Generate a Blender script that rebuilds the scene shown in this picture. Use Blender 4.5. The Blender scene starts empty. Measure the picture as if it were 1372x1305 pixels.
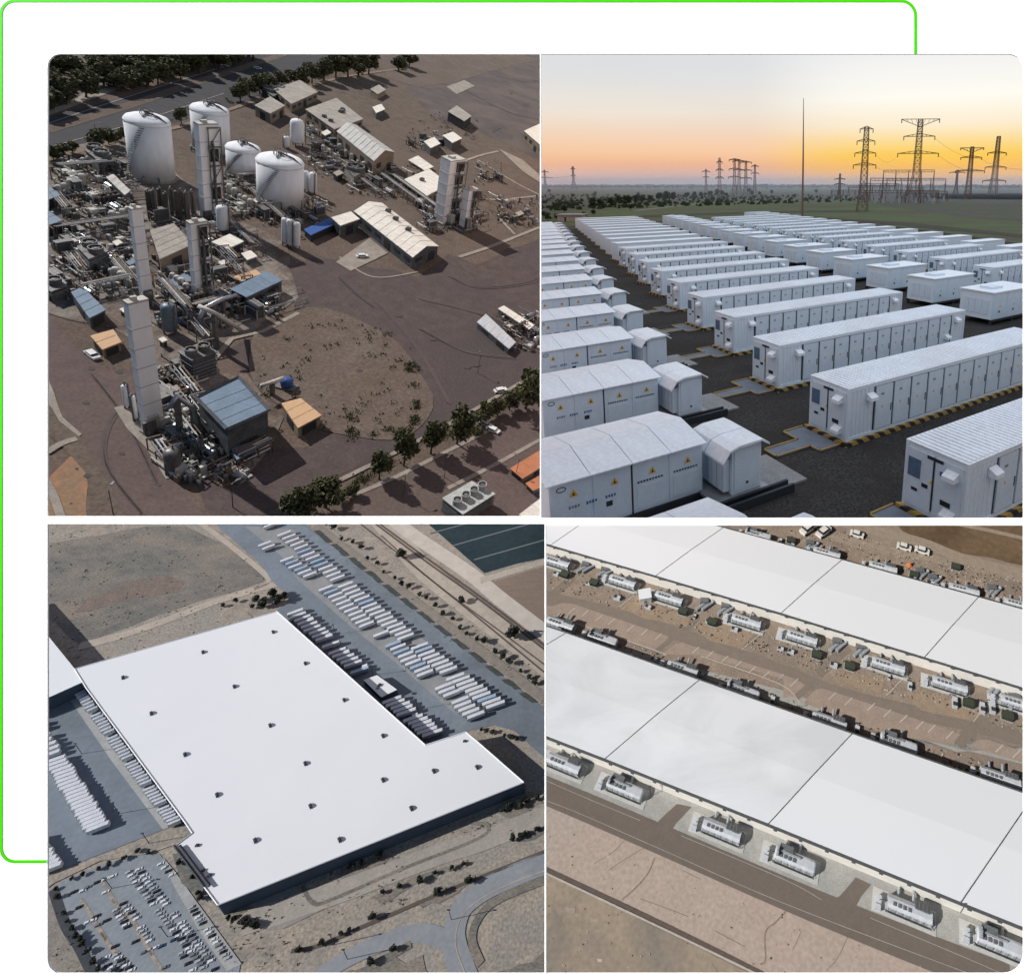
import bpy, bmesh, math, random
from mathutils import Vector, Matrix
from mathutils import noise as mnoise
R = math.radians
random.seed(7)
SC = bpy.context.scene

# ------------------------------------------------------------------ camera (level with the battery yard, 12.4 m above it)
FPX, PX, PY, WPX, HPX = 800.0, 960.0, 440.0, 1372.0, 1305.0      # lens with rise and shift, in picture units
CAM_H = 12.4
TH = math.atan((PY-246.0)/FPX)                                     # camera pitch
CS, SN = math.cos(TH), math.sin(TH)
cam_d = bpy.data.cameras.new('camera'); cam = bpy.data.objects.new('camera', cam_d)
SC.collection.objects.link(cam); SC.camera = cam
cam.location = (0, 0, CAM_H); cam.rotation_euler = (math.pi/2-TH, 0, 0)
cam_d.sensor_fit = 'HORIZONTAL'; cam_d.sensor_width = 36; cam_d.lens = 36*FPX/WPX
cam_d.shift_x = (WPX/2-PX)/WPX; cam_d.shift_y = (PY-HPX/2)/WPX
cam_d.clip_start = .5; cam_d.clip_end = 9000

MW = Matrix(((1, 0, 0), (0, -SN, CS), (0, -CS, -SN)))              # (right, down, forward) -> world
def to_world(c): return MW @ c + Vector((0, 0, CAM_H))

class Place:
    """One of the four places of the collage: its own ground plane, up direction and local metres."""
    def __init__(s, up, h, centre, foot=False):
        s.u = up.normalized(); s.h = h
        s.O = Vector((0, 0, 0)); s.ex = Vector((1, 0, 0)) - s.u*s.u.x; s.ex.normalize()
        s.ey = s.u.cross(s.ex)
        if foot: s.O = -h*s.u
        else: s.O = s._hit(*centre, 0)
        M = MW
        self_cols = [M @ s.ex, M @ s.ey, M @ s.u, to_world(s.O)]
        s.F = Matrix.Identity(4)
        for j, c in enumerate(self_cols):
            for i in range(3): s.F[i][j] = c[i]
    def _hit(s, px, py, z):
        r = Vector(((px-PX)/FPX, (py-PY)/FPX, 1.0)); t = (z-s.h)/s.u.dot(r)
        return r*t
    def g(s, px, py, z=0.0):                                        # point of the ground (or of the level z) seen there
        X = s._hit(px, py, z)-s.O
        return Vector((X.dot(s.ex), X.dot(s.ey), z))
    def pr(s, p):
        X = s.O+s.ex*p[0]+s.ey*p[1]+s.u*p[2]
        return (PX+FPX*X.x/X.z, PY+FPX*X.y/X.z)
    def H(s, base, ytop):                                           # height of something standing at base, top seen at ytop
        B = s._hit(base[0], base[1], 0); k = (ytop-PY)/FPX
        return (k*B.z-B.y)/(s.u.y-k*s.u.z)
    def lat(s, px, py):                                             # a round thing looks wider off the lens axis
        return 1/math.sqrt(1+((px-PX)/FPX)**2)
    def dirv(s, vp):                                                # ground direction running to a vanishing point
        d = Vector((vp[0]-PX, vp[1]-PY, FPX)); v = Vector((d.dot(s.ex), d.dot(s.ey), 0)); return v.normalized()
    def sun(s, base, tip, hgt):                                     # where the sun stands, read from a shadow
        b = s.g(*base); t = s.g(*tip); v = b+Vector((0, 0, hgt))-t
        return (s.F.to_3x3() @ v).normalized()

def _up(v): return -Vector((v[0]-PX, v[1]-PY, FPX)).normalized()
def _upvp(a, b):
    n = Vector((a[0]-PX, a[1]-PY, FPX)).cross(Vector((b[0]-PX, b[1]-PY, FPX))).normalized()
    return n if n.y < 0 else -n
PLANT = Place(_up((390, 1900)), 1.0, (393, 383))
k_ = 12.0*FPX/63/PLANT._hit(204, 238, 0).z
PLANT = Place(_up((390, 1900)), k_, (393, 383))
YARD = Place(Vector((0, -CS, -SN)), CAM_H, (0, 0), foot=True)
up3 = _upvp((-583, -42), (2850, 175)); WARE = Place(up3, 1.0, (393, 1000))
k_ = 14.5*FPX/33/WARE._hit(100, 1075, 0).z; WARE = Place(up3, k_, (393, 1000))
up4 = _upvp((-1850, -55), (2101, -30)); SHED = Place(up4, 1.0, (1050, 1000))
k_ = 12.0*FPX/58/SHED._hit(968, 1115, 0).z; SHED = Place(up4, k_, (1050, 1000))

# ------------------------------------------------------------------ world, suns, exposure
W = bpy.data.worlds.new('World'); SC.world = W; W.use_nodes = True
nt = W.node_tree; bg = nt.nodes['Background']; sky = nt.nodes.new('ShaderNodeTexSky')
sky.sky_type = 'NISHITA'; sky.sun_disc = False; sky.sun_elevation = R(42); sky.sun_rotation = R(-60)
sky.air_density = 1.0; sky.dust_density = .6
nt.links.new(sky.outputs[0], bg.inputs[0]); bg.inputs[1].default_value = .075; sky.ozone_density = 4.0
SC.view_settings.view_transform = 'Standard'; SC.view_settings.look = 'None'
SC.view_settings.exposure = 0.0; SC.view_settings.gamma = 1.0; SC.view_settings.use_curve_mapping = False
SC.cycles.max_bounces = 5; SC.cycles.diffuse_bounces = 3; SC.cycles.glossy_bounces = 2
SC.cycles.transparent_max_bounces = 8; SC.cycles.volume_bounces = 0
SC.cycles.caustics_reflective = False; SC.cycles.caustics_refractive = False

COLS = {}
for n in ('plant', 'yard', 'warehouse', 'sheds', 'display'):
    c = bpy.data.collections.new(n); SC.collection.children.link(c); COLS[n] = c
PLANT.col, YARD.col, WARE.col, SHED.col = COLS['plant'], COLS['yard'], COLS['warehouse'], COLS['sheds']
def add_sun(name, vec, strength, rec, block, col=(1, .955, .89)):                       # each photograph of the collage has its own hour of the day
    d = bpy.data.lights.new(name, 'SUN'); d.energy = strength; d.angle = R(.5); d.color = col
    o = bpy.data.objects.new(name, d); SC.collection.objects.link(o)
    o.rotation_euler = vec.to_track_quat('Z', 'Y').to_euler(); o.location = (0, 0, 60)
    SUNS.append((o, rec, block)); return o
SUNS = []
def link_suns():
    for o, rec, block in SUNS:
        rc = bpy.data.collections.new('lit_by_'+o.name); bc = bpy.data.collections.new('shading_'+o.name)
        for cs, tgt in ((rec, rc), (block, bc)):
            for c in cs:
                for ob in c.objects: tgt.objects.link(ob)
        o.light_linking.receiver_collection = rc; o.light_linking.blocker_collection = bc
add_sun('plant_sun', PLANT.sun((606, 303), (692, 347), PLANT.H((600, 300), 212)), 5.0, [COLS['plant']], [COLS['plant']])
s3 = WARE.sun((699, 1056), (731, 1050), WARE.H((699, 1056), 1047)); s4 = SHED.sun((995, 1130), (1029, 1112), SHED.H((993, 1132), 1119.5))
print('sun3', s3, 'sun4', s4)
add_sun('afternoon_sun', s3, 5.0, [COLS['warehouse'], COLS['display']], [COLS['warehouse']], (1, .985, .96))
print('shedwall', (SHED.g(1288, 1208)-SHED.g(811, 1016)).normalized(), SHED.F.to_3x3().inverted() @ s4)
add_sun('morning_sun', s4, 5.0, [COLS['sheds'], COLS['display']], [COLS['sheds'], COLS['display']])

# ------------------------------------------------------------------ helpers
def srgb(r, g, b):
    f = lambda c: (c/255)/12.92 if c/255 <= .04045 else ((c/255+.055)/1.055)**2.4
    return (f(r), f(g), f(b))
MATS = {}
def mat(name, col, col2=None, rough=.8, metal=0.0, scale=1.0, bump=.0, big=None, bigc=None, spec=.3, stretch=None, contrast=(.35, .65), grime=0.0):
    """noise-mixed paint, soil, steel ...; scale is in noises per metre"""
    if name in MATS: return MATS[name]
    m = bpy.data.materials.new(name); m.use_nodes = True; t = m.node_tree; N = t.nodes; L = t.links
    b = N['Principled BSDF']; b.inputs['Roughness'].default_value = rough; b.inputs['Metallic'].default_value = metal
    b.inputs['Specular IOR Level'].default_value = spec
    col2 = col2 or tuple(c*.8 for c in col)
    tc = N.new('ShaderNodeTexCoord'); mp = N.new('ShaderNodeMapping'); L.new(tc.outputs['Object'], mp.inputs[0])
    if stretch: mp.inputs['Scale'].default_value = stretch
    n1 = N.new('ShaderNodeTexNoise'); n1.inputs['Scale'].default_value = scale; n1.inputs['Detail'].default_value = 8; n1.inputs['Roughness'].default_value = .65
    L.new(mp.outputs[0], n1.inputs['Vector'])
    cr = N.new('ShaderNodeValToRGB'); cr.color_ramp.elements[0].position = contrast[0]; cr.color_ramp.elements[1].position = contrast[1]
    cr.color_ramp.elements[0].color = (*col2, 1); cr.color_ramp.elements[1].color = (*col, 1)
    L.new(n1.outputs['Fac'], cr.inputs[0]); out = cr.outputs[0]
    if big:
        n2 = N.new('ShaderNodeTexNoise'); n2.inputs['Scale'].default_value = big; n2.inputs['Detail'].default_value = 6; n2.inputs['Roughness'].default_value = .6
        n2.inputs['Distortion'].default_value = .6
        L.new(mp.outputs[0], n2.inputs['Vector'])
        r2 = N.new('ShaderNodeValToRGB'); r2.color_ramp.elements[0].position = .42; r2.color_ramp.elements[1].position = .64
        L.new(n2.outputs['Fac'], r2.inputs[0])
        mx = N.new('ShaderNodeMix'); mx.data_type = 'RGBA'; L.new(r2.outputs[0], mx.inputs[0])
        L.new(out, mx.inputs[6]); mx.inputs[7].default_value = (*bigc, 1); out = mx.outputs[2]
    if grime:
        n3 = N.new('ShaderNodeTexNoise'); n3.inputs['Scale'].default_value = scale*7; n3.inputs['Detail'].default_value = 5
        L.new(mp.outputs[0], n3.inputs['Vector'])
        r3 = N.new('ShaderNodeValToRGB'); r3.color_ramp.elements[0].position = .3; r3.color_ramp.elements[1].position = .7
        r3.color_ramp.elements[0].color = (1-grime,)*3+(1,); r3.color_ramp.elements[1].color = (1+grime*.6,)*3+(1,)
        L.new(n3.outputs['Fac'], r3.inputs[0])
        mm = N.new('ShaderNodeMix'); mm.data_type = 'RGBA'; mm.blend_type = 'MULTIPLY'; mm.inputs[0].default_value = 1
        L.new(out, mm.inputs[6]); L.new(r3.outputs[0], mm.inputs[7]); out = mm.outputs[2]
    L.new(out, b.inputs['Base Color'])
    if bump:
        bp = N.new('ShaderNodeBump'); bp.inputs['Strength'].default_value = .6; bp.inputs['Distance'].default_value = bump
        L.new(n1.outputs['Fac'], bp.inputs['Height']); L.new(bp.outputs[0], b.inputs['Normal'])
    MATS[name] = m; return m

class MB:
    def __init__(s): s.v = []; s.f = []; s.m = []
    def q(s, pts, m=0):
        i = len(s.v); s.v += [tuple(p) for p in pts]; s.f.append(tuple(range(i, i+len(pts)))); s.m.append(m)
    def box(s, x0, x1, y0, y1, z0, z1, m=0, M=None):
        p = [Vector((x, y, z)) for z in (z0, z1) for x, y in ((x0, y0), (x1, y0), (x1, y1), (x0, y1))]
        if M: p = [M @ a for a in p]
        i = len(s.v); s.v += [tuple(a) for a in p]
        for f in ((0, 3, 2, 1), (4, 5, 6, 7), (0, 1, 5, 4), (1, 2, 6, 5), (2, 3, 7, 6), (3, 0, 4, 7)):
            s.f.append(tuple(i+k for k in f)); s.m.append(m)
    def prism(s, poly, z0, z1, m=0, mt=None, top=True):
        n = len(poly); a = sum(poly[k][0]*poly[(k+1) % n][1]-poly[(k+1) % n][0]*poly[k][1] for k in range(n))
        if a < 0: poly = poly[::-1]
        i = len(s.v); s.v += [(p[0], p[1], z0) for p in poly]+[(p[0], p[1], z1) for p in poly]
        for k in range(n):
            s.f.append((i+k, i+(k+1) % n, i+n+(k+1) % n, i+n+k)); s.m.append(m)
        if top: s.f.append(tuple(range(i+n, i+2*n))); s.m.append(m if mt is None else mt)
    def lathe(s, x, y, prof, n=20, m=0, M=None):                     # prof: (radius, z) from the bottom up
        i = len(s.v)
        for r, z in prof:
            for k in range(n):
                a = 2*math.pi*k/n; p = Vector((x+r*math.cos(a), y+r*math.sin(a), z)); s.v.append(tuple(M @ p if M else p))
        for j in range(len(prof)-1):
            for k in range(n):
                a, b = i+j*n+k, i+j*n+(k+1) % n
                s.f.append((a, b, b+n, a+n)); s.m.append(m)
        s.f.append(tuple(i+(len(prof)-1)*n+k for k in range(n))); s.m.append(m)
        s.f.append(tuple(i+n-1-k for k in range(n))); s.m.append(m)
    def tube(s, pts, r, n=6, m=0):
        pts = [Vector(p) for p in pts]; i = len(s.v)
        for j, p in enumerate(pts):
            d = (pts[min(j+1, len(pts)-1)]-pts[max(j-1, 0)]).normalized()
            a = d.cross(Vector((0, 0, 1))); a = a.normalized() if a.length > 1e-3 else Vector((1, 0, 0)); b = d.cross(a)
            rr = r[j] if isinstance(r, (list, tuple)) else r
            for k in range(n):
                t = 2*math.pi*k/n; s.v.append(tuple(p+a*math.cos(t)*rr+b*math.sin(t)*rr))
        for j in range(len(pts)-1):
            for k in range(n):
                a, b = i+j*n+k, i+j*n+(k+1) % n
                s.f.append((a, b, b+n, a+n)); s.m.append(m)
        s.f.append(tuple(i+n-1-k for k in range(n))); s.m.append(m)
        e = i+(len(pts)-1)*n; s.f.append(tuple(e+k for k in range(n))); s.m.append(m)
    def bar(s, a, b, w, m=0): s.tube([a, b], w, 4, m)
    def mesh(s, name, mats, smooth=False):
        me = bpy.data.meshes.new(name); me.from_pydata(s.v, [], s.f)
        for m in (mats if isinstance(mats, (list, tuple)) else [mats]): me.materials.append(m)
        me.polygons.foreach_set('material_index', s.m)
        if smooth:
            me.polygons.foreach_set('use_smooth', [True]*len(s.f))
        me.update(); return me

def link(o, P): P.col.objects.link(o); return o
def part(name, mb, mats, parent, P, smooth=False, label=None):
    me = mb if isinstance(mb, bpy.types.Mesh) else mb.mesh(name, mats, smooth)
    o = bpy.data.objects.new(name, me); link(o, P); o.parent = parent
    if label: o['label'] = label
    return o
def tag(o, label, cat=None, group=None, kind=None):
    if label: o['label'] = label
    if cat: o['category'] = cat
    if group: o['group'] = group
    if kind: o['kind'] = kind
    return o
def LM(loc, rz=0, sc=None):
    M = Matrix.Translation(Vector(loc)) @ Matrix.Rotation(rz, 4, 'Z')
    if sc: M = M @ Matrix.Diagonal((*sc, 1))
    return M
def thing(P, name, label, cat, loc=(0, 0, 0), rz=0, group=None, sc=None):
    o = bpy.data.objects.new(name, None); o.empty_display_size = .3; link(o, P); o.matrix_world = P.F @ LM(loc, rz, sc)
    return tag(o, label, cat, group)
def solo(P, name, label, cat, mb, mats, loc=(0, 0, 0), rz=0, group=None, kind=None, sc=None, smooth=False):
    me = mb if isinstance(mb, bpy.types.Mesh) else mb.mesh(name, mats, smooth)
    o = bpy.data.objects.new(name, me); link(o, P); o.matrix_world = P.F @ LM(loc, rz, sc)
    return tag(o, label, cat, group, kind)
def dup(P, root, label, loc, rz=0, sc=None, group=None):
    r = root.copy(); link(r, P); r.matrix_world = P.F @ LM(loc, rz, sc); r['label'] = label
    if group: r['group'] = group
    for ch in KIDS.get(root.name, list(root.children)):
        c = ch.copy(); link(c, P); c.parent = r
        for g in list(ch.children):
            d = g.copy(); link(d, P); d.parent = c
    return r
KIDS = {}
ORD = ['first', 'second', 'third', 'fourth', 'fifth', 'sixth', 'seventh', 'eighth', 'ninth', 'tenth', 'eleventh', 'twelfth']
def nth(i):
    if i < 12: return ORD[i]
    n = i+1; return f"{n}{'th' if 10 < n % 100 < 14 else {1: 'st', 2: 'nd', 3: 'rd'}.get(n % 10, 'th')}"
def sheet(P, name, pts, m, z=0.0, kind='structure', label=None, cat=None, jit=0.0, seg=None, local=False):
    """a flat patch of ground whose outline is given by the points where its corners lie"""
    L = [Vector(p) if local else P.g(*p) for p in pts]; out = []
    for a, b in zip(L, L[1:]+L[:1]):
        n = max(1, int((b-a).length/seg)) if seg else 1
        for k in range(n):
            p = a.lerp(b, k/n)
            if jit and k: p += Vector((mnoise.noise(p*.31), mnoise.noise(p*.31+Vector((9, 9, 9))), 0))*jit
            out.append((p.x, p.y, z))
    mb = MB(); a = sum(out[k][0]*out[(k+1) % len(out)][1]-out[(k+1) % len(out)][0]*out[k][1] for k in range(len(out)))
    mb.q(out if a > 0 else out[::-1]); o = solo(P, name, label, cat, mb, m, kind=kind); return o
def ribbon(P, name, pts, w, m, z, kind='structure', smooth=True, label=None, cat=None, local=False):
    """a road or line of constant width along a centre line"""
    L = [Vector(p) if local else P.g(*p) for p in pts]
    if smooth and len(L) > 2:
        S = []
        for i in range(len(L)-1):
            p0, p1, p2, p3 = L[max(i-1, 0)], L[i], L[i+1], L[min(i+2, len(L)-1)]
            for k in range(6):
                t = k/6; S.append(.5*((2*p1)+(p2-p0)*t+(2*p0-5*p1+4*p2-p3)*t*t+(-p0+3*p1-3*p2+p3)*t**3))
        L = S+[L[-1]]
    mb = MB(); A = []
    for i, p in enumerate(L):
        d = (L[min(i+1, len(L)-1)]-L[max(i-1, 0)]).normalized(); n = Vector((-d.y, d.x, 0))*w/2
        A.append((p+n, p-n))
    for (a, b), (c, d) in zip(A, A[1:]): mb.q([(b.x, b.y, z), (d.x, d.y, z), (c.x, c.y, z), (a.x, a.y, z)])
    return solo(P, name, label, cat, mb, m, kind=kind)

def leaf_crown(n, rx, rz, leaf, seed, lobes=9, base=0.0, flat=False):
    """leaf-sized faces scattered through a lumpy crown"""
    rd = random.Random(seed); mb = MB(); C = []
    for k in range(lobes):
        a = rd.uniform(0, 6.28); r = rd.uniform(.15, .62)*rx; h = rd.uniform(-.55, .6)*rz
        C.append((Vector((r*math.cos(a), r*math.sin(a), h)), rd.uniform(.34, .6)))
    C.append((Vector((0, 0, .25*rz)), .6))
    for k in range(n):
        c, s = rd.choice(C); d = Vector((rd.gauss(0, 1), rd.gauss(0, 1), rd.gauss(0, 1))).normalized()*(rd.random()**.4)
        p = c+Vector((d.x*rx*s, d.y*rx*s, d.z*rz*s)); p.z += base+rz
        if p.z < base*.7: continue
        u = Vector((rd.gauss(0, 1), rd.gauss(0, 1), rd.gauss(0, .7))).normalized(); w = u.cross(Vector((rd.gauss(0, 1), rd.gauss(0, 1), rd.gauss(0, 1)))).normalized()
        l = leaf*rd.uniform(.6, 1.4)
        mb.q([p-u*l-w*l*.3, p+w*l*.55, p+u*l-w*l*.2, p-w*l*.6], 0 if rd.random() < .6 else 1)
    return mb
def trunk_mb(h, r, rx, seed, limbs=5):
    rd = random.Random(seed); mb = MB(); mb.tube([(0, 0, 0), (.1*r, 0, h*.5), (0, .2*r, h)], [r, r*.75, r*.5], 7)
    for k in range(limbs):
        a = rd.uniform(0, 6.28); z = h*rd.uniform(.55, .95)
        mb.tube([(0, 0, z), (math.cos(a)*rx*.35, math.sin(a)*rx*.35, z+rx*.4), (math.cos(a)*rx*.6, math.sin(a)*rx*.6, z+rx*.8)], [r*.4, r*.28, r*.12], 5)
    return mb

# ------------------------------------------------------------------ the white board with its four openings
WD = 13.0                                                            # metres in front of the lens
class Board: pass
BOARD = Board(); BOARD.col = COLS['display']; BOARD.F = Matrix.Translation((0, 0, CAM_H)) @ MW.to_4x4() @ Matrix(((1, 0, 0, 0), (0, 0, -1, 0), (0, 1, 0, 0), (0, 0, 0, 1)))
def bw(px, py): return ((px-PX)/FPX*WD, -(py-PY)/FPX*WD)              # board x right, z up, y away
def rrect(x0, y0, x1, y1, r):                                        # radii tl, tr, br, bl
    out = []
    for (cx, cy, a0, rr) in ((x0, y0, 180, r[0]), (x1, y0, 270, r[1]), (x1, y1, 0, r[2]), (x0, y1, 90, r[3])):
        sx = 1 if cx == x0 else -1; sy = 1 if cy == y0 else -1
        if rr == 0: out.append((cx, cy)); continue
        for k in range(9):
            a = R(a0+k*90/8); out.append((cx+sx*rr+rr*math.cos(a), cy+sy*rr+rr*math.sin(a)))
    return out
WIN = [rrect(63.5, 73, 723.4, 692, (17, 0, 0, 0)), rrect(725, 73, 1371.5, 694.3, (0, 20, 0, 0)),
       rrect(63.5, 702, 729.6, 1304.5, (0, 0, 0, 20)), rrect(731.6, 704, 1371.5, 1304.5, (0, 0, 26, 0))]
def build_board():
    white = mat('white_board_paint', (.93, .93, .93), (.92, .92, .92), rough=.9, scale=.3, spec=.1)
    green = mat('green_line_paint', (.050, .48, .0), (.050, .475, .0), rough=.7, scale=.5, spec=.1)
    bm = bmesh.new(); th = .03
    def ring(pts):
        vs = [bm.verts.new((bw(*p)[0], WD, bw(*p)[1])) for p in pts]
        return [bm.edges.new((vs[i], vs[(i+1) % len(vs)])) for i in range(len(vs))]
    E = ring([(-420, -420), (1790, -420), (1790, 1730), (-420, 1730)])
    for w in WIN: E += ring(w)
    bmesh.ops.triangle_fill(bm, use_beauty=True, use_dissolve=False, edges=E)
    for f in bm.faces:
        if f.normal.y < 0: f.normal_flip()
    ex = bmesh.ops.extrude_face_region(bm, geom=bm.faces[:])
    for v in [g for g in ex['geom'] if isinstance(g, bmesh.types.BMVert)]: v.co.y += th
    bmesh.ops.recalc_face_normals(bm, faces=bm.faces[:])
    me = bpy.data.meshes.new('display_wall'); bm.to_mesh(me); me.materials.append(white)
    o = bpy.data.objects.new('display_wall', me); BOARD.col.objects.link(o); o.matrix_world = BOARD.F; tag(o, 'white wall with four picture openings', kind='structure')
    # the green line: a flat strip 4 px wide round the upper left of the board
    L = [(1226.6, 72.6)]+[(1206.6+20*math.cos(R(a)), 22+20*math.sin(R(a))) for a in range(0, -91, -10)]
    L += [(20+18*math.cos(R(a)), 20+18*math.sin(R(a))) for a in range(270, 179, -10)]
    L += [(20+18*math.cos(R(a)), 1135.7+18*math.sin(R(a))) for a in range(180, 89, -10)]+[(63.2, 1153.7)]
    mb = MB(); S = []
    for i, p in enumerate(L):
        a, b = Vector(L[max(i-1, 0)]), Vector(L[min(i+1, len(L)-1)]); d = (b-a).normalized(); n = Vector((-d.y, d.x))*2.0
        S.append((Vector(p)+n, Vector(p)-n))
    y0, y1 = WD-.001, WD-.012
    def c3(p, y): x, z = bw(*p); return (x, y, z)
    for (a, b), (c, d) in zip(S, S[1:]):
        mb.q([c3(a, y1), c3(c, y1), c3(d, y1), c3(b, y1)]); mb.q([c3(a, y0), c3(a, y1), c3(b, y1), c3(b, y0)])
        mb.q([c3(a, y0), c3(c, y0), c3(c, y1), c3(a, y1)]); mb.q([c3(b, y0), c3(b, y1), c3(d, y1), c3(d, y0)])
    me = mb.mesh('green_line', green); o = bpy.data.objects.new('green_line', me); BOARD.col.objects.link(o); o.matrix_world = BOARD.F
    tag(o, 'thin bright green line with rounded corners on the white wall', 'line')
build_board()

BOXES = {}
def box_of(me):
    k = me.name
    if k not in BOXES:
        n = len(me.vertices); a = [0.0]*(3*n); me.vertices.foreach_get('co', a)
        lo = [min(a[i::3]) for i in range(3)]; hi = [max(a[i::3]) for i in range(3)]
        BOXES[k] = [Vector((x, y, z)) for x in (lo[0], hi[0]) for y in (lo[1], hi[1]) for z in (lo[2], hi[2])]
    return BOXES[k]
def clip_place(P, cuts):
    """each place ends at the partition between it and its neighbour: cut what runs past (cuts: (axis, px, keep_sign))"""
    def wm(o):
        M = o.matrix_basis.copy(); p = o.parent
        while p: M = p.matrix_basis @ M; p = p.parent
        return M
    for o in list(P.col.objects):
        if o.type != 'MESH' or o.get('nocut'): continue
        M = wm(o); vs = o.data.vertices
        if not len(vs): continue
        for ax, px, sg in cuts:
            n = Vector((FPX, 0, -(px-PX))) if ax == 'x' else Vector((0, FPX, -(px-PY)))
            n = (MW @ n)*sg; n.normalize(); org = Vector((0, 0, CAM_H))
            bb = [M @ c for c in box_of(o.data)]
            d = [n.dot(c-org) for c in bb]
            if min(d) >= 0: continue
            if max(d) < 0:
                o['gone'] = 1; break
            Mi = M.inverted(); co = Mi @ org; no = (M.transposed().to_3x3() @ n).normalized()
            bm = bmesh.new(); bm.from_mesh(o.data)
            bmesh.ops.bisect_plane(bm, geom=bm.verts[:]+bm.edges[:]+bm.faces[:], plane_co=co, plane_no=no, clear_inner=True, clear_outer=False)
            me = o.data.copy(); bm.to_mesh(me); bm.free(); o.data = me
            if not len(me.vertices): o['gone'] = 1; break
            vs = me.vertices
            M = wm(o)
    for o in [o for o in P.col.objects if o.get('gone')]:
        for c in list(o.children):
            if not c.get('gone'): c.parent = o.parent; 
        bpy.data.objects.remove(o)
    for o in [o for o in P.col.objects if o.type == 'EMPTY' and not o.children]: bpy.data.objects.remove(o)
# ================================================================== 2: the battery container yard at sunrise
def build_yard():
    P = YARD; rd = random.Random(22)
    VX1 = 2183.0; VX2 = PX-(FPX**2+(PY-246)**2)/(VX1-PX)
    l = P.dirv((VX1, 246)); s = P.dirv((VX2, 246)); rz = math.atan2(l.y, l.x)      # long and short axes of every container
    # ---- sky over the yard: sunrise glow low beyond the pylons
    m = bpy.data.materials.new('sunrise_sky'); m.use_nodes = True; t = m.node_tree; t.nodes.clear(); N = t.nodes; L = t.links
    geo = N.new('ShaderNodeNewGeometry'); sub = N.new('ShaderNodeVectorMath'); sub.operation = 'SUBTRACT'; sub.inputs[1].default_value = (0, 0, CAM_H)
    nrm = N.new('ShaderNodeVectorMath'); nrm.operation = 'NORMALIZE'; sep = N.new('ShaderNodeSeparateXYZ')
    L.new(geo.outputs['Position'], sub.inputs[0]); L.new(sub.outputs[0], nrm.inputs[0]); L.new(nrm.outputs[0], sep.inputs[0])
    def ramp(stops):
        c = N.new('ShaderNodeValToRGB'); e = c.color_ramp.elements
        while len(e) < len(stops): e.new(.5)
        for k, (p, col) in enumerate(stops): e[k].position = p; e[k].color = (*srgb(*col), 1)
        c.color_ramp.interpolation = 'EASE' if False else 'LINEAR'
        L.new(sep.outputs['Z'], c.inputs[0]); return c
    el = lambda y: max(0, math.sin(math.atan((PY-y)/FPX)-TH))
    cool = ramp([(0, (205, 190, 190)), (el(238), (222, 186, 176)), (el(222), (240, 184, 150)), (el(204), (247, 203, 164)), (el(185), (245, 212, 184)), (el(150), (238, 228, 216)), (el(105), (226, 226, 226)), (el(60), (220, 223, 227)), (.6, (214, 228, 246)), (1, (205, 226, 255))])
    warm = ramp([(0, (238, 196, 160)), (el(238), (250, 196, 140)), (el(226), (252, 192, 96)), (el(208), (254, 208, 96)), (el(192), (254, 222, 150)), (el(172), (254, 238, 208)), (el(135), (255, 252, 242)), (el(80), (242, 242, 242)), (.6, (214, 228, 246)), (1, (205, 226, 255))])
    sunv = (to_world(Vector(((1255-PX)/FPX, (215-PY)/FPX, 1)))-Vector((0, 0, CAM_H))).normalized()
    az = N.new('ShaderNodeVectorMath'); az.operation = 'MULTIPLY'; az.inputs[1].default_value = (1, 1, 0); L.new(nrm.outputs[0], az.inputs[0])
    az2 = N.new('ShaderNodeVectorMath'); az2.operation = 'NORMALIZE'; L.new(az.outputs[0], az2.inputs[0])
    dt = N.new('ShaderNodeVectorMath'); dt.operation = 'DOT_PRODUCT'; L.new(az2.outputs[0], dt.inputs[0]); dt.inputs[1].default_value = Vector((sunv.x, sunv.y, 0)).normalized()
    mr = N.new('ShaderNodeMapRange'); mr.interpolation_type = 'SMOOTHSTEP'; L.new(dt.outputs['Value'], mr.inputs[0]); mr.inputs[1].default_value = .955; mr.inputs[2].default_value = 1.0
    nz = N.new('ShaderNodeTexNoise'); nz.inputs['Scale'].default_value = 3.0; nz.inputs['Detail'].default_value = 4
    mpn = N.new('ShaderNodeMapping'); mpn.inputs['Scale'].default_value = (1, 1, 9); L.new(nrm.outputs[0], mpn.inputs[0]); L.new(mpn.outputs[0], nz.inputs[0])
    mx = N.new('ShaderNodeMix'); mx.data_type = 'RGBA'; L.new(mr.outputs[0], mx.inputs[0]); L.new(cool.outputs[0], mx.inputs[6]); L.new(warm.outputs[0], mx.inputs[7])
    hz = N.new('ShaderNodeMapRange'); L.new(nz.outputs['Fac'], hz.inputs[0]); hz.inputs[3].default_value = .965; hz.inputs[4].default_value = 1.035
    em = N.new('ShaderNodeEmission'); L.new(mx.outputs[2], em.inputs[0]); hi = N.new('ShaderNodeMapRange'); L.new(sep.outputs['Z'], hi.inputs[0]); hi.inputs[1].default_value = .25; hi.inputs[2].default_value = .8; hi.inputs[3].default_value = 1; hi.inputs[4].default_value = 1.6; mu = N.new('ShaderNodeMath'); mu.operation = 'MULTIPLY'; L.new(hz.outputs[0], mu.inputs[0]); L.new(hi.outputs[0], mu.inputs[1]); L.new(mu.outputs[0], em.inputs[1])  # overhead emission, out of view, boosted to brighten the containers
    ou = N.new('ShaderNodeOutputMaterial'); L.new(em.outputs[0], ou.inputs[0])
    def pp(px, py, fwd): return to_world(Vector(((px-PX)/FPX, (py-PY)/FPX, 1))*fwd)
    YS = (702, 400, 100, -300)
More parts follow.
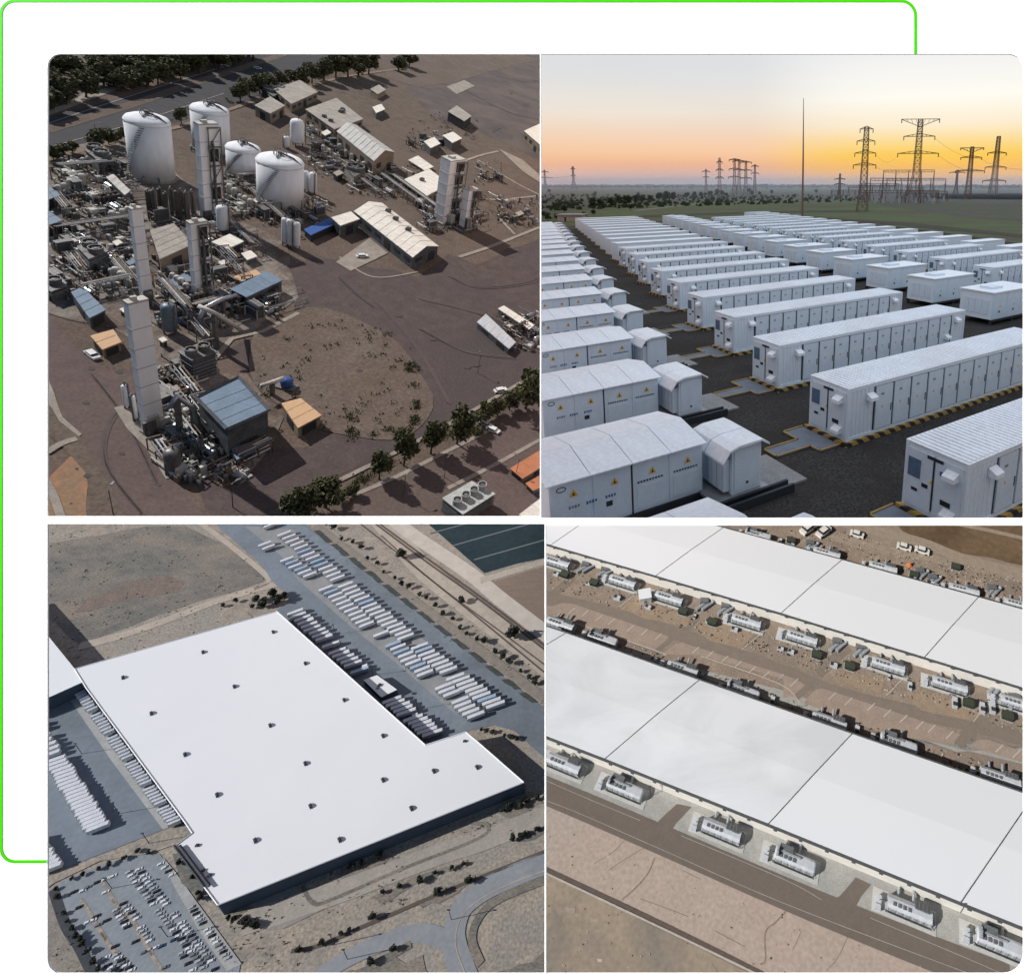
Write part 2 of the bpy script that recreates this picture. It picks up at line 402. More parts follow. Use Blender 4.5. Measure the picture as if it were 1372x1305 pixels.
    mb = MB(); cols = [[pp(724.4, y, f_) for y in YS] for f_ in (13.05, 60, 200, 800, 2700)]       # along the partition to the plant
    cols += [[pp(px, y, 2700) for y in YS] for px in (850, 1000, 1150, 1300, 1450, 1700, 2400)]
    def side(x, f_, tops): return [to_world(Vector((x, (702-PY)/FPX*f_, f_)))]+[to_world(Vector((x, -t_, f_))) for t_ in tops]
    T0 = lambda f_: (0, .25*f_+20, .6*f_+110)
    cols += [side(x, f_, (0, .4*f_+5, .925*f_+80)) for x, f_ in ((3800, 2300), (1600, 800), (520, 200), (260, 60), (200, 13.05))]
    for a, b in zip(cols, cols[1:]):
        for k in range(3): mb.q([a[k], b[k], b[k+1], a[k+1]])
    lf = cols[:5]; rt = cols[-5:][::-1]; mid = cols[5:-5]
    for (a, b), (c, d) in zip(zip(lf, lf[1:]), zip(rt, rt[1:])): mb.q([a[3], b[3], d[3], c[3]])
    top = [lf[-1][3]]+[c[3] for c in mid]+[rt[-1][3]]
    for a, b in zip(top[1:-1], top[2:]): mb.q([top[0], a, b])
    # unseen glowing sky faces added above and right of the opening, lighting the containers
    f_ = 13.05; cr_ = rt[0]
    mb.q([pp(724.4, 60, f_), pp(1376, 60, f_), cr_[3], lf[0][3]]); mb.q([pp(1376, 60, f_), pp(1376, 702, f_), cr_[0], cr_[3]])
    me = mb.mesh('sky', m); o = bpy.data.objects.new('sky', me); P.col.objects.link(o); o['kind'] = 'structure'; o['nocut'] = 1
    o['label'] = 'pale sunrise sky turning orange and yellow at the horizon'
    # ---- ground
    gravel = mat('dark_gravel', (.080, .077, .074), (.028, .027, .027), rough=1, scale=9, bump=.06, big=.3, bigc=(.045, .040, .037), grime=.4, spec=.05, contrast=(.36, .64))
    grass = mat('field_grass', (.085, .120, .042), (.055, .080, .030), rough=1, scale=.05, big=.012, bigc=(.075, .062, .040), bump=.2, stretch=(1, 3.5, 1), grime=.25)
    soil = mat('ploughed_soil', (.060, .045, .036), (.035, .027, .022), rough=1, scale=.2, big=.03, bigc=(.05, .05, .03), grime=.3)
    conc = mat('yard_concrete', (.30, .30, .30), (.22, .225, .23), rough=.9, scale=2, big=.4, bigc=(.26, .26, .26), grime=.25)
    sheet(P, 'ground', [(-3000, 10, 0), (3000, 10, 0), (4500, 3200, 0), (-3000, 3200, 0)], grass, 0, local=True)
    sheet(P, 'gravel_yard', [(500, 318), (750, 308), (900, 300.5), (1000, 296.5), (1085, 293.5), (1200, 304), (1300, 317), (1400, 332), (1700, 380), (1900, 900), (300, 900)], gravel, .03)
    for pts, nm in ([[(600, 301), (760, 303), (900, 296), (1090, 290.5), (1220, 299), (1400, 318), (1400, 322), (1200, 302), (1085, 292.5), (900, 299), (740, 307), (600, 311)], 'soil_bank'],
                    [[(860, 289), (1000, 284), (1160, 282), (1160, 284), (1000, 286.5), (860, 292)], 'soil_strip'],
                    [[(600, 262), (780, 262), (900, 259), (1150, 258), (1372, 260), (1372, 268), (1200, 266), (1000, 266), (880, 272), (790, 281), (600, 290)], 'dry_field'],
                    [[(1150, 262), (1450, 258), (1450, 300), (1300, 292), (1180, 276)], 'dry_field']):
        sheet(P, nm, pts, soil if nm != 'dry_field' else mat('dry_field', (.085, .075, .06), (.06, .056, .045), rough=1, scale=.04, big=.01, bigc=(.065, .075, .045), grime=.2), .06 if 'bank' in nm or 'strip' in nm else .04, jit=3, seg=15)
    ribbon(P, 'dirt_track', [(850, 283), (905, 277), (960, 272), (1020, 270)], 4, mat('track', (.22, .19, .17), rough=1, scale=.5), .1)
    # ---- materials of the containers
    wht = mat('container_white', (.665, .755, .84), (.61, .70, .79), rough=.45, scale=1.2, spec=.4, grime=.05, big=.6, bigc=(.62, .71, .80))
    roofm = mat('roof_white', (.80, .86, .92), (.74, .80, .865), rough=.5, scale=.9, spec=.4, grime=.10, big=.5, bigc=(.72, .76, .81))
    dark = mat('recess_dark', (.03, .036, .045), (.02, .025, .03), rough=.6, scale=3)
    doorm = mat('door_white', (.60, .70, .80), (.54, .64, .74), rough=.4, scale=1.5, grime=.05)
    yellow = mat('sign_yellow', (.70, .42, .04), (.6, .36, .03), rough=.6, scale=4); black = mat('sign_black', (.02, .02, .022), rough=.6, scale=4)
    blue = mat('mark_blue', (.05, .13, .38), rough=.5, scale=4); steel = mat('galvanised_steel', (.33, .35, .37), (.24, .26, .28), rough=.5, metal=.5, scale=3)
    hz = bpy.data.materials.new('hazard_stripes'); hz.use_nodes = True; b = hz.node_tree.nodes['Principled BSDF']; w = hz.node_tree.nodes.new('ShaderNodeTexWave'); w.inputs['Scale'].default_value = .8
    tc = hz.node_tree.nodes.new('ShaderNodeTexCoord'); w.bands_direction = 'DIAGONAL'; hz.node_tree.links.new(tc.outputs['Object'], w.inputs[0])
    cr = hz.node_tree.nodes.new('ShaderNodeValToRGB'); cr.color_ramp.interpolation = 'CONSTANT'; cr.color_ramp.elements[0].color = (.02, .02, .02, 1); cr.color_ramp.elements[1].color = (.38, .25, .06, 1); cr.color_ramp.elements[1].position = .5
    hz.node_tree.links.new(w.outputs[0], cr.inputs[0]); hz.node_tree.links.new(cr.outputs[0], b.inputs['Base Color']); b.inputs['Roughness'].default_value = .8
    # ---- battery container: x along its length, y across (away), origin at the near front corner
    Z0, HC = .25, 2.9
    def wave_wall(mb, x0, x1, y, z0, z1, ny, pitch=.28, d=.035):            # corrugated side wall in the xz plane
        x = x0; k = 0
        while x < x1-.01:
            xa, xb = x, min(x+pitch, x1); q = (xb-xa)
            pts = [(xa, y), (xa+q*.3, y), (xa+q*.45, y-ny*d), (xa+q*.85, y-ny*d), (xb, y)]
            for a, b in zip(pts, pts[1:]): mb.q([(a[0], a[1], z0), (b[0], b[1], z0), (b[0], b[1], z1), (a[0], a[1], z1)])
            x = xb
    def container(Lc, Wc, detail, H=HC, z0=Z0, ndoor=11):
        b = MB(); T = []
        b.box(.02, Lc-.02, .06, Wc-.06, z0, H-.02, 0)
        if detail:
            dx0 = 1.9; dx1 = Lc-1.7
            wave_wall(b, .1, dx0-.1, 0.0, z0+.15, H-.15, -1); wave_wall(b, dx1+.1, Lc-.1, 0, z0+.15, H-.15, -1); wave_wall(b, .1, Lc-.1, Wc, z0+.15, H-.15, 1, .5)
            for x in (0, Lc-.14): 
                for y in (-.02, Wc-.12): b.box(x, x+.14, y, y+.14, z0, H, 0)
            for y in (-.02, Wc-.10): b.box(.14, Lc-.14, y, y+.12, z0, z0+.16, 0); b.box(.14, Lc-.14, y, y+.12, H-.16, H, 0)
            b.box(dx0-.1, dx1+.1, .03, .07, z0+.16, H-.16, 1)
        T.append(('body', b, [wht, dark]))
        r = MB(); r.box(0, Lc, -.03, Wc+.03, H, H+.05, 0)
        if detail:
            x = .15
            while x < Lc-.2: r.box(x, x+.13, .04, Wc-.04, H+.05, H+.095, 0); x += .27
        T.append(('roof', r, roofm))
        if detail:
            w = (dx1-dx0)/ndoor
            dm = MB(); dm.box(.05, w-.09, -.035, .028, z0+.2, H-.2, 0)
            dm.box(w-.2, w-.16, -.06, -.036, z0+1.0, z0+1.4, 1); dm.box(w*.35, w*.35+.09, -.04, -.036, z0+1.25, z0+1.4, 2); dm.box(w*.3, w*.3+.22, -.04, -.0355, z0+1.95, z0+2.05, 3)
            dm = dm.mesh('door', [doorm, dark, yellow, steel])
            for k in range(ndoor): T.append(('door', dm, None, (dx0+k*w, 0, 0)))
            hd = MB(); 
            hd.q([(0, 0, .34), (.5, 0, .34), (.5, -.34, .17), (0, -.34, .17)]); hd.q([(0, -.34, .17), (.5, -.34, .17), (.5, -.34, 0), (0, -.34, 0)])
            hd.q([(0, 0, .34), (0, -.34, .17), (0, -.34, 0), (0, 0, 0)]); hd.q([(.5, 0, .34), (.5, 0, 0), (.5, -.34, 0), (.5, -.34, .17)]); hd.q([(0, 0, .02), (0, -.34, .02), (.5, -.34, .02), (.5, 0, .02)])
            hd = hd.mesh('hood', roofm)
            T += [('hood', hd, None, (1.25, -.02, H-.75)), ('hood', hd, None, (dx1+.35, -.02, H-.7)), ('hood', hd, None, (dx1-.7, -.02, H-1.9))]
            e = MB(); RM = Matrix.Rotation(-math.pi/2, 4, 'Z')
            e.box(-.03, .02, .12, Wc*.48, z0+.16, H-.2, 0); e.box(-.03, .02, Wc*.52, Wc-.12, z0+.16, H-.2, 0)
            e.box(-.05, -.03, Wc*.49, Wc*.51, z0+.3, H-.3, 1)
            T.append(('end_door', e, [doorm, dark]))
            p = MB(); p.box(-.055, -.03, Wc*.72, Wc*.93, z0+1.35, z0+2.1, 0); T.append(('vent_panel', p, mat('vent_blue', (.10, .17, .26), (.07, .12, .2), rough=.5, scale=5)))
            p = MB(); p.box(-.055, -.031, Wc*.15, Wc*.40, z0+1.85, z0+2.02, 0); T.append(('name_plate', p, blue))
            p = MB(); p.box(-.05, -.031, Wc*.2, Wc*.36, z0+.75, z0+.95, 0); p.box(-.05, -.031, Wc*.58, Wc*.68, z0+1.1, z0+1.25, 0); p.box(-.05, -.031, Wc*.75, Wc*.85, z0+.8, z0+.92, 0); T.append(('notice', p, black))
            p = MB(); p.box(-.05, -.031, Wc*.36, Wc*.62, H-.34, H-.22, 0); T.append(('lamp_housing', p, dark))
            for yy, zz in ((Wc*.30, H-.75), (Wc*.3, z0+.35)): T.append(('hood', hd, None, (0, yy, zz), -math.pi/2))
            tr = MB(); tr.q([(-.036, Wc*.56, z0+1.35), (-.036, Wc*.56-.24, z0+1.35), (-.036, Wc*.56-.12, z0+1.57)]); T.append(('warning_sign', tr, yellow))
        p = MB(); p.box(-.16, Lc+.16, -.18, Wc+.18, .03, z0, 0); T.append(('plinth', p, hz))
        return T
    def make(name, label, cat, T, loc, group):
        t = thing(P, name, label, cat, loc, rz, group)
        for it in T:
            nm, mb, ms = it[:3]; o = part(nm, mb, ms, t, P) if ms is not None else part(nm, mb, None, t, P)
            if len(it) > 3: o.location = it[3]
            if len(it) > 4: o.rotation_euler[2] = it[4]
        return t
    yk = lambda k, a=.002924, d=.000975: 246+1/(a+d*k)
    roofz = HC+.05
    # middle column of long battery containers
    def corner(s_, k, a, d, xv, z):
        y = yk(k, a, d); return P.g(xv+s_*(y-246), y, z)
    A1 = P.g(1086.6, 502.6, roofz); F1 = P.g(1132, 532, roofz); far1 = P.g(1325.7, 432, roofz)
    Wc = min(2.6, abs((A1-F1).dot(s))*1.0); Lc = (far1-A1).dot(l)
    print('container', Wc, Lc, (A1-F1).length)
    protoN = protoF = None
    for k in range(-0, 20):
        A = corner(1.507, k, .002924, .000975, 700, roofz); loc = A-s*Wc; loc.z = 0
        label = f"long ribbed battery container, {nth(k)} from the front in the middle column"
        near = k < 10
        if near and protoN is None: protoN = make('battery_container', label, 'container', container(Lc, Wc, True), loc, 'long battery containers in the middle column')
        elif not near and protoF is None: protoF = make('battery_container', label, 'container', container(Lc, Wc, False), loc, 'long battery containers in the middle column')
        else: dup(P, protoN if near else protoF, label, loc, rz)
        if k < 6:                                                            # T shaped slab with a yellow edge at the door end
            sl = MB(); y0, y1 = .2, Wc+.3
            shp = [(-.2, y0), (-.2, y1), (-1.5, y1), (-1.5, y1*.62), (-3.6, y1*.62), (-3.6, y1*.3), (-1.5, y1*.3), (-1.5, y0)]
            sl.prism(shp, .03, .10, 0); e = MB()
            q = []; c = Vector((-1.2, (y0+y1)/2))
            for a, b in zip(shp, shp[1:]+shp[:1]):
                if a[0] == b[0] == -.2: continue
                dx = Vector((b[0]-a[0], b[1]-a[1])); n = Vector((-dx.y, dx.x)).normalized()*.07
                a2, b2 = Vector(a)-n.normalized()*0, Vector(b)
                x0, x1 = sorted((a[0], b[0])); yy0, yy1 = sorted((a[1], b[1]))
                e.box(x0-.04, x1+.04, yy0-.04, yy1+.04, .104, .15, 0)
            t = thing(P, 'door_slab', f"concrete slab with yellow edge before the {nth(k)} long container of the middle column", 'slab', loc, rz, 'yellow edged slabs')
            part('slab', sl, mat('slab_blue_grey', (.17, .20, .24), (.13, .155, .19), rough=.7, scale=2), t, P); part('yellow_edge', e, mat('edge_yellow', (.40, .26, .09), (.28, .20, .08), rough=.8, scale=2), t, P)
    # left column of kiosks with gabled roofs
    FR = P.g(940.7, 588.4, 2.55); FL = P.g(740.8, 653.4, 2.55); TR = P.g(908.8, 543, 2.55)
    La = (FR-FL).dot(l); Wa = min(abs((TR-FR).dot(s)), 4.0); print('kiosk', La, Wa)
    def kiosk(detail):
        T = []; H = 2.45; b = MB(); b.box(-La, 0, .0, Wa, .3, H, 0); b.q([(0, 0, H), (0, Wa, H), (0, Wa/2, H+.32)], 0); b.q([(-La, 0, H), (-La, Wa/2, H+.32), (-La, Wa, H)], 0)
        T.append(('body', b, wht)); n = 4; w = (La+.3)/n
        for sd in (0, 1):
            rp = MB(); ye, yr = (-.15, Wa/2) if sd == 0 else (Wa+.15, Wa/2); z1, z2 = H-.02, H+.36
            P4 = [(0.015, ye, z1), (w-.015, ye, z1), (w-.015, yr, z2), (.015, yr, z2)]
            if sd: P4 = P4[::-1]
            lo = [(x, y, z-.05) for x, y, z in P4]
            rp.q(P4); rp.q(lo[::-1])
            for i in range(4): j = (i+1) % 4; rp.q([lo[i], lo[j], P4[j], P4[i]])
            rp.box(-.02, .03, min(ye, yr), max(ye, yr), z1-.02, z1-.01, 0)
            rp = rp.mesh('roof_panel', roofm)
            for i in range(n): T.append(('roof_panel', rp, None, (-La-.15+i*w, 0, 0)))
        bs = MB(); bs.box(-La-.1, .1, -.1, Wa+.1, .03, .3, 0); T.append(('base_frame', bs, dark))
        if detail:
            w = La/4
            for i in range(4):
                d = MB(); d.box(-La+i*w+.04, -La+(i+1)*w-.04, -.03, 0.0, .4, H-.12, 0)
                if i < 2: d.box(-La+i*w+.5, -La+i*w+.75, -.04, -.031, .95, 1.15, 1) if i == 1 else None
                if i >= 2: 
                    d.box(-La+i*w+.2, -La+(i+1)*w-.2, -.045, -.031, .5, 1.35, 0)
                    for q in range(9): d.box(-La+i*w+.22+q*(w-.44)/9, -La+i*w+.22+(q+.6)*(w-.44)/9, -.05, -.031, 1.5, 1.56, 1)
                T.append(('door', d, [doorm, dark]))
                tr = MB(); x = -La+i*w+w*.55; z = 1.75; tr.q([(x-.15, -.05, z), (x+.15, -.05, z), (x, -.05, z+.28)]); T.append(('warning_sign', tr, yellow))
                tb = MB(); tb.q([(x-.05, -.054, z+.04), (x+.05, -.054, z+.04), (x, -.054, z+.18)]); T.append(('sign_mark', tb, black))
            g = MB(); g.box(-La/2-.03, -La/2+.03, -.034, .0, .3, H-.02, 0); T.append(('seam', g, dark))
            for x in (.25, .5, .78):
                mk = MB()
                for q in range(4): mk.box(-La+x*La*.42+q*.11, -La+x*La*.42+q*.11+.07, -.036, -.031, 1.28+(q % 2)*.02, 1.40, 0)
                T.append(('mark', mk, blue if x > .3 else steel))
            lg = MB(); lg.tube([(-La+.42+.17*math.cos(a), -.037, 2.12+.09*math.sin(a)) for a in [i*.7 for i in range(10)]], .018, 4); T.append(('emblem', lg, dark))
        return T
    Kn = Kf = None
    for k in range(-1, 17):
        c = corner(.688, -.92 if k < 0 else k, .00292, .00099, 705, 2.55); c.z = 0
        label = f"left column kiosk with a shallow gabled roof, {nth(k+1)} from the front"
        if k < 8:
            if Kn is None: Kn = make('power_kiosk', label, 'kiosk', kiosk(True), c, 'kiosks of the left column')
            else: dup(P, Kn, label, c, rz)
        else:
            if Kf is None: Kf = make('power_kiosk', label, 'kiosk', kiosk(False), c, 'kiosks of the left column')
            else: dup(P, Kf, label, c, rz)
    # hooded cabinets next to the kiosks
    f0 = P.g(969, 646, .35); f1 = P.g(1008, 635, .35); Lb = (f1-f0).dot(l); print('cabinet', Lb)
    Hb = 2.35; Wb = Wa*.62
    def cabinet():
        T = []; b = MB(); b.box(-Lb, 0, 0, Wb, .35, Hb, 0); T.append(('body', b, wht))
        d = MB(); d.box(-Lb+.1, -.1, -.04, 0, .5, Hb-.12, 0); d.box(-Lb/2-.05, -Lb/2+.05, -.06, -.041, .7, .8, 1); T.append(('door', d, [doorm, dark]))
        h = MB(); z = Hb
        pr = [(-Lb-.55, z-.42), (-Lb-.22, z+.02), (-Lb*.85, z+.14), (-.1, z+.16), (.28, z-.08)]
        for y0, y1 in ((-.2, Wb*.5-.02), (Wb*.5+.02, Wb+.2)):
            for (x0, z0), (x1, z1) in zip(pr, pr[1:]):
                h.q([(x0, y0, z0), (x1, y0, z1), (x1, y1, z1), (x0, y1, z0)]); h.q([(x0, y1, z0-.09), (x1, y1, z1-.09), (x1, y0, z1-.09), (x0, y0, z0-.09)])
                h.q([(x0, y0, z0-.09), (x1, y0, z1-.09), (x1, y0, z1), (x0, y0, z0)]); h.q([(x0, y1, z0), (x1, y1, z1), (x1, y1, z1-.09), (x0, y1, z0-.09)])
            h.q([(pr[0][0], y1, pr[0][1]), (pr[0][0], y1, pr[0][1]-.09), (pr[0][0], y0, pr[0][1]-.09), (pr[0][0], y0, pr[0][1])])
            h.q([(.28, y0, z-.08), (.28, y0, z-.17), (.28, y1, z-.17), (.28, y1, z-.08)])
        T.append(('hood', h, roofm))
        q = MB(); q.box(-Lb-.3, -Lb-.01, .15, Wb-.1, .5, Hb-.5, 0)
        for i in range(5): q.box(-Lb-.36, -Lb-.31, .25+i*Wb*.16, .32+i*Wb*.16, .6, Hb-.65, 0)
        T.append(('radiator', q, doorm))
        s2 = MB(); s2.box(-Lb-1.0, .35, -.35, -.2, .12, .35, 0); s2.box(-Lb-1.0, .35, Wb+.2, Wb+.35, .12, .35, 0); s2.box(-Lb-.9, .3, -.2, Wb+.2, .22, .34, 1); T.append(('skid_frame', s2, [dark, steel]))
        return T
    cb = None
    for k in range(-1, 17):
        c = corner(.92, -.92 if k < 0 else k, .00292, .00099, 705, 2.4); c.z = 0
        label = f"slim cabinet under a folded hood, {nth(k+1)} from the front beside the left kiosks"
        if cb is None: cb = make('hooded_cabinet', label, 'cabinet', cabinet(), c, 'hooded cabinets beside the kiosks')
        else: dup(P, cb, label, c, rz)
        if k < 5:
            sl = MB(); sl.box(.35, 2.3, -.3, Wb+.2, .03, .13, 0); solo(P, 'concrete_pad', f"pale concrete pad beside the {nth(k+1)} hooded cabinet", 'pad', sl, conc, c, rz, 'concrete pads beside the cabinets')
            tr = MB(); tr.box(-La-2, 1.2, -.75, -.62, .05, .4, 0); tr.box(-La-2, 1.2, -.35, -.22, .05, .4, 0); tr.box(-La-2, 1.2, -.62, -.35, .1, .2, 1)
            solo(P, 'cable_tray', f"steel cable tray in front of the {nth(k+1)} kiosk row", 'cable tray', tr, [dark, steel], c, rz, 'cable trays')
    # short boxes on stilts, then two further columns
    def stilt(Ls, Ws, Hs):
        T = []; b = MB(); b.box(0, Ls, 0, Ws, .55, Hs, 0); T.append(('body', b, wht)); r = MB(); r.box(-.12, Ls+.12, -.12, Ws+.12, Hs, Hs+.1, 0); T.append(('roof', r, roofm))
        f = MB(); f.box(-.1, Ls+.1, -.05, .05, .35, .55, 0); f.box(-.1, Ls+.1, Ws-.05, Ws+.05, .35, .55, 0)
        for x in (0, Ls/2, Ls-.2):
            for y in (0, Ws-.2): f.box(x, x+.2, y, y+.2, .03, .35, 0)
        T.append(('frame', f, dark))
        for i in range(3):
            w = Ls/3; d = MB(); d.box(i*w+.05, (i+1)*w-.05, -.03, 0, .65, Hs-.1, 0); d.box(i*w+w*.5, i*w+w*.5+.15, -.04, -.031, 1.6, 1.75, 1); d.box(i*w+w*.45, i*w+w*.45+.2, -.04, -.031, 1.1, 1.3, 2); T.append(('door', d, [doorm, yellow, black]))
        for i in range(4): v = MB(); v.box(-.05, 0, Ws*(.12+.2*i), Ws*(.26+.2*i), 1.0, 2.3, 0); T.append(('side_panel', v, doorm))
        v = MB(); v.box(Ls*.2, Ls*.45, Ws*.3, Ws*.7, Hs+.1, Hs+.3, 0); T.append(('roof_box', v, wht)); return T
    a = P.g(1159, 355.7, 3.0); c = P.g(1184.7, 361.8, 3.0); e = P.g(1236, 354.5, 3.0); Ls = (e-c).dot(l)*.9; Ws = min(3.2, abs((a-c).dot(s))); print('stilt', Ls, Ws)
    st = None
    for k in range(-2, 17):
        c = corner(4.15, k, .00714, .00099, 707, 3.0)-s*Ws; c.z = 0
        label = f"short white box on a dark frame, {nth(k+2)} from the front beside the long containers"
        if st is None: st = make('inverter_box', label, 'container', stilt(Ls, Ws, 2.95), c, 'short boxes on dark frames')
        else: dup(P, st, label, c, rz)
    a = P.g(1251, 347, roofz); e = P.g(1363.7, 336, roofz); Le = (e-a).dot(l); print('far long', Le)
    pf = None; pF2 = protoF
    for k in range(-2, 14):
        c = corner(5.46, k, .00912, .00099, 705, roofz)-s*Wc; c.z = 0
        label = f"long container, {nth(k+2)} from the front in the second column from the right"
        if pf is None:
            T = container(Le, Wc, True, ndoor=11); pf = make('battery_container', label, 'container', T, c, 'long containers of the right columns')
        else: dup(P, pf, label, c, rz)
    for k in range(0, 15):
        c = corner(7.55, k, .0120, .00099, 705, roofz)-s*Wc; c.z = 0
        dup(P, pF2, f"plain shorter container, {nth(k)} from the front in the rightmost column", c, rz, (.5, 1, 1))
    # boxes near the back of the yard left of the mast
    # ---- mast
    mg = P.g(1075, 291); hm = P.H((1075, 291), 132)
    mm = MB(); mm.tube([(0, 0, 0), (-.4, 0, hm*.5), (-1.0, 0, hm)], [.42, .28, .10], 8); t = thing(P, 'lightning_mast', 'tall thin mast rising alone behind the containers', 'mast', mg)
    part('pole', mm, mat('mast_brown', (.16, .10, .09), rough=.6, scale=1), t, P)
    m2 = MB(); m2.lathe(0, 0, [(.9, 0), (.9, .3), (.5, .35)], 10); part('footing', m2, conc, t, P)
    # ---- lattice pylons
    iron = mat('pylon_iron', (.15, .085, .06), (.10, .06, .045), rough=.7, metal=.2, scale=.5)
    def pylon(px, top, base, arms, wide, label, body=.16, r=None, waist=.35):
        g0 = P.g(px, base); h = P.H((px, base), top); dist = g0.length; r = r or dist/FPX*.42
        t = thing(P, 'lattice_pylon', label, 'pylon', g0, math.atan2(-g0.x, g0.y)*.3, 'pylons on the horizon')
        wb, wt = h*body/2, h*.025; hw = h*waist
        def wd(z): return wb+(wt*1.6-wb)*(z/hw) if z < hw else wt*1.6+(wt-wt*1.6)*((z-hw)/(h-hw))
        for sx in (-1, 1):
            for sy in (-1, 1):
                g = MB(); g.tube([(sx*wd(z), sy*wd(z), z) for z in (0, hw, h)], [r, r*.9, r*.7], 4); part('leg', g, iron, t, P)
        z = 0; g = MB()
        while z < h*.98:
            z2 = min(z+max(wd(z)*1.9, h*.045), h)
            for sx, sy, tx, ty in ((-1, -1, 1, -1), (1, -1, 1, 1), (1, 1, -1, 1), (-1, 1, -1, -1)):
                a = (sx*wd(z), sy*wd(z), z); b_ = (tx*wd(z2), ty*wd(z2), z2); c_ = (tx*wd(z), ty*wd(z), z); d_ = (sx*wd(z2), sy*wd(z2), z2)
                g.bar(a, b_, r*.5); g.bar(c_, d_, r*.5); g.bar(d_, b_, r*.5)
            z = z2
        part('bracing', g, iron, t, P)
        for za, wa, tp in arms:
            za *= h; wa *= h; g = MB(); dz = h*.035
            for sx in (-1, 1):
                if tp: g.bar((0, 0, za-dz*2.5), (sx*wa, 0, za), r*.9); g.bar((0, 0, za), (sx*wa, 0, za), r*.9)
                else: g.bar((0, 0, za+dz), (sx*wa, 0, za), r*.8); g.bar((0, 0, za), (sx*wa, 0, za), r*.9)
                for q in (.25, .5, .75):
                    zz = za+(dz*(1-q) if not tp else -dz*2.5*(1-q)); g.bar((sx*wa*q, 0, za), (sx*wa*(q-.12), 0, zz), r*.5)
            part('crossarm', g, iron, t, P)
            for sx in (-1, 1):
                g = MB(); g.tube([(sx*wa*.97, 0, za), (sx*wa*.97, 0, za-h*.045)], r*1.3, 5); part('insulator', g, iron, t, P)
    pylon(1225, 160, 273, [(1, .23, 1), (.80, .19, 0), (.60, .25, 0)], 1, 'tallest pylon with a wide trough shaped top arm, in the yellow glow', .20)
    pylon(1155, 171, 284, [(.98, .08, 0), (.84, .11, 0), (.70, .13, 0), (.56, .14, 0)], 0, 'dense pylon with four short arms left of the tallest one', .13)
    pylon(1296, 197, 268, [(.98, .22, 1), (.80, .2, 0), (.55, .28, 0)], 1, 'faint pylon with a flat top right of the glow', .12)
    pylon(1330, 183, 262, [(.72, .16, 0), (.48, .18, 0), (.25, .2, 0)], 0, 'dark narrow pylon with a round head near the right edge', .13)
    pylon(1124, 233, 268, [(.8, .2, 0), (.6, .2, 0)], 0, 'short dark pylon left of the four armed one', .15)
    pylon(964, 212, 264, [(.9, .07, 0), (.7, .09, 0), (.5, .1, 0)], 0, 'leftmost slim pylon of the cluster near the mast', .12)
    pylon(984, 213, 262, [(.97, .16, 0), (.72, .16, 0), (.5, .18, 0)], 0, 'second pylon of the cluster near the mast', .15)
    pylon(990, 214, 260, [(.95, .2, 0), (.7, .16, 0)], 0, 'third pylon of the cluster near the mast', .15)
    pylon(999, 216, 262, [(.96, .17, 0), (.73, .18, 0), (.5, .18, 0)], 0, 'fourth pylon of the cluster, with wide arms', .15)
    pylon(1011, 221, 259, [(.95, .12, 0), (.7, .14, 0)], 0, 'rightmost pylon of the cluster near the mast', .12)
    pylon(946, 227, 257, [(.9, .18, 0), (.65, .14, 0)], 0, 'small faint pylon left of the cluster', .14)
    pylon(769, 223, 254, [(.9, .09, 0), (.6, .1, 0)], 0, 'small dark pylon far on the left of the yard', .24)
    pylon(731, 228, 254, [(.9, .2, 0), (.6, .4, 0)], 0, 'small pylon at the very left of the horizon', .2)
    pylon(1280, 228, 262, [(.9, .3, 0)], 0, 'small low pylon just right of the tallest one', .2)
    # ---- substation gantries
    for i, (px, y, w, h_) in enumerate([(1178, 268, 60, 20), (1198, 270, 80, 28), (1206, 273, 90, 16), (1215, 266, 60, 34), (1168, 265, 60, 14), (1240, 270, 50, 12), (1226, 264, 70, 22), (1145, 266, 60, 10)]):
        g0 = P.g(px, y); sc = g0.length/FPX; g = MB(); hh = h_*sc; ww = w*.5*sc; r = sc*.36
        t = thing(P, 'substation_gantry', f"{nth(i)} steel gantry of the substation under the tallest pylon", 'gantry', g0, rd.uniform(-.5, .5), 'substation gantries')
        n = 4
        for k in range(n+1):
            x = -ww+2*ww*k/n; c = MB(); c.bar((x-.8, 0, 0), (x, 0, hh), r); c.bar((x+.8, 0, 0), (x, 0, hh), r); part('column', c, iron, t, P)
        c = MB(); c.bar((-ww, 0, hh), (ww, 0, hh), r); c.bar((-ww, 0, hh-1.6), (ww, 0, hh-1.6), r*.8)
        for k in range(14): x = -ww+ww*k/7; c.bar((x, 0, hh), (x+ww/14, 0, hh-1.6), r*.5)
        part('beam', c, iron, t, P)
        c = MB()
        for k in range(9): x = -ww*.9+ww*.22*k; c.box(x-.6, x+.6, -.6, .6, 0, hh*rd.uniform(.2, .55))
        o = part('switchgear', c, steel, t, P); o['kind'] = 'stuff'
    # ---- power lines
    wire = MB(); 
    for (xa, ya, za), (xb, yb, zb) in []: pass
    def head(px, top, base, dx, f): g = P.g(px, base); h = P.H((px, base), top); return g+Vector((dx*h, 0, h*f))
    for i, (A_, B_) in enumerate([((1225, 160, 273, .19, .78), (1296, 197, 268, .2, .78)), ((1225, 160, 273, .25, .58), (1296, 197, 268, .28, .53)), ((1296, 197, 268, .2, .78), (1330, 183, 262, .16, .7)), ((1330, 183, 262, .18, .47), (1420, 190, 262, 0, .5)), ((1155, 171, 284, .13, .68), (1225, 160, 273, -.25, .58)), ((1155, 171, 284, .14, .54), (1225, 160, 273, 0, .45)), ((731, 228, 254, .4, .6), (769, 223, 254, 0, .6))]):
        a, b_ = head(*A_), head(*B_); g = MB(); pts = []
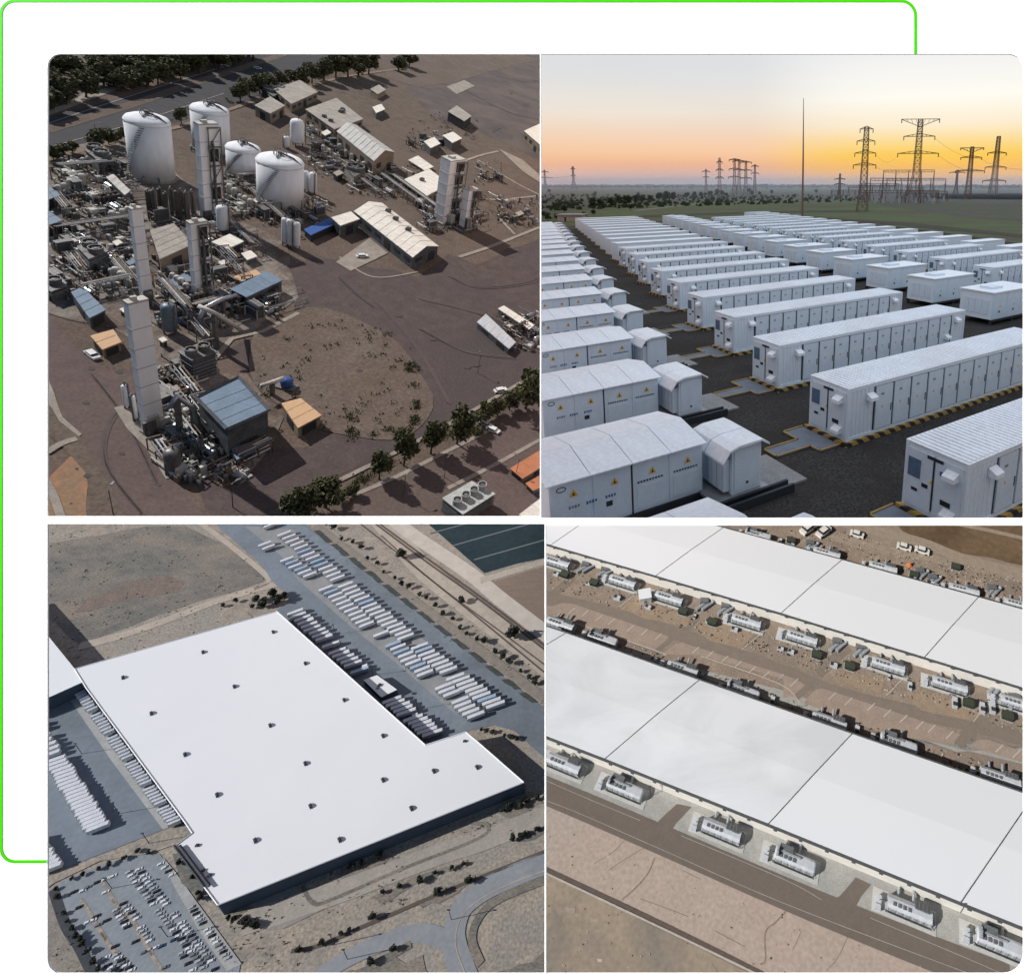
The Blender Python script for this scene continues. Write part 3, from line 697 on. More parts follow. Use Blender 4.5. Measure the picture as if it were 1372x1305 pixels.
        for k in range(13):
            q = k/12; p = a.lerp(b_, q); p.z -= (a-b_).length*.03*4*q*(1-q); pts.append(p)
        g.tube(pts, a.length/FPX*.13, 4); solo(P, 'power_line', f"{nth(i)} thin power line between the pylons", 'cable', g, iron, group='power lines')
    # ---- trees, far woods, small building
    green = mat('leaf_dark_green', (.030, .044, .018), (.022, .034, .014), rough=.8, scale=.4); green2 = mat('leaf_mid_green', (.055, .075, .028), (.04, .055, .02), rough=.8, scale=.4)
    bark = mat('bark', (.06, .045, .035), rough=1, scale=3)
    far = mat('far_wood', (.030, .042, .040), (.022, .032, .030), rough=1, scale=.02)
    cr = [leaf_crown(700, 4.2, 3.6, .55, 40+i).mesh('crown', [green, green2]) for i in range(3)]; tk = trunk_mb(3.5, .28, 3, 3).mesh('trunk', bark)
    spots = [(795, 278, 14), (806, 279, 15), (818, 277, 14), (829, 275, 14), (840, 276, 17), (852, 273, 13), (861, 272, 12), (872, 271, 11), (883, 270, 13), (893, 269, 14), (901, 268, 12), (920, 266, 9), (930, 265, 9), (940, 265, 9), (951, 264, 9), (960, 263, 10), (968, 263, 9), (756, 286, 13), (735, 296, 12), (746, 294, 9), (728, 292, 10), (783, 292, 9), (795, 288, 8), (845, 282, 9), (1007, 262, 7), (1018, 262, 6)]
    spots += [(x+rd.uniform(-3, 3), 262+rd.uniform(-3, 4), rd.uniform(5, 8)) for x in range(735, 1180, 30)]
    for i, (px, y, hp) in enumerate(spots):
        g0 = P.g(px, y); sc = hp*g0.length/FPX/9.5
        t = thing(P, 'tree', f"{nth(i)} bushy tree of the belt in the misty fields behind the yard", 'tree', g0, rd.uniform(0, 6), 'trees in the fields behind the yard', (sc*1.15, sc*1.15, sc))
        part('crown', cr[i % 3], None, t, P).location = (0, 0, 1.2); part('trunk', tk, None, t, P)
    mb = MB()
    for i in range(5200):
        px = rd.uniform(700, 1700); d = rd.uniform(1500, 2300); v = P.g(px, 300); v = v.normalized()*d; hh = (5+5*abs(mnoise.noise(Vector((px*.018, 0, 3))))+rd.uniform(-2, 3))*.75
        z = rd.uniform(0, 1)**.7*hh; a = rd.uniform(0, 3.14); q = rd.uniform(2, 5)
        mb.q([(v.x-q*math.cos(a), v.y-q*math.sin(a), z), (v.x+q*math.cos(a), v.y+q*math.sin(a), z), (v.x+q*.6, v.y, z+q), (v.x-q*.7, v.y, z+q*.8)])
    for k in range(60):
        px = 690+k*18; v = P.g(px, 300).normalized()*2350; w2 = P.g(px+19, 300).normalized()*2350; mb.q([(v.x, v.y, 0), (w2.x, w2.y, 0), (w2.x, w2.y, 4), (v.x, v.y, 4)])
    solo(P, 'far_woodland', 'dark blue line of far woods under the sunrise sky', None, mb, far, kind='stuff')
    mb = MB()
    for i in range(1600):
        px = rd.uniform(700, 1200); y = rd.uniform(262, 292)
        if y > 283-(px-725)*.03: continue
        v = P.g(px, y); q = rd.uniform(.5, 1.6); mb.q([(v.x-q, v.y, 0), (v.x+q, v.y+.3, 0), (v.x+q*.5, v.y, q*1.3), (v.x-q*.6, v.y, q)])
    solo(P, 'scrub', 'low scrub scattered in the fields behind the yard', None, mb, green, kind='stuff')
    a, b_ = P.g(747, 297), P.g(779, 296.5); hh = P.H((747, 297), 289); wl = (b_-a).length
    t = thing(P, 'farm_shed', 'long low shed with pale pink wall and flat roof left behind the kiosks', 'shed', a)
    mb = MB(); mb.box(0, wl, 0, 8, 0, hh); part('wall', mb, mat('pink_wall', (.42, .30, .26), rough=.9, scale=1), t, P); mb = MB(); mb.box(-.5, wl+.5, -.5, 8.5, hh, hh+.3); part('roof', mb, conc, t, P)
    mb = MB(); mb.box(wl*.3, wl*.38, -.05, 0, 0, hh*.7); part('door', mb, dark, t, P)
    # ---- mist lying over the far fields
    hzm = bpy.data.materials.new('mist'); hzm.use_nodes = True; t = hzm.node_tree; t.nodes.clear(); v = t.nodes.new('ShaderNodeVolumePrincipled'); v.inputs['Color'].default_value = (.78, .86, 1, 1); v.inputs['Density'].default_value = .0006; v.inputs['Anisotropy'].default_value = .2
    ou = t.nodes.new('ShaderNodeOutputMaterial'); t.links.new(v.outputs[0], ou.inputs['Volume'])
    mb = MB(); a, b_, c, d = P.g(700, 276), P.g(1500, 276), P.g(1520, 300).normalized()*2450, P.g(705, 300).normalized()*2450
    mb.prism([(p.x, p.y) for p in (a, b_, c, d)], -1, 26)
    o = solo(P, 'haze', None, None, mb, hzm, kind='stuff'); 
    clip_place(P, [('x', 724.6, 1), ('y', 699.0, -1)])
build_yard()
# ================================================================== 1: the gas plant seen from the air
def build_plant():
    P = PLANT; rd = random.Random(5); g = P.g
    asph = mat('plant_asphalt', (.088, .066, .062), (.062, .046, .044), rough=.95, scale=.35, big=.035, bigc=(.062, .050, .050), bump=.03, grime=.25)
    purple = mat('plant_road', (.115, .082, .076), (.090, .064, .060), rough=.95, scale=.3, big=.05, bigc=(.10, .075, .066), grime=.2)
    dirt = mat('plant_dirt', (.125, .094, .074), (.078, .059, .048), rough=1, scale=.3, big=.06, bigc=(.115, .085, .068), bump=.05, grime=.35)
    lot = mat('circle_dirt', (.135, .106, .087), (.100, .077, .066), rough=1, scale=.25, big=.05, bigc=(.105, .078, .060), bump=.05, grime=.3)
    farasph = mat('far_asphalt', (.085, .068, .066), (.066, .054, .053), rough=.95, scale=.2, big=.05, bigc=(.11, .085, .075), grime=.2)
    high = mat('highway', (.050, .048, .052), (.036, .035, .038), rough=.9, scale=.4, grime=.2)
    pale = mat('pale_concrete', (.30, .265, .23), (.21, .185, .16), rough=.9, scale=.5, big=.2, bigc=(.22, .19, .165), grime=.2)
    orange = mat('orange_earth', (.34, .165, .095), (.25, .13, .08), rough=1, scale=.4, big=.12, bigc=(.20, .14, .09), grime=.2)
    scrub = mat('dark_scrub', (.060, .050, .034), (.030, .028, .020), rough=1, scale=.4, grime=.4)
    lp = lambda *a: g(*a)
    far = Vector((0, 0, 0))
    # ---- ground
    mb = MB(); pts = [g(-120, 0), g(-120, 900), g(900, 900), g(900, 110), g(560, 20), g(200, -40)]
    sheet(P, 'ground', pts, dirt, 0, local=True)
    sheet(P, 'asphalt_yard', [(395, 425), (385, 360), (420, 345), (470, 350), (560, 372), (600, 340), (640, 355), (723, 320), (800, 340), (800, 460), (723, 500), (640, 545), (590, 575), (560, 600), (430, 650), (300, 725), (260, 640), (340, 600), (420, 600), (330, 500), (300, 470)], asph, .05, jit=2, seg=5)
    sheet(P, 'far_yard', [(545, 120), (620, 74), (760, 45), (820, 90), (820, 230), (723, 215), (640, 175), (590, 165)], farasph, .05, jit=2.5, seg=6)
    sheet(P, 'far_dirt_lot', [(500, 60), (640, 60), (723, 80), (600, 112), (560, 118), (520, 105)], lot, .10, jit=2, seg=6)
    sheet(P, 'plant_road', [(40, 430), (75, 425), (100, 465), (140, 495), (190, 500), (178, 540), (180, 575), (215, 620), (240, 650), (275, 690), (330, 740), (170, 740), (135, 680), (100, 620), (80, 580), (40, 500)], purple, .10, jit=1, seg=5)
    pts = []; c = Vector((452, 505)); 
    for k in range(30):
        a = 2*math.pi*k/30; r = 1+.03*math.sin(3*a)+.02*math.sin(7*a+1); pts.append((455+123*r*math.cos(a)+8*math.sin(a), 503+84*r*math.sin(a)+30*math.cos(a)*.9))
    sheet(P, 'dirt_circle', pts, lot, .15, jit=1.0, seg=4)
    sheet(P, 'orange_earth', [(66, 640), (95, 612), (112, 620), (118, 650), (126, 700), (75, 720), (60, 680)], orange, .12, jit=1.5, seg=3)
    sheet(P, 'verge', [(60, 500), (90, 560), (115, 600), (150, 655), (190, 720), (120, 720), (120, 640), (85, 600), (62, 580)], lot, .14, jit=.8, seg=4)
    sheet(P, 'footpath', [(58, 505), (66, 512), (84, 560), (110, 583), (106, 586), (80, 566), (58, 535)], pale, .20, jit=.4, seg=3)
    ribbon(P, 'kerb_path', [(62, 608), (82, 596), (103, 589)], 1.0, pale, .24)
    ribbon(P, 'kerb_path', [(58, 640), (72, 665), (84, 700)], .8, pale, .24)
    # highway at the top
    sheet(P, 'highway', [(-80, 205), (63, 158), (200, 122), (330, 76), (400, 40), (520, 10), (560, 30), (430, 92), (312, 143), (180, 180), (63, 214), (-80, 262)], high, .06)
    ribbon(P, 'median_strip', [(60, 176), (185, 138), (260, 112), (330, 90), (420, 60)], 3.2, lot, .12)
    for k in range(2): ribbon(P, 'lane_line', [(60, 168-k*12+22*k*2), (180, 128+k*38), (300, 90+k*36)], .35, pale, .16)
    sheet(P, 'side_street', [(78, 60), (95, 60), (140, 112), (165, 122), (104, 138), (98, 126)], mat('street_grey', (.12, .105, .095), rough=.9, scale=.4), .08)
    sheet(P, 'pavement', [(100, 135), (112, 125), (150, 118), (180, 112), (100, 143), (62, 157), (62, 150)], pale, .13, jit=.5, seg=4)
    ribbon(P, 'wall_line', [(60, 216), (180, 184), (250, 168), (330, 140), (400, 122), (460, 104), (545, 92)], 1.6, mat('tan_strip', (.20, .15, .11), rough=1, scale=.5), .2)
    sheet(P, 'car_park', [(455, 690), (480, 665), (560, 625), (640, 575), (723, 525), (800, 480), (800, 640), (640, 720), (470, 720)], purple, .12)
    ribbon(P, 'kerb', [(440, 652), (520, 612), (600, 570), (700, 512)], .8, pale, .2)
    ribbon(P, 'kerb', [(475, 664), (530, 640), (590, 610), (660, 575)], .8, pale, .2)
    ribbon(P, 'kerb', [(600, 655), (660, 625), (723, 590)], .8, pale, .2)
    ribbon(P, 'path', [(615, 345), (660, 330), (723, 305)], 1.2, pale, .15)
    ribbon(P, 'path', [(632, 266), (670, 268), (723, 263)], 1.0, pale, .15)
    ribbon(P, 'path', [(668, 292), (690, 315)], .9, pale, .15)
    ribbon(P, 'path', [(600, 225), (640, 210), (668, 203)], 1.2, pale, .15)
    ribbon(P, 'path', [(640, 215), (690, 245), (723, 262)], .9, pale, .15)
    sheet(P, 'drive', [(668, 200), (700, 215), (723, 235), (760, 260), (760, 270), (700, 230)], pale, .17)
    sheet(P, 'concrete_apron', [(450, 352), (495, 320), (520, 340), (470, 364)], pale, .17)
    sheet(P, 'concrete_apron', [(598, 117), (622, 108), (636, 116), (612, 127)], pale, .17)
    ribbon(P, 'yard_line', [(454, 372), (478, 395), (500, 412)], .5, high, .16); ribbon(P, 'yard_line', [(455, 345), (500, 372), (560, 365)], .5, pale, .16)
    ribbon(P, 'wall_base', [(262, 512), (310, 455), (352, 445), (400, 420)], .9, pale, .2, smooth=False)
    ribbon(P, 'plant_kerb', [(162, 545), (180, 573), (205, 598), (232, 640)], 1.6, pale, .2, smooth=False)
    ribbon(P, 'plant_kerb', [(63, 330), (110, 305), (178, 288)], 1.0, pale, .2); ribbon(P, 'plant_kerb', [(80, 330), (100, 350), (120, 385)], 1.6, pale, .2)
    sheet(P, 'plant_floor', [(63, 200), (170, 188), (260, 250), (330, 300), (385, 330), (400, 400), (350, 440), (300, 460), (270, 500), (330, 500), (380, 560), (330, 640), (235, 640), (180, 570), (200, 470), (150, 440), (95, 430), (63, 420)], mat('plant_floor', (.135, .098, .078), (.075, .057, .048), rough=.95, scale=.25, big=.12, bigc=(.21, .185, .16), grime=.35, bump=.04), .13, jit=2, seg=5)
    oil = mat('oil_stain', (.052, .042, .040), (.070, .055, .052), rough=.9, scale=1.5); trk = mat('tyre_track', (.072, .058, .055), (.088, .068, .064), rough=.95, scale=1)
    for i, pts in enumerate([[(600, 370), (640, 385), (700, 380), (723, 372)], [(560, 440), (620, 470), (690, 480)], [(200, 520), (150, 560), (140, 620), (190, 690)], [(620, 120), (680, 150), (723, 160)], [(560, 400), (640, 420), (660, 440)], [(500, 400), (560, 470), (600, 540)], [(660, 100), (700, 110), (723, 108)], [(120, 500), (165, 560), (210, 650)]]):
        for o_ in (0, 3.4): ribbon(P, 'tyre_track', [(x+o_, y+o_*.6) for x, y in pts], .35, trk if 'y' else oil, .16)
    for i in range(26):
        x, y, w = rd.choice([(rd.uniform(480, 715), rd.uniform(355, 540)), (rd.uniform(90, 190), rd.uniform(490, 680)), (rd.uniform(590, 715), rd.uniform(110, 200))])+(rd.uniform(2, 7),)
        sheet(P, 'oil_stain', [(x+w*math.cos(a)*rd.uniform(.7, 1.3), y+w*.5*math.sin(a)*rd.uniform(.7, 1.3)) for a in [k*.628 for k in range(10)]], oil, .155)
    # ---- materials of the plant
    tankw = mat('tank_white', (.74, .75, .77), (.66, .67, .69), rough=.85, scale=.12, stretch=(1, 1, .25), grime=.08, big=.05, bigc=(.66, .67, .69), spec=.1)
    white = mat('plant_white', (.50, .48, .45), (.36, .34, .31), rough=.7, scale=.4, grime=.15)
    roofw = mat('white_roof', (.66, .62, .56), (.52, .48, .43), rough=.8, scale=.3, stretch=(1, 3, 1), grime=.15)
    greyr = mat('grey_roof', (.34, .31, .27), (.25, .225, .20), rough=.9, scale=.3, grime=.2)
    bluer = mat('blue_roof', (.135, .19, .26), (.105, .15, .205), rough=.6, scale=.4, metal=.1, grime=.15)
    tanr = mat('tan_roof', (.52, .34, .20), (.42, .27, .16), rough=.8, scale=1, stretch=(6, .5, 1), grime=.1)
    wallt = mat('tan_wall', (.25, .20, .155), (.17, .135, .105), rough=.9, scale=.6, grime=.2)
    walld = mat('grey_green_wall', (.10, .11, .12), (.055, .062, .07), rough=.8, scale=.8, grime=.3)
    steel = mat('plant_steel', (.20, .20, .20), (.11, .105, .10), rough=.5, metal=.5, scale=1.5, grime=.3)
    rust = mat('rusty_steel', (.20, .13, .09), (.11, .085, .07), rough=.8, metal=.2, scale=1.2, grime=.3)
    dk = mat('plant_dark', (.030, .030, .034), rough=.7, scale=2); bluep = mat('blue_paint', (.04, .10, .30), (.03, .08, .24), rough=.4, scale=1)
    alu = mat('lagging_aluminium', (.36, .37, .39), (.24, .25, .27), rough=.4, metal=.6, scale=1.3, grime=.15)
    PIPES = [steel, alu, white, rust, steel]
    cyl_grey = mat('machine_grey', (.26, .27, .28), (.18, .185, .19), rough=.6, scale=1.2, grime=.2)
    # ---- storage tanks
    def tank(cx, w, ytop, ysh, ybase, label, ladder=True, cap=True):
        c = g(cx, ybase-w*.13); dist = (P.O+P.ex*c.x+P.ey*c.y).z; r = w/2*dist/FPX*P.lat(cx, ybase)
        h = P.H((cx, ybase-w*.13), ysh+w*.12); hd = r*.36
        t = thing(P, 'storage_tank', label, 'tank', c, 0, 'white storage tanks')
        m = MB(); m.lathe(0, 0, [(r*1.0, 0), (r, h)], 40); part('shell', m, tankw, t, P, True)
        m = MB(); m.lathe(0, 0, [(r*1.015, h-.3), (r*1.015, h), (r*.93, h+hd*.38), (r*.72, h+hd*.68), (r*.42, h+hd*.9), (r*.12, h+hd)], 40); part('roof', m, tankw, t, P, True)
        m = MB(); m.lathe(0, 0, [(r*1.12, 0), (r*1.12, .5), (r*1.0, .55)], 32); part('foundation', m, pale, t, P)
        m = MB()
        for k in range(12):
            a = k*math.pi/6; b = (k+1)*math.pi/6; q = r*.28; z = h+hd*.97
            m.bar((q*math.cos(a), q*math.sin(a), z), (q*math.cos(a), q*math.sin(a), z+1.1), .07); m.bar((q*math.cos(a), q*math.sin(a), z+1.1), (q*math.cos(b), q*math.sin(b), z+1.1), .07)
        part('guard_rail', m, steel, t, P)
        m = MB(); m.lathe(0, 0, [(r*.10, h+hd), (r*.10, h+hd+.9)], 8); m.tube([(r*.1, 0, h+hd+.5), (r*.6, .3, h+hd*.95), (r*.95, .4, h+.4)], .22, 6); m.tube([(0, r*.1, h+hd+.6), (.6, -r*.45, h+hd)], .2, 6); part('vent_pipe', m, steel, t, P)
        m = MB(); a0 = -2.3
        for k in range(24):
            a = a0+k*.05; z = h*k/24; m.box(-.5, .5, -.12, .12, z, z+.1, 0, Matrix.Rotation(a, 4, 'Z') @ Matrix.Translation((r+.45, 0, 0)) @ Matrix.Rotation(math.pi/2, 4, 'Z'))
        part('stair', m, steel, t, P)
        for k in range(3): 
            m = MB(); a = -1.9+k*.6; m.tube([(math.cos(a)*r*.98, math.sin(a)*r*.98, h*.12), (math.cos(a)*r*1.25, math.sin(a)*r*1.25, h*.12), (math.cos(a)*r*1.3, math.sin(a)*r*1.3, .2)], .2, 6); part('outlet_pipe', m, steel, t, P)
    tank(205.5, 62, 131, 154, 246, 'tall white domed storage tank at the upper left with rails on its roof')
    tank(284, 52, 122, 141, 207, 'white domed tank behind the tall column with the gridded side')
    tank(327, 47, 179, 193, 239, 'smallest white tank between the two larger ones')
    tank(376, 63, 190, 209, 284, 'broad white domed tank in the middle of the plant')
    colw = mat('column_white', (.84, .84, .84), (.76, .76, .76), rough=.8, scale=.15, stretch=(1, 1, .3), grime=.07, spec=.1)
    # ---- cold box columns
    def column(px, ytop, base, w, dd, label, grid=True, taper=1.0, mt=None, twin=0):
        c = g(*base); dist = (P.O+P.ex*c.x+P.ey*c.y).z; s = dist/FPX; W = w*s*1.04*P.lat(*base); h = P.H(base, ytop)
        rz = math.atan2(*(g(361, 551)-g(304, 576)).yx)
        t = thing(P, 'cold_box_column', label, 'tower', c, rz, 'tall white columns')
        mt = mt or colw; m = MB(); a, b = W*.5, W*.5*dd*.50; bot, top = taper, 1.0
        for f in ((0, 1), (1, 2), (2, 3), (3, 0)):
            q = [(-a, -b), (a, -b), (a, b), (-a, b)]; (x0, y0), (x1, y1) = q[f[0]], q[f[1]]
            m.q([(x0*bot, y0*bot, 0), (x1*bot, y1*bot, 0), (x1, y1, h), (x0, y0, h)])
        part('casing', m, mt, t, P); m = MB(); m.box(-a*1.02, a*1.02, -b*1.02, b*1.02, h, h+.35); m.box(-a*.5, a*.1, -b*.3, b*.4, h+.35, h+.9); part('roof', m, white, t, P)
        m = MB(); k = 0; z = 2.5
        while z < h-2:
            m.box(-a*1.03, a*1.03, -b*1.03, -b*1.0, z, z+.14); m.box(a*1.0, a*1.03, -b, b, z, z+.14); m.box(-a*1.03, -a, -b, b, z, z+.14); z += 3.4
        part('seam', m, mat('seam_grey', (.42, .42, .42), rough=.6), t, P)
        if grid:
            m = MB(); x0, y0 = a*.2, -b*1.0; n = max(4, int(h/4.0))
            for k in range(n+1):
                z = h*k/n*.97; m.box(-a*.2, a*1.15, -b*1.45, -b*1.04, z, z+.22)
                if k < n and k % 2 == 0: m.bar((-a*.2, -b*1.4, z), (a*1.15, -b*1.4, z+h/n), .12)
                elif k < n: m.bar((a*1.15, -b*1.4, z), (-a*.2, -b*1.4, z+h/n), .12)
            part('platform', m, steel, t, P)
            for xx in (-a*.2, a*1.12):
                m = MB(); m.box(xx-.12, xx+.12, -b*1.45, -b*1.38, 0, h*.98); part('post', m, steel, t, P)
            m = MB()
            for k in range(n):
                if rd.random() < .6: m.box(-a*.1, a*.9, -b*1.12, -b*1.02, h*(k+.15)/n, h*(k+.8)/n)
            part('dark_panel', m, dk, t, P)
            m = MB(); m.tube([(a*.3, -b*1.25, 1), (a*.3, -b*1.25, h*.8), (a*.3, -b*.9, h*.84)], .28, 6); part('riser_pipe', m, steel, t, P)
        m = MB(); m.box(-a*1.25, a*1.25, -b*1.25, b*1.25, 0, .6); part('foundation', m, pale, t, P)
        for k in range(3):
            m = MB(); q = rd.uniform(-a, a); m.box(q-.8, q+.8, -b*1.9, -b*1.15, .6, rd.uniform(2, 4)); part('valve_box', m, rd.choice([steel, white]), t, P)
        m = MB(); m.box(-.25, .25, b*1.04, b*1.14, 1, h*.98)
        part('ladder', m, steel, t, P)
    column(285, 166, (284, 293), 27, .9, 'tall white square column with a gridded dark side, between the big tanks')
    column(189, 280, (197, 404), 15, 1.2, 'slender white column left of the grey roofed building', False)
    column(270.5, 298, (271, 394), 24, .9, 'white column with pipes on its right side beside the grey roofed building')
    column(203, 404, (206, 577), 26, 1.0, 'largest pale column rising at the lower left by the road', False, 1.03)
    column(598, 213, (597, 296), 27, 1.2, 'white column at the right end of the plant above its long shadow')
    column(625, 254, (624, 304), 17, 1.1, 'short white column standing right beside the rightmost tall one')
    # ---- upright vessels
    def vessel(px, yt, yb, w, label, mt=None, legs=True, group='upright vessels'):
        base = (px, yb-w*.12); c = g(*base); s = (P.O+P.ex*c.x+P.ey*c.y).z/FPX; r = w/2*s*P.lat(*base); h = P.H(base, yt+w*.1)
        t = thing(P, 'upright_vessel', label, 'vessel', c, rd.uniform(0, 6), group); z0 = h*.1 if legs else 0
        m = MB(); m.lathe(0, 0, [(r*.4, z0), (r*.85, z0+r*.25), (r, z0+r*.6), (r, h-r*.7), (r*.85, h-r*.25), (r*.4, h)], 16); part('shell', m, mt or tankw, t, P, True)
        for k in range(3):
            a = k*2.09; m = MB(); m.bar((r*.8*math.cos(a), r*.8*math.sin(a), 0), (r*.8*math.cos(a), r*.8*math.sin(a), z0+r*.7), .16); part('leg', m, steel, t, P)
        m = MB(); m.tube([(r*.2, 0, h), (r*.2, 0, h+.6), (r*1.2, 0, h+.4), (r*1.25, 0, .3)], .13, 5); part('pipe', m, steel, t, P)
    V = [(398, 158, 198, 19, 'stout white vessel standing behind the broad middle tank'), (299, 274, 314, 17, 'white vessel with rounded ends below the tall gridded column'),
         (382, 291, 330, 10, 'leftmost of three thin white vessels in front of the middle tank'), (389, 293, 333, 10, 'second of three thin white vessels in front of the middle tank'), (397, 297, 335, 11, 'rightmost of three thin white vessels in front of the middle tank'),
         (409, 228, 258, 10, 'left slim white vessel right of the middle tank'), (419, 230, 262, 11, 'right slim white vessel beside the middle tank'), (384, 182, 200, 9, 'small white vessel just behind the dome of the middle tank'),
         (171, 515, 548, 9, 'left white vessel at the foot of the largest column'), (182, 530, 565, 8, 'right white vessel at the foot of the largest column'), (229, 405, 450, 22, 'blue grey vessel behind the largest column'),
         (287, 405, 430, 13, 'dark grey vessel in the pipework below the blue canopy'), (233, 600, 636, 24, 'round rusty vessel at the bottom end of the plant'), (222, 585, 603, 18, 'small blue grey vessel at the bottom end of the plant')]
    for x, a, b, w, lb in V: vessel(x, a, b, w, lb, mt=(mat('vessel_blue', (.17, .22, .27), (.11, .14, .17), rough=.5, metal=.3, scale=.5, grime=.2) if 'blue grey' in lb else steel if 'grey' in lb or 'rusty' in lb else None))
    for i in range(9):
        x = 203+i*7.2+rd.uniform(-1, 1); vessel(x, 252+rd.uniform(-3, 4)+(i % 2)*4, 292+rd.uniform(-3, 5)+(i % 2)*5, 7.5, f"{nth(i)} of the brown gas cylinders in a row below the tall tank", mat('cylinder_brown', (.12, .10, .085), (.07, .06, .05), rough=.6, scale=.6, grime=.3), True, 'brown cylinders below the tall tank')
    # ---- buildings from the corners of their roofs
    def building(label, quad, hp, wallm, roofm, name='industrial_building', cat='building', ridge=None, vents=0, over=.25, openings=True, parapet=False):
        f = max(quad, key=lambda p: p[1]); h = P.H((f[0], f[1]+hp), f[1]); q = [g(x, y, h) for x, y in quad]; c = sum(q, Vector())/4; c.z = 0
        L = [Vector((p.x-c.x, p.y-c.y)) for p in q]
        if (L[1]-L[0]).cross(L[2]-L[1]) < 0: L = L[::-1]
        t = thing(P, name, label, cat, c, 0)
        ctr = Vector((0, 0)); W_ = [p*(1-over/max(p.length, 1)) for p in L]
        m = MB(); m.prism([tuple(p) for p in W_], 0, h-.12, 0, None, False); part('wall', m, wallm, t, P)
        m = MB()
        if ridge is None:
            m.prism([tuple(p) for p in L], h-.12, h+.12, 0); part('roof', m, roofm, t, P)
            m = MB()
            for a, b in zip(L, L[1:]+L[:1]): 
                if parapet: m.bar((a.x, a.y, h+.2), (b.x, b.y, h+.2), .25)
            if parapet: part('parapet', m, wallm, t, P)
            e1, e2 = (L[1]-L[0]), (L[3]-L[0]); n = int(max(e1.length, e2.length)/2.2)
            if e2.length > e1.length: e1, e2 = e2, e1; o = L[0]
            else: o = L[0]
            sm = MB(); 
            for k in range(1, n): 
                a = o+e1*(k/n); b = a+e2; sm.bar((a.x, a.y, h+.125), (b.x, b.y, h+.125), .05)
            if n > 1: part('roof_seam', sm, roofm, t, P)['kind'] = 'stuff'
        else:                                                            # ridge runs between the midpoints of sides 0-1 and 2-3 (or 1-2 / 3-0)
            if ridge == 1: L = L[1:]+L[:1]; W_ = W_[1:]+W_[:1]
            a, b = (L[0]+L[1])/2, (L[2]+L[3])/2; hr = h+(L[0]-L[1]).length*.16
            A3 = lambda p, z: (p.x, p.y, z)
            for s_, pts in ((0, [A3(L[1], h), A3(L[2], h), A3(b, hr), A3(a, hr)]), (1, [A3(a, hr), A3(b, hr), A3(L[3], h), A3(L[0], h)])):
                m = MB(); m.q(pts); lo = [(x, y, z-.2) for x, y, z in pts]; m.q(lo[::-1])
                for i in range(4): j = (i+1) % 4; m.q([lo[i], lo[j], pts[j], pts[i]])
                part('roof', m, roofm, t, P)
            aw, bw_ = (W_[0]+W_[1])/2, (W_[2]+W_[3])/2
            m = MB(); m.q([A3(W_[0], h-.12), A3(W_[1], h-.12), A3(aw, hr-.25)]); m.q([A3(W_[2], h-.12), A3(W_[3], h-.12), A3(bw_, hr-.25)]); part('gable', m, wallm, t, P)
            m = MB(); 
            for k in range(1, 9):
                u = k/9
                for e in (1, 0): p0 = a.lerp(b, u); p1 = (L[1] if e else L[0]).lerp(L[2] if e else L[3], u); m.bar(A3(p0, hr+.03), A3(p1, h+.03), .06)
            part('roof_seam', m, roofm, t, P)['kind'] = 'stuff'
        for k in range(vents):
            u, v = rd.uniform(.15, .85), rd.uniform(.2, .8); p = L[0]+(L[1]-L[0])*u+(L[3]-L[0])*v
            zz = h if ridge is None else h+(L[0]-L[1]).length*.16*(1-abs(2*u-1)); m = MB(); m.box(p.x-.6, p.x+.6, p.y-.6, p.y+.6, zz-.1, zz+.9); m.box(p.x-.4, p.x+.4, p.y-.4, p.y+.4, zz+.9, zz+1.1); part('roof_vent', m, steel, t, P)
        if openings:
            for a, b in zip(W_, W_[1:]+W_[:1]):
                d = b-a; ln = d.length; n = Vector((d.y, -d.x)).normalized()
                if n.y > .3: continue
                k = max(1, int(ln/4.5))
                for i in range(k):
                    p = a+d*((i+.5)/k); w = min(1.3, ln/k*.35); dr = i == k//2; z0, z1 = (0, min(2.6, h*.8)) if dr else (h*.42, h*.72); e = d.normalized()*w
                    m = MB(); p = p+n*.04; p2 = p+n*.05
                    m.q([(p2.x-e.x, p2.y-e.y, z0), (p2.x+e.x, p2.y+e.y, z0), (p2.x+e.x, p2.y+e.y, z1), (p2.x-e.x, p2.y-e.y, z1)])
                    m.q([(p2.x-e.x, p2.y-e.y, z1), (p2.x+e.x, p2.y+e.y, z1), (p.x+e.x, p.y+e.y, z1), (p.x-e.x, p.y-e.y, z1)])
                    part('door' if dr else 'window', m, dk, t, P)
        return t, L, h
    B = building
    B('plain grey flat roofed building left of the piped white column', [(201, 309), (233, 300), (258, 328), (214, 348)], 22, wallt, greyr)
    B('white flat roof building right of the piped white column', [(283, 325), (308, 314), (327, 324), (305, 334)], 14, walld, roofw)
    B('small grey roofed building in front of the white flat roof', [(225, 377), (262, 360), (266, 372), (232, 386)], 7, walld, bluer)
    B('long blue roofed canopy building above the dark shadow in the middle', [(308, 388), (357, 364), (379, 376), (330, 399)], 16, walld, bluer)
    B('narrow blue roofed building near the left edge', [(95, 392), (111, 385), (142, 416), (120, 427)], 15, walld, bluer)
    B('tan roofed shed near the left edge below the narrow blue building', [(121, 450.5), (152, 442), (163, 459), (137, 469)], 12, wallt, tanr, name='shed')
    B('large blue roofed building at the lower end of the plant', [(263, 534), (320, 506), (361, 551), (304, 576)], 42, walld, bluer, parapet=True)
    B('low blue lean-to in front of the large blue roofed building', [(310, 602), (338, 592), (343, 603), (317, 617)], 12, walld, bluer)
    B('tan roofed shed beside the dirt circle', [(377, 541), (403, 534), (431, 557), (399, 574)], 14, wallt, tanr, name='shed')
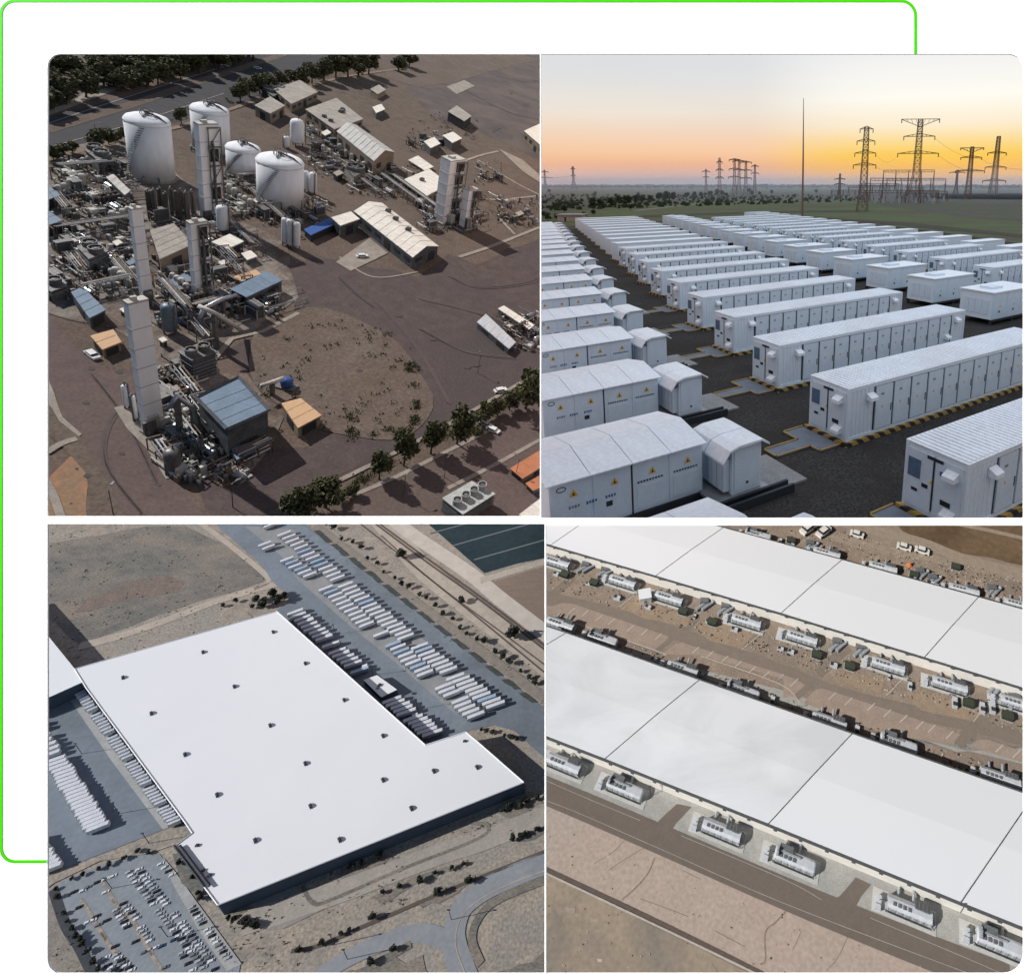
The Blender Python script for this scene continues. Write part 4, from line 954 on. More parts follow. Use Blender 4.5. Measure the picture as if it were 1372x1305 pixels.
    B('wide flat roofed workshop at the top centre of the plant', [(409, 147), (451, 132), (487, 160), (448, 174)], 13, wallt, greyr, vents=5)
    B('long gabled hall with a grey roof right of the workshop', [(451, 176), (478, 168), (529, 204), (501, 216)], 22, wallt, mat('hall_roof', (.42, .41, .39), (.34, .33, .31), rough=.7, scale=.5), ridge=0)
    B('long white roofed hall with a dark end wall in the middle right', [(474, 283), (512, 272), (588, 330), (553, 345)], 16, walld, roofw, vents=3, ridge=0)
    B('white roofed office beside the blue canopy', [(444, 292), (470, 284), (482, 294), (456, 303)], 16, walld, roofw)
    B('dark blue canopy left of the white roofed office', [(407, 308), (443, 292), (453, 299), (416, 316)], 9, dk, bluep, openings=False, name='canopy', cat='canopy')
    B('white roofed building behind the rightmost columns', [(539, 242), (575, 227), (602, 247), (570, 264)], 12, wallt, roofw, vents=1)
    B('pale flat slab roof above the rightmost columns', [(547, 215), (560, 209), (581, 224), (569, 229)], 4, wallt, roofw, openings=False)
    B('white roofed building cut by the right edge of the plant picture', [(702, 176), (724, 166), (760, 190), (735, 204)], 14, wallt, roofw)
    B('grey corrugated roof near the right edge', [(639, 432), (651, 421), (691, 459), (682, 468)], 8, walld, mat('corrugated_grey', (.55, .56, .58), (.42, .43, .45), rough=.4, metal=.3, scale=.8, stretch=(4, .4, 1)))
    B('narrow white roof near the right edge behind the corrugated roof', [(667, 414), (675, 410), (716, 436), (709, 442)], 7, wallt, roofw)
    B('small white hut right of the workshop', [(499, 144), (511, 140), (516, 147), (504, 152)], 8, walld, roofw, openings=False, name='hut'); B('tan hut at the top centre', [(496, 120), (508, 114), (517, 121), (506, 127)], 7, wallt, greyr, openings=False, name='hut')
    B('left white cabin of the pair at the upper right', [(568, 190), (582, 184), (590, 193), (577, 199)], 10, walld, roofw, openings=False, name='cabin'); B('right white cabin of the pair at the upper right', [(593, 182), (607, 177), (619, 186), (606, 192)], 11, walld, roofw, openings=False, name='cabin')
    B('grey trailer at the upper right', [(600, 150), (612, 142), (632, 156), (622, 163)], 12, dk, greyr, openings=False, name='trailer', cat='trailer')
    B('long white tank skid left of the brown cylinders', [(142, 238), (152, 234), (175, 256), (167, 262)], 14, walld, white, openings=False, name='skid', cat='machine')
    B('tan switch house at the top centre left of the workshop', [(341, 142), (362, 130), (382, 142), (362, 153)], 14, wallt, greyr)
    B('flat roofed building at the top centre behind the switch house', [(366, 120), (402, 108), (426, 124), (390, 140)], 12, wallt, greyr)
    B('blue roofed block at the left edge', [(40, 290), (62, 281), (84, 296), (55, 306)], 16, walld, bluer)
    B('blue grey roof at the left edge below the cooling boxes', [(50, 255), (66, 250), (82, 262), (60, 270)], 14, dk, bluer)
    B('dark roofed shed at the left edge above the road', [(52, 376), (76, 366), (90, 380), (62, 392)], 13, dk, greyr)
    B('small white roof beside the three thin vessels', [(323, 340), (336, 336), (345, 344), (331, 349)], 8, walld, roofw, openings=False)
    B('tan topped block above the long blue canopy', [(313, 371), (343, 362), (350, 368), (320, 378)], 6, wallt, tanr, openings=False, name='hut')
    B('orange roof at the bottom right corner', [(683, 628), (723, 604), (745, 614), (700, 642)], 7, wallt, mat('orange_roof', (.42, .17, .085), (.32, .13, .07), rough=.9, scale=.6), name='house', cat='house')
    B('second orange roof at the bottom right corner, with blue edge', [(704, 648), (740, 628), (760, 640), (714, 658)], 6, bluer, MATS['orange_roof'], name='house', cat='house')
    B('white roof at the bottom right corner', [(695, 690), (724, 668), (760, 684), (730, 712)], 8, wallt, roofw, name='house', cat='house')
    # compact equipment houses between the machines
    for i, (x, y, w, d_, hp, k) in enumerate([(88, 232, 16, 12, 9, 0), (118, 258, 18, 10, 8, 1), (70, 300, 16, 11, 10, 2), (150, 325, 14, 10, 8, 0), (86, 345, 15, 11, 9, 1), (168, 352, 14, 9, 9, 2), (160, 415, 12, 9, 8, 0), (226, 402, 14, 10, 8, 1), (292, 352, 16, 9, 7, 0), (258, 432, 16, 10, 9, 2), (296, 408, 12, 9, 9, 1), (212, 455, 12, 9, 9, 0), (228, 520, 14, 10, 9, 1), (246, 590, 14, 9, 9, 2), (338, 268, 12, 9, 8, 0), (446, 232, 14, 9, 8, 1), (556, 268, 14, 8, 8, 0), (586, 250, 12, 8, 9, 2), (430, 178, 14, 9, 8, 0), (690, 286, 12, 8, 5, 1)]):
        B(f"{nth(i)} compact equipment house among the plant machines, with a {('white', 'grey', 'blue')[k]} roof", [(x, y), (x+w*.62, y-w*.27), (x+w*.62+d_*.62, y-w*.27+d_*.48), (x+d_*.62, y+d_*.48)], hp, (wallt, walld, walld)[k], (roofw, greyr, bluer)[k], name='equipment_house', openings=True)
    # ---- cooling towers with fans
    def cooler(label, quad, hp, n=2, wm=walld, rm=steel):
        t, L, h = B(label, quad, hp, wm, rm, name='cooling_tower', cat='cooling tower', openings=False)
        e1, e2 = L[1]-L[0], L[3]-L[0]
        if e2.length > e1.length: e1, e2 = e2, e1; o = L[0]
        else: o = L[0]
        r = e2.length*.36
        for k in range(n):
            p = o+e1*((k+.5)/n)+e2*.5; rr = min(r, e1.length/n*.42)
            m = MB(); N = 18
            for q in range(N):
                a, b = 2*math.pi*q/N, 2*math.pi*(q+1)/N
                for ra, rb, za, zb in ((rr, rr, h+.1, h+1.2), (rr*.86, rr*.86, h+1.2, h+.2)): m.q([(p.x+ra*math.cos(a), p.y+ra*math.sin(a), za), (p.x+ra*math.cos(b), p.y+ra*math.sin(b), za), (p.x+rb*math.cos(b), p.y+rb*math.sin(b), zb), (p.x+rb*math.cos(a), p.y+rb*math.sin(a), zb)])
                m.q([(p.x+rr*math.cos(a), p.y+rr*math.sin(a), h+1.2), (p.x+rr*math.cos(b), p.y+rr*math.sin(b), h+1.2), (p.x+rr*.86*math.cos(b), p.y+rr*.86*math.sin(b), h+1.2), (p.x+rr*.86*math.cos(a), p.y+rr*.86*math.sin(a), h+1.2)])
            part('fan_shroud', m, rm, t, P); m = MB(); m.lathe(p.x, p.y, [(rr*.84, h+.14), (rr*.84, h+.2)], 16, 0); part('fan_opening', m, dk, t, P)
            m = MB()
            for q in range(5): m.box(-.25, .25, .2, rr*.8, h+.75, h+.85, 0, Matrix.Translation((p.x, p.y, 0)) @ Matrix.Rotation(q*1.257, 4, 'Z'))
            m.lathe(p.x, p.y, [(.35, h+.6), (.35, h+1)], 8); part('fan', m, steel, t, P)
        m = MB()
        for a, b in zip(L, L[1:]+L[:1]):
            for k in range(5): z = h*(.15+.15*k); q = 1.0; m.bar((a.x*q, a.y*q, z), (b.x*q, b.y*q, z), .07)
        part('louvre', m, steel, t, P)
    cooler('grey cooling tower with two fans above the large blue roofed building', [(238, 472), (271, 459), (291, 472), (257, 484)], 30)
    cooler('cooling tower with fans beside the slender column', [(103, 331), (126, 320), (146, 337), (119, 348)], 20, 2)
    cooler('cooling tower left of the tallest storage tank', [(113, 201), (132, 193), (150, 207), (131, 216)], 18, 2)
    cooler('cooling tower at the left edge behind the narrow blue roof', [(56, 376), (74, 368), (90, 384), (68, 392)], 15, 1)
    cooler('pale cooling tower with four fans at the bottom right', [(592, 668), (632, 645), (664, 662), (620, 690)], 16, 4, steel, mat('pale_steel', (.42, .43, .42), (.3, .31, .3), rough=.6, scale=1, grime=.2))
    cooler('cooling tower behind the switch house at the top centre', [(350, 118), (368, 112), (384, 122), (366, 130)], 9, 2)
    cooler('small cooling tower right of the long hall front', [(462, 224), (476, 219), (490, 230), (474, 238)], 12, 1, wallt)
    # ---- pipe racks
    def rack(label, a, b, w=2.0, h=4.0, n=5, mt=None, levels=1):
        A, Bv = g(*a), g(*b); d = Bv-A; ua = (g(588, 330)-g(512, 272)).normalized(); ub = (g(361, 551)-g(304, 576)).normalized()
        u = ua if abs(d.normalized().dot(ua)) > abs(d.normalized().dot(ub)) else ub; d = u*d.dot(u); ln = d.length; t = thing(P, 'pipe_rack', label, 'pipe rack', A, math.atan2(d.y, d.x), 'pipe racks')
        k = max(2, int(ln/5))
        for i in range(k+1):
            x = ln*i/k; m = MB()
            for y in (-w/2, w/2): m.box(x-.08, x+.08, y-.08, y+.08, 0, h)
            for l_ in range(levels): m.box(x-.1, x+.1, -w/2, w/2, h-.2-l_*1.4, h-l_*1.4)
            part('frame', m, rust if i % 3 == 0 else steel, t, P)
        for i in range(n):
            y = -w/2+.25+(w-.5)*i/(n-1); r = rd.uniform(.07, .16); m = MB(); x0, x1 = rd.uniform(0, ln*.2), ln*rd.uniform(.75, 1); z = h+r
            m.tube([(x0, y, 0 if rd.random() < .3 else z), (x0+.1, y, z), (x1, y, z), (x1+.2, y, rd.choice([z, z, .3]))], r, 6); part('pipe', m, PIPES[i % 5], t, P)
    racks = [((332, 262), (385, 315)), ((300, 300), (335, 345)), ((455, 225), (560, 262)), ((525, 245), (600, 300)), ((500, 235), (590, 290)), ((66, 240), (150, 225)), ((70, 320), (180, 285)), ((150, 355), (190, 400)), ((95, 350), (180, 370)), ((110, 400), (185, 385)), ((215, 385), (260, 440)), ((255, 425), (320, 420)), ((262, 445), (240, 480)), ((235, 505), (262, 545)), ((230, 560), (300, 600)), ((245, 540), (275, 600)), ((210, 600), (290, 615)), ((300, 345), (350, 360)), ((318, 248), (345, 230)), ((345, 290), (420, 292)), ((400, 270), (440, 280)), ((290, 340), (310, 385)), ((320, 620), (360, 600)), ((75, 270), (140, 290)), ((575, 255), (600, 290)), ((610, 300), (640, 285))]
    for i, (a, b) in enumerate(racks): rack(f"{nth(i)} pipe rack of the plant, with mixed steel and silver pipes", a, b, h=rd.uniform(1.6, 3.4), n=rd.randint(4, 6))
    m = MB()
    # long silver pipes crossing to the cooling tower
    for lb, pts, r, mt in (('fat silver pipe bending over the walkway behind the cooling tower', [(262, 448, 1), (275, 437, 4), (300, 430, 5), (318, 424, 5)], .45, alu), ('long pipe running right from the cooling tower fans', [(270, 465, 9), (290, 468, 8), (322, 450, 1.5)], .4, white), ('blue ended pipe sticking out to the dirt circle', [(350, 535, 3), (365, 530, 3), (380, 524, 3)], .35, white), ('silver pipe curving over the round rusty vessel', [(233, 600, 8), (243, 592, 9), (262, 585, 6), (270, 590, 2)], .4, alu)):
        m = MB(); L = [g(x, y) + Vector((0, 0, z)) for x, y, z in pts]; m.tube(L, r, 8); t = thing(P, 'large_pipe', lb, 'pipe', (0, 0, 0)); part('pipe', m, mt, t, P, True)
        m = MB()
        for p in L[1:-1]: m.box(p.x-.3, p.x+.3, p.y-.3, p.y+.3, 0, p.z)
        part('support', m, steel, t, P)
    c = g(384, 520); m = MB(); m.lathe(0, 0, [(.7, .5), (1.0, .8), (1.0, 1.9), (.6, 2.3)], 12); t = thing(P, 'blue_motor', 'bright blue round motor at the edge of the dirt circle', 'machine', c); part('casing', m, bluep, t, P, True); m = MB(); m.box(-1.6, 1.6, -.9, .9, 0, .5); part('base', m, steel, t, P)
    # ---- small plant equipment
    def skid(kind):
        L_ = []; m = MB(); m.box(-2.4, 2.4, -1.3, 1.3, 0, .35); L_.append(('base', m, rust if kind == 2 else pale))
        if kind == 0:
            m = MB(); m.lathe(0, 0, [(.75, -2), (.95, -1.7), (.95, 1.7), (.75, 2)], 12, 0, Matrix.Translation((0, 0, 1.4)) @ Matrix.Rotation(math.pi/2, 4, 'Y')); L_.append(('drum', m, alu))
        elif kind == 1:
            m = MB(); m.box(-1.8, .2, -.9, .9, .35, 2.3); L_.append(('cabinet', m, white)); m = MB(); m.box(.5, 2, -.7, .7, .35, 1.5); L_.append(('motor', m, steel))
        elif kind == 2:
            for x in (-1.5, 0, 1.5): m = MB(); m.lathe(x, 0, [(.55, .35), (.6, 2.6), (.3, 3)], 10); L_.append(('bottle', m, steel))
        else:
            m = MB(); m.box(-2, 2, -1, 1, .35, 3.1); L_.append(('cabinet', m, walld)); m = MB(); m.box(-2.1, 2.1, -1.1, 1.1, 3.1, 3.3); L_.append(('lid', m, steel))
        m = MB(); z = 2.2+.4*kind; m.tube([(-2.2, -1, .3), (-2.2, -1, z), (2.0, -1, z), (2.0, -1, .3)], .14, 5); m.tube([(-2.2, .9, .3), (-2.2, .9, z*.7), (1.2, .9, z*.7), (1.6, 1.6, z*.7), (1.6, 1.6, .2)], .17, 5); L_.append(('pipe', m, rd.choice([steel, rust, white])))
        m = MB()
        for x in (-2.3, 2.3):
            for y in (-1.2, 1.2): m.box(x-.08, x+.08, y-.08, y+.08, .35, 1.4+kind*.4)
        L_.append(('frame', m, steel)); return L_
    protos = {}; AX = math.atan2(*(g(361, 551)-g(304, 576)).yx)
    zones = [((75, 215), (175, 300), 26, 'left of the tallest tank'), ((70, 305), (185, 400), 30, 'around the slender column'), ((205, 290), (330, 345), 14, 'below the tall gridded column'), ((215, 350), (300, 440), 26, 'between the piped column and the largest column'), ((215, 500), (262, 600), 24, 'right of the largest column'), ((230, 585), (330, 645), 16, 'around the round rusty vessel'), ((415, 170), (470, 235), 22, 'left of the long gabled hall'), ((305, 240), (345, 290), 10, 'between the smallest and the middle tank'), ((350, 275), (435, 300), 9, 'at the foot of the middle tank'), ((470, 225), (560, 262), 12, 'in front of the long gabled hall'), ((570, 262), (640, 310), 20, 'at the foot of the rightmost columns'), ((668, 270), (718, 300), 9, 'in the fenced plot at the right edge'), ((670, 425), (723, 470), 10, 'behind the corrugated grey roof'), ((550, 180), (600, 200), 5, 'beside the two white cabins'), ((640, 225), (672, 245), 4, 'right of the rightmost column'), ((300, 385), (370, 425), 10, 'under the long blue canopy')]
    n = 0
    for (x0, y0), (x1, y1), cnt, where in zones:
        for i in range(int(cnt*1.05)):
            x, y = rd.uniform(x0, x1), rd.uniform(y0, y1); k = rd.randrange(4); lb = f"{nth(i)} small machine skid {where}"; sc = rd.uniform(.34, .72)
            if k not in protos:
                t = thing(P, 'machine_skid', lb, 'machine', g(x, y), AX, 'small machine skids', (sc, sc, sc))
                for nm, m, mt in skid(k): part(nm, m, mt, t, P)
                protos[k] = t
            else: dup(P, protos[k], lb, g(x, y), rd.choice([0, 1.5708])+AX, (sc, sc, sc*rd.uniform(.8, 1.4)))
    # upright drums standing in rows among the machines
    dr = MB(); dr.lathe(0, 0, [(.9, .3), (1.1, .7), (1.1, 4.6), (.8, 5.1), (.2, 5.3)], 12, 0); drm = dr.mesh('shell', white); db = MB(); db.box(-1.2, 1.2, -1.2, 1.2, 0, .3); db.tube([(1.2, 0, .2), (1.5, 0, 4), (.6, 0, 5)], .1, 5); dbm = db.mesh('base_and_pipe', steel)
    p0 = None; n = 0
    for (x0, y0), dx, dy, k, where in (((92, 232), 7, -2.6, 6, 'left of the cooling tower by the tallest tank'), ((80, 262), 8, -3, 5, 'near the left edge'), ((152, 300), 7, -2.5, 5, 'behind the slender column'), ((232, 378), 6, 5, 4, 'between the grey roof and the largest column'), ((455, 205), 8, 6, 5, 'in front of the long gabled hall'), ((308, 262), 7, 5, 5, 'left of the broad middle tank'), ((575, 285), 7, 4, 4, 'at the foot of the rightmost columns'), ((150, 372), 7, 4, 4, 'left of the slender column'), ((425, 200), 8, 5, 4, 'below the workshop'), ((246, 560), 5, 6, 5, 'beside the large blue roofed building')):
        for i in range(k):
            s_ = rd.uniform(.38, .62); lb = f"{nth(i)} upright white drum in the row {where}"
            if p0 is None:
                p0 = thing(P, 'upright_drum', lb, 'vessel', g(x0, y0), 0, 'upright drums', (s_, s_, s_)); part('shell', drm, None, p0, P); part('base_and_pipe', dbm, None, p0, P)
            else: dup(P, p0, lb, g(x0+dx*i, y0+dy*i), 0, (s_, s_, s_))
    # scattered valves and fittings too small to pick apart
    m = MB()
    for (x0, y0), (x1, y1), cnt, where in zones:
        for i in range(cnt*7):
            p = g(rd.uniform(x0-4, x1+4), rd.uniform(y0-4, y1+4)); a = AX+rd.choice([0, 1.5708]); s_ = rd.uniform(.10, .42); h = rd.uniform(.2, 1.8); m.box(-s_, s_, -s_*.6, s_*.6, .1, h, rd.randrange(4), Matrix.Translation(p) @ Matrix.Rotation(a, 4, 'Z'))
            if rd.random() < .35: q = p+Vector((math.cos(a), math.sin(a), 0))*rd.uniform(2, 6); m.tube([p+Vector((0, 0, h*.8)), q+Vector((0, 0, h*.8)), q], .12, 4, rd.randrange(4))
    solo(P, 'pipe_fittings', 'dense valves, fittings and small pipes between the machines', None, m, [steel, rust, white, alu], kind='stuff')
    # ---- cars, lamps, people sized things
    def car_mesh(nm, col):
        m = MB(); m.prism([(-2.2, -.85), (2.2, -.85), (2.25, .85), (-2.2, .85)], .35, .95, 0); m.prism([(-1.5, -.75), (1.0, -.75), (1.0, .75), (-1.5, .75)], .95, 1.45, 1, 0)
        for x in (-1.4, 1.4):
            for y in (-.9, .7): m.box(x-.33, x+.33, y, y+.2, 0, .66, 2)
        return m.mesh(nm, [mat('car_paint_'+nm, col, col, rough=.3, spec=.5), dk, dk])
    cw, cs = car_mesh('white', (.6, .6, .6)), car_mesh('silver', (.35, .36, .38))
    for i, (x, y, a, me, lb) in enumerate([(650, 570, -.6, cs, 'silver car parked by the trees at the lower right'), (660, 578, -.6, cw, 'white car beside the silver one at the lower right'), (124, 478, -.8, cw, 'white pick-up beside the tan shed on the left'), (670, 525, .4, cw, 'white van by the kerb at the right'), (151, 115, .2, cw, 'left white car on the pavement by the highway'), (160, 113, .2, cs, 'silver car on the pavement by the highway'), (345, 93, .4, cw, 'white car driving on the highway'), (485, 345, .4, cw, 'white truck near the blue canopy')]):
        solo(P, 'parked_car', lb, 'car', me, None, g(x, y), a+.35, 'cars around the plant', sc=(.62, .62, .66))
    # ---- trees
    g1 = mat('plant_leaf', (.075, .080, .036), (.050, .056, .025), rough=.8, scale=.5); g2 = mat('plant_leaf_light', (.090, .085, .038), (.065, .062, .028), rough=.8, scale=.5); bark = mat('plant_bark', (.07, .05, .04), rough=1, scale=2)
    cr = [leaf_crown(1500, 3.2, 3.4, .42, 60+i, 10).mesh('crown', [g1, g2]) for i in range(4)]; tk = trunk_mb(3.2, .25, 2.6, 8).mesh('trunk', bark)
    def tree(x, y, hp, label, grp, w=1.0, near=True):
        c = g(x, y); h = P.H((x, y), y-hp); s = h/8.2; t = thing(P, 'tree', label, 'tree', c, rd.uniform(0, 6), grp, (s*w, s*w, s)); part('crown', cr[rd.randrange(4)], None, t, P).location = (0, 0, 1.4); part('trunk', tk, None, t, P)
    for i, (x, y, hp, w) in enumerate([(436, 680, 42, .95), (412, 688, 38, .95), (508, 642, 40, .8), (541, 624, 46, .72), (577, 608, 46, .75), (612, 596, 50, .78), (634, 572, 20, 1.1), (650, 563, 22, 1.1), (666, 556, 22, 1.1), (682, 550, 22, 1.1), (704, 548, 56, .9), (722, 545, 56, .9), (640, 588, 16, 1.0), (472, 664, 16, 1.2), (456, 672, 14, 1.2), (388, 690, 30, 1.0)]):
        tree(x, y, hp, f"{nth(i)} dark tree from the left in the row along the lower right kerb", 'trees along the lower right kerb', w)
    for i, (x, y, hp, w) in enumerate([(72, 215, 20, 1.3), (84, 212, 20, 1.3), (98, 206, 18, 1.2), (132, 198, 26, 1.2), (146, 194, 22, 1.2), (168, 188, 18, 1.2), (243, 166, 22, 1.0), (160, 190, 14, 1), (322, 136, 26, 1.2), (334, 130, 24, 1.3), (348, 126, 26, 1.2), (362, 122, 22, 1.3), (378, 118, 22, 1.2), (390, 112, 20, 1.3), (404, 116, 26, 1.2), (418, 112, 26, 1.3), (434, 108, 30, 1.3), (450, 104, 32, 1.3), (466, 104, 34, 1.3), (480, 102, 34, 1.2), (494, 100, 34, 1.1), (534, 95, 20, 1.6), (548, 90, 22, 1.4)]):
        tree(x, y, hp, f"{nth(i)} tree from the left in the belt below the highway", 'trees below the highway', w)
    far_spots = [(rd.uniform(45, 100), rd.uniform(70, 150)) for _ in range(22)]+[(x+rd.uniform(-6, 6), 112-(x-150)*.17+rd.uniform(-14, 6)) for x in range(112, 340, 7)]+[(x, 60+rd.uniform(0, 22)) for x in range(120, 330, 10)]
    k = 0
    for x, y in far_spots:
        if y > 148-(x-62)*.26 or (80 < x < 150 and 60 < y < 140 and abs((x-88)-(y-65)*.75) < 12): continue
        tree(x, y+8, rd.uniform(26, 38), f"{nth(k)} dark tree from the left beyond the highway", 'trees beyond the highway', rd.uniform(1.1, 1.5)); k += 1
    m = MB()
    for i in range(1500):
        if i < 420: a = rd.uniform(-.6, 1.2); r = rd.uniform(.86, 1.0); x, y = 455+118*r*math.cos(a), 510+78*r*math.sin(a)+22*math.cos(a)
        elif i < 560: a = rd.uniform(0, 6.28); r = rd.uniform(0, 1)**.5; x, y = 350+rd.gauss(0, 14)+110, 575+rd.gauss(0, 9); x = rd.uniform(465, 500)
        elif i < 800: a = rd.uniform(0, 6.28); r = rd.uniform(.2, 1)**.5; x, y = 455+110*r*math.cos(a), 505+74*r*math.sin(a)
        elif i < 1100: x = rd.uniform(60, 330); y = 205-(x-60)*.27+rd.uniform(-6, 4)
        elif i < 1250: x = rd.uniform(545, 640); y = rd.uniform(150, 185)
        else: x = rd.uniform(400, 720); y = 668-(x-440)*.56+rd.uniform(-4, 8)
        if mnoise.noise(Vector((x*.05, y*.05, 2))) < .02: continue
        p = g(x, y)
        for j in range(5):
            q = rd.uniform(.08, .26); d = Vector((rd.gauss(0, .35), rd.gauss(0, .35), rd.uniform(.1, .6))); a = rd.uniform(0, 3.14)
            m.q([p+d+Vector((-q*math.cos(a), -q*math.sin(a), -.15)), p+d+Vector((q*math.cos(a), q*math.sin(a), -.1)), p+d+Vector((q*.4, q*.3, q)), p+d+Vector((-q*.5, .1, q*.8))], rd.randrange(2))
    solo(P, 'low_shrubs', 'low dry shrubs along the rim of the dirt circle and the kerbs', None, m, [g1, g2], kind='stuff')
    # lamp posts
    lm = MB(); lm.tube([(0, 0, 0), (0, 0, 8), (1.2, 0, 8.6)], [.13, .09, .07], 6); lm.box(.9, 1.9, -.2, .2, 8.5, 8.7)
    lm = lm.mesh('street_lamp', steel)
    for i, (x, y) in enumerate([(312, 680), (152, 690), (595, 640), (540, 665), (640, 500), (250, 160), (130, 190), (690, 640)]): solo(P, 'street_lamp', f"{nth(i)} thin grey lamp post at the edge of the plant", 'lamp post', lm, None, g(x, y), rd.uniform(0, 6), 'lamp posts', sc=(.6, .6, .6))
    clip_place(P, [('x', 724.0, -1), ('y', 697.0, -1)])
build_plant()
# ================================================================== 3: the white warehouse
def build_warehouse():
    P = WARE; rd = random.Random(11); g = P.g
    def C1(x, y): return (60+x/4.035, 695+y/4.035)
    def C2(x, y): return (390+x/3.977, 695+y/3.977)
    def C3(x, y): return (60+x/4.035, 995+y/4.035)
    def C4(x, y): return (390+x/3.977, 995+y/3.977)
    scr = mat('scrub_ground', (.45, .37, .29), (.27, .24, .205), rough=1, scale=.10, big=.02, bigc=(.33, .30, .26), bump=.1, grime=.35)
    fld = mat('dry_grey_field', (.225, .205, .175), (.145, .145, .132), rough=1, scale=.08, big=.018, bigc=(.28, .235, .19), bump=.15, grime=.35, stretch=(1, 2.2, 1))
    red = mat('reddish_soil', (.25, .185, .15), (.185, .15, .125), rough=1, scale=.12, grime=.3)
    asp = mat('yard_asphalt', (.215, .250, .285), (.190, .220, .252), rough=.9, scale=.05, big=.012, bigc=(.145, .165, .185), grime=.10)
    con = mat('apron_concrete', (.43, .42, .40), (.36, .35, .34), rough=.9, scale=.08, big=.03, bigc=(.34, .335, .325), grime=.12)
    road = mat('grey_road', (.30, .31, .32), (.26, .27, .285), rough=.9, scale=.06, grime=.1)
    palr = mat('pale_track', (.50, .43, .35), (.40, .34, .28), rough=1, scale=.12, grime=.15)
    grn = mat('dark_green_field', (.022, .042, .050), (.016, .032, .040), rough=.9, scale=.03, grime=.15)
    tan = mat('tan_field', (.27, .20, .155), (.22, .165, .13), rough=1, scale=.05, stretch=(1, 8, 1), grime=.15)
    rail = mat('rail_brown', (.13, .10, .085), rough=.9, scale=.5); dk = mat('ware_dark', (.05, .055, .065), (.03, .034, .04), rough=.7, scale=.5)
    sheet(P, 'ground', [g(-250, 420), g(-250, 1650), g(1000, 1650), g(1150, 500), g(400, 470)], scr, 0, local=True)
    z = .1
    sheet(P, 'dry_field', [(20, 735), (63, 728), C1(300, 90), C1(560, 40), C1(760, 40), C1(1010, 160), C1(1200, 330), C1(1060, 385), C1(850, 440), C1(190, 680), C1(60, 560), (40, 815)], fld, z, jit=2, seg=12)
    sheet(P, 'reddish_patch', [C1(150, 510), C1(260, 420), C1(500, 330), C1(680, 310), C1(760, 340), C1(720, 400), C1(450, 440), C1(250, 500)], red, z+.05, jit=4, seg=8)
    ribbon(P, 'dirt_track', [C1(185, 690), C1(420, 630), C1(680, 540), C1(920, 450), C1(1150, 380), C1(1260, 350)], 7, palr, z+.1)
    ribbon(P, 'dirt_track', [C1(840, 20), C1(1010, 150), C1(1180, 290), C1(1210, 340), C1(1130, 380)], 4, palr, z+.1)
    sheet(P, 'asphalt_yard', [(275, 690), (395, 690), C2(120, 70), C2(1350, 1010), (760, 990), (760, 1040), (712, 1000), C2(1190, 1130), C2(1080, 1100), C2(930, 1135), C2(780, 1215), C2(715, 1250), (500, 960), (360, 825), (388, 805), C1(1300, 400), C1(1230, 340), C1(1180, 260)], asp, z+.12)
    sheet(P, 'lot_paving', [C2(20, 60), C2(300, 320), C2(640, 590), C2(900, 800), C2(1150, 1000), C2(1030, 1050), C2(930, 1070), C2(850, 1020), C2(560, 770), C2(300, 560), C2(20, 310), C1(1310, 230), C1(1080, 40)], mat('lot_paving', (.30, .30, .295), (.25, .255, .255), rough=.9, scale=.1, grime=.1), z+.2)
    sheet(P, 'left_yard', [(30, 935), (62, 932), C3(0, 0)[:2] if False else (90, 930), C3(60, -240), (104, 930), C3(640, 470), C3(130, 670), (20, 1165)], asp, z+.12)
    sheet(P, 'dock_apron', [(94, 925), (118, 921), (252, 1104), C3(760, 430), C3(640, 470), (150, 1020), (92, 935)], con, z+.2)
    sheet(P, 'dirt_strip', [C3(-40, 760), C3(130, 675), C3(640, 475), C3(780, 440), C3(800, 520), C3(560, 600), C3(300, 640), C3(50, 760), C3(-40, 830)], scr, z+.3)
    sheet(P, 'car_park', [C3(40, 800), C3(90, 750), C3(300, 660), C3(480, 610), C3(620, 600), C3(700, 700), C3(1060, 1190), C3(1020, 1400), C3(330, 1400), C3(120, 1020)], mat('lot_asphalt', (.27, .29, .31), (.235, .255, .275), rough=.9, scale=.08, grime=.12), z+.12)
    sheet(P, 'pavement', [C3(640, 620), C3(700, 690), C3(1065, 1195), C3(985, 1235), C3(830, 1010), C3(770, 900), C3(690, 760)], con, z+.2)
    sheet(P, 'kerbed_bed', [C3(690, 600), C3(735, 600), C3(860, 780), C3(850, 850), C3(740, 760)], fld, z+.25)
    for i, (x, y) in enumerate([(340, 800), (400, 900), (230, 900), (290, 1000), (480, 970), (540, 1080), (340, 1080), (420, 1180), (600, 1180)]):
        p = C3(x-35, y-55); q = C3(x+45, y+65); ribbon(P, 'lot_island', [p, q], 1.3, scr, z+.2, smooth=False)
    ribbon(P, 'lot_edge', [C3(45, 790), C3(110, 980), C3(180, 1090), C3(270, 1270)], 3.5, dk, z+.22); ribbon(P, 'verge_track', [C3(-20, 900), C3(60, 1050), C3(160, 1220), C3(230, 1330)], 9, mat('verge_track', (.33, .29, .24), (.24, .21, .18), rough=1, scale=.2, grime=.3), z+.1)
    # railway and tracks at the upper right
    ribbon(P, 'rail_bed', [(505, 690), C2(700, 260), C2(1000, 500), C2(1400, 800)], 17, palr, z+.05)
    ribbon(P, 'pale_road', [(515, 686), C2(640, 80), C2(950, 290), C2(1120, 430), C2(1420, 660)], 12, mat('sand_road', (.58, .52, .45), (.50, .44, .38), rough=1, scale=.1), z+.12)
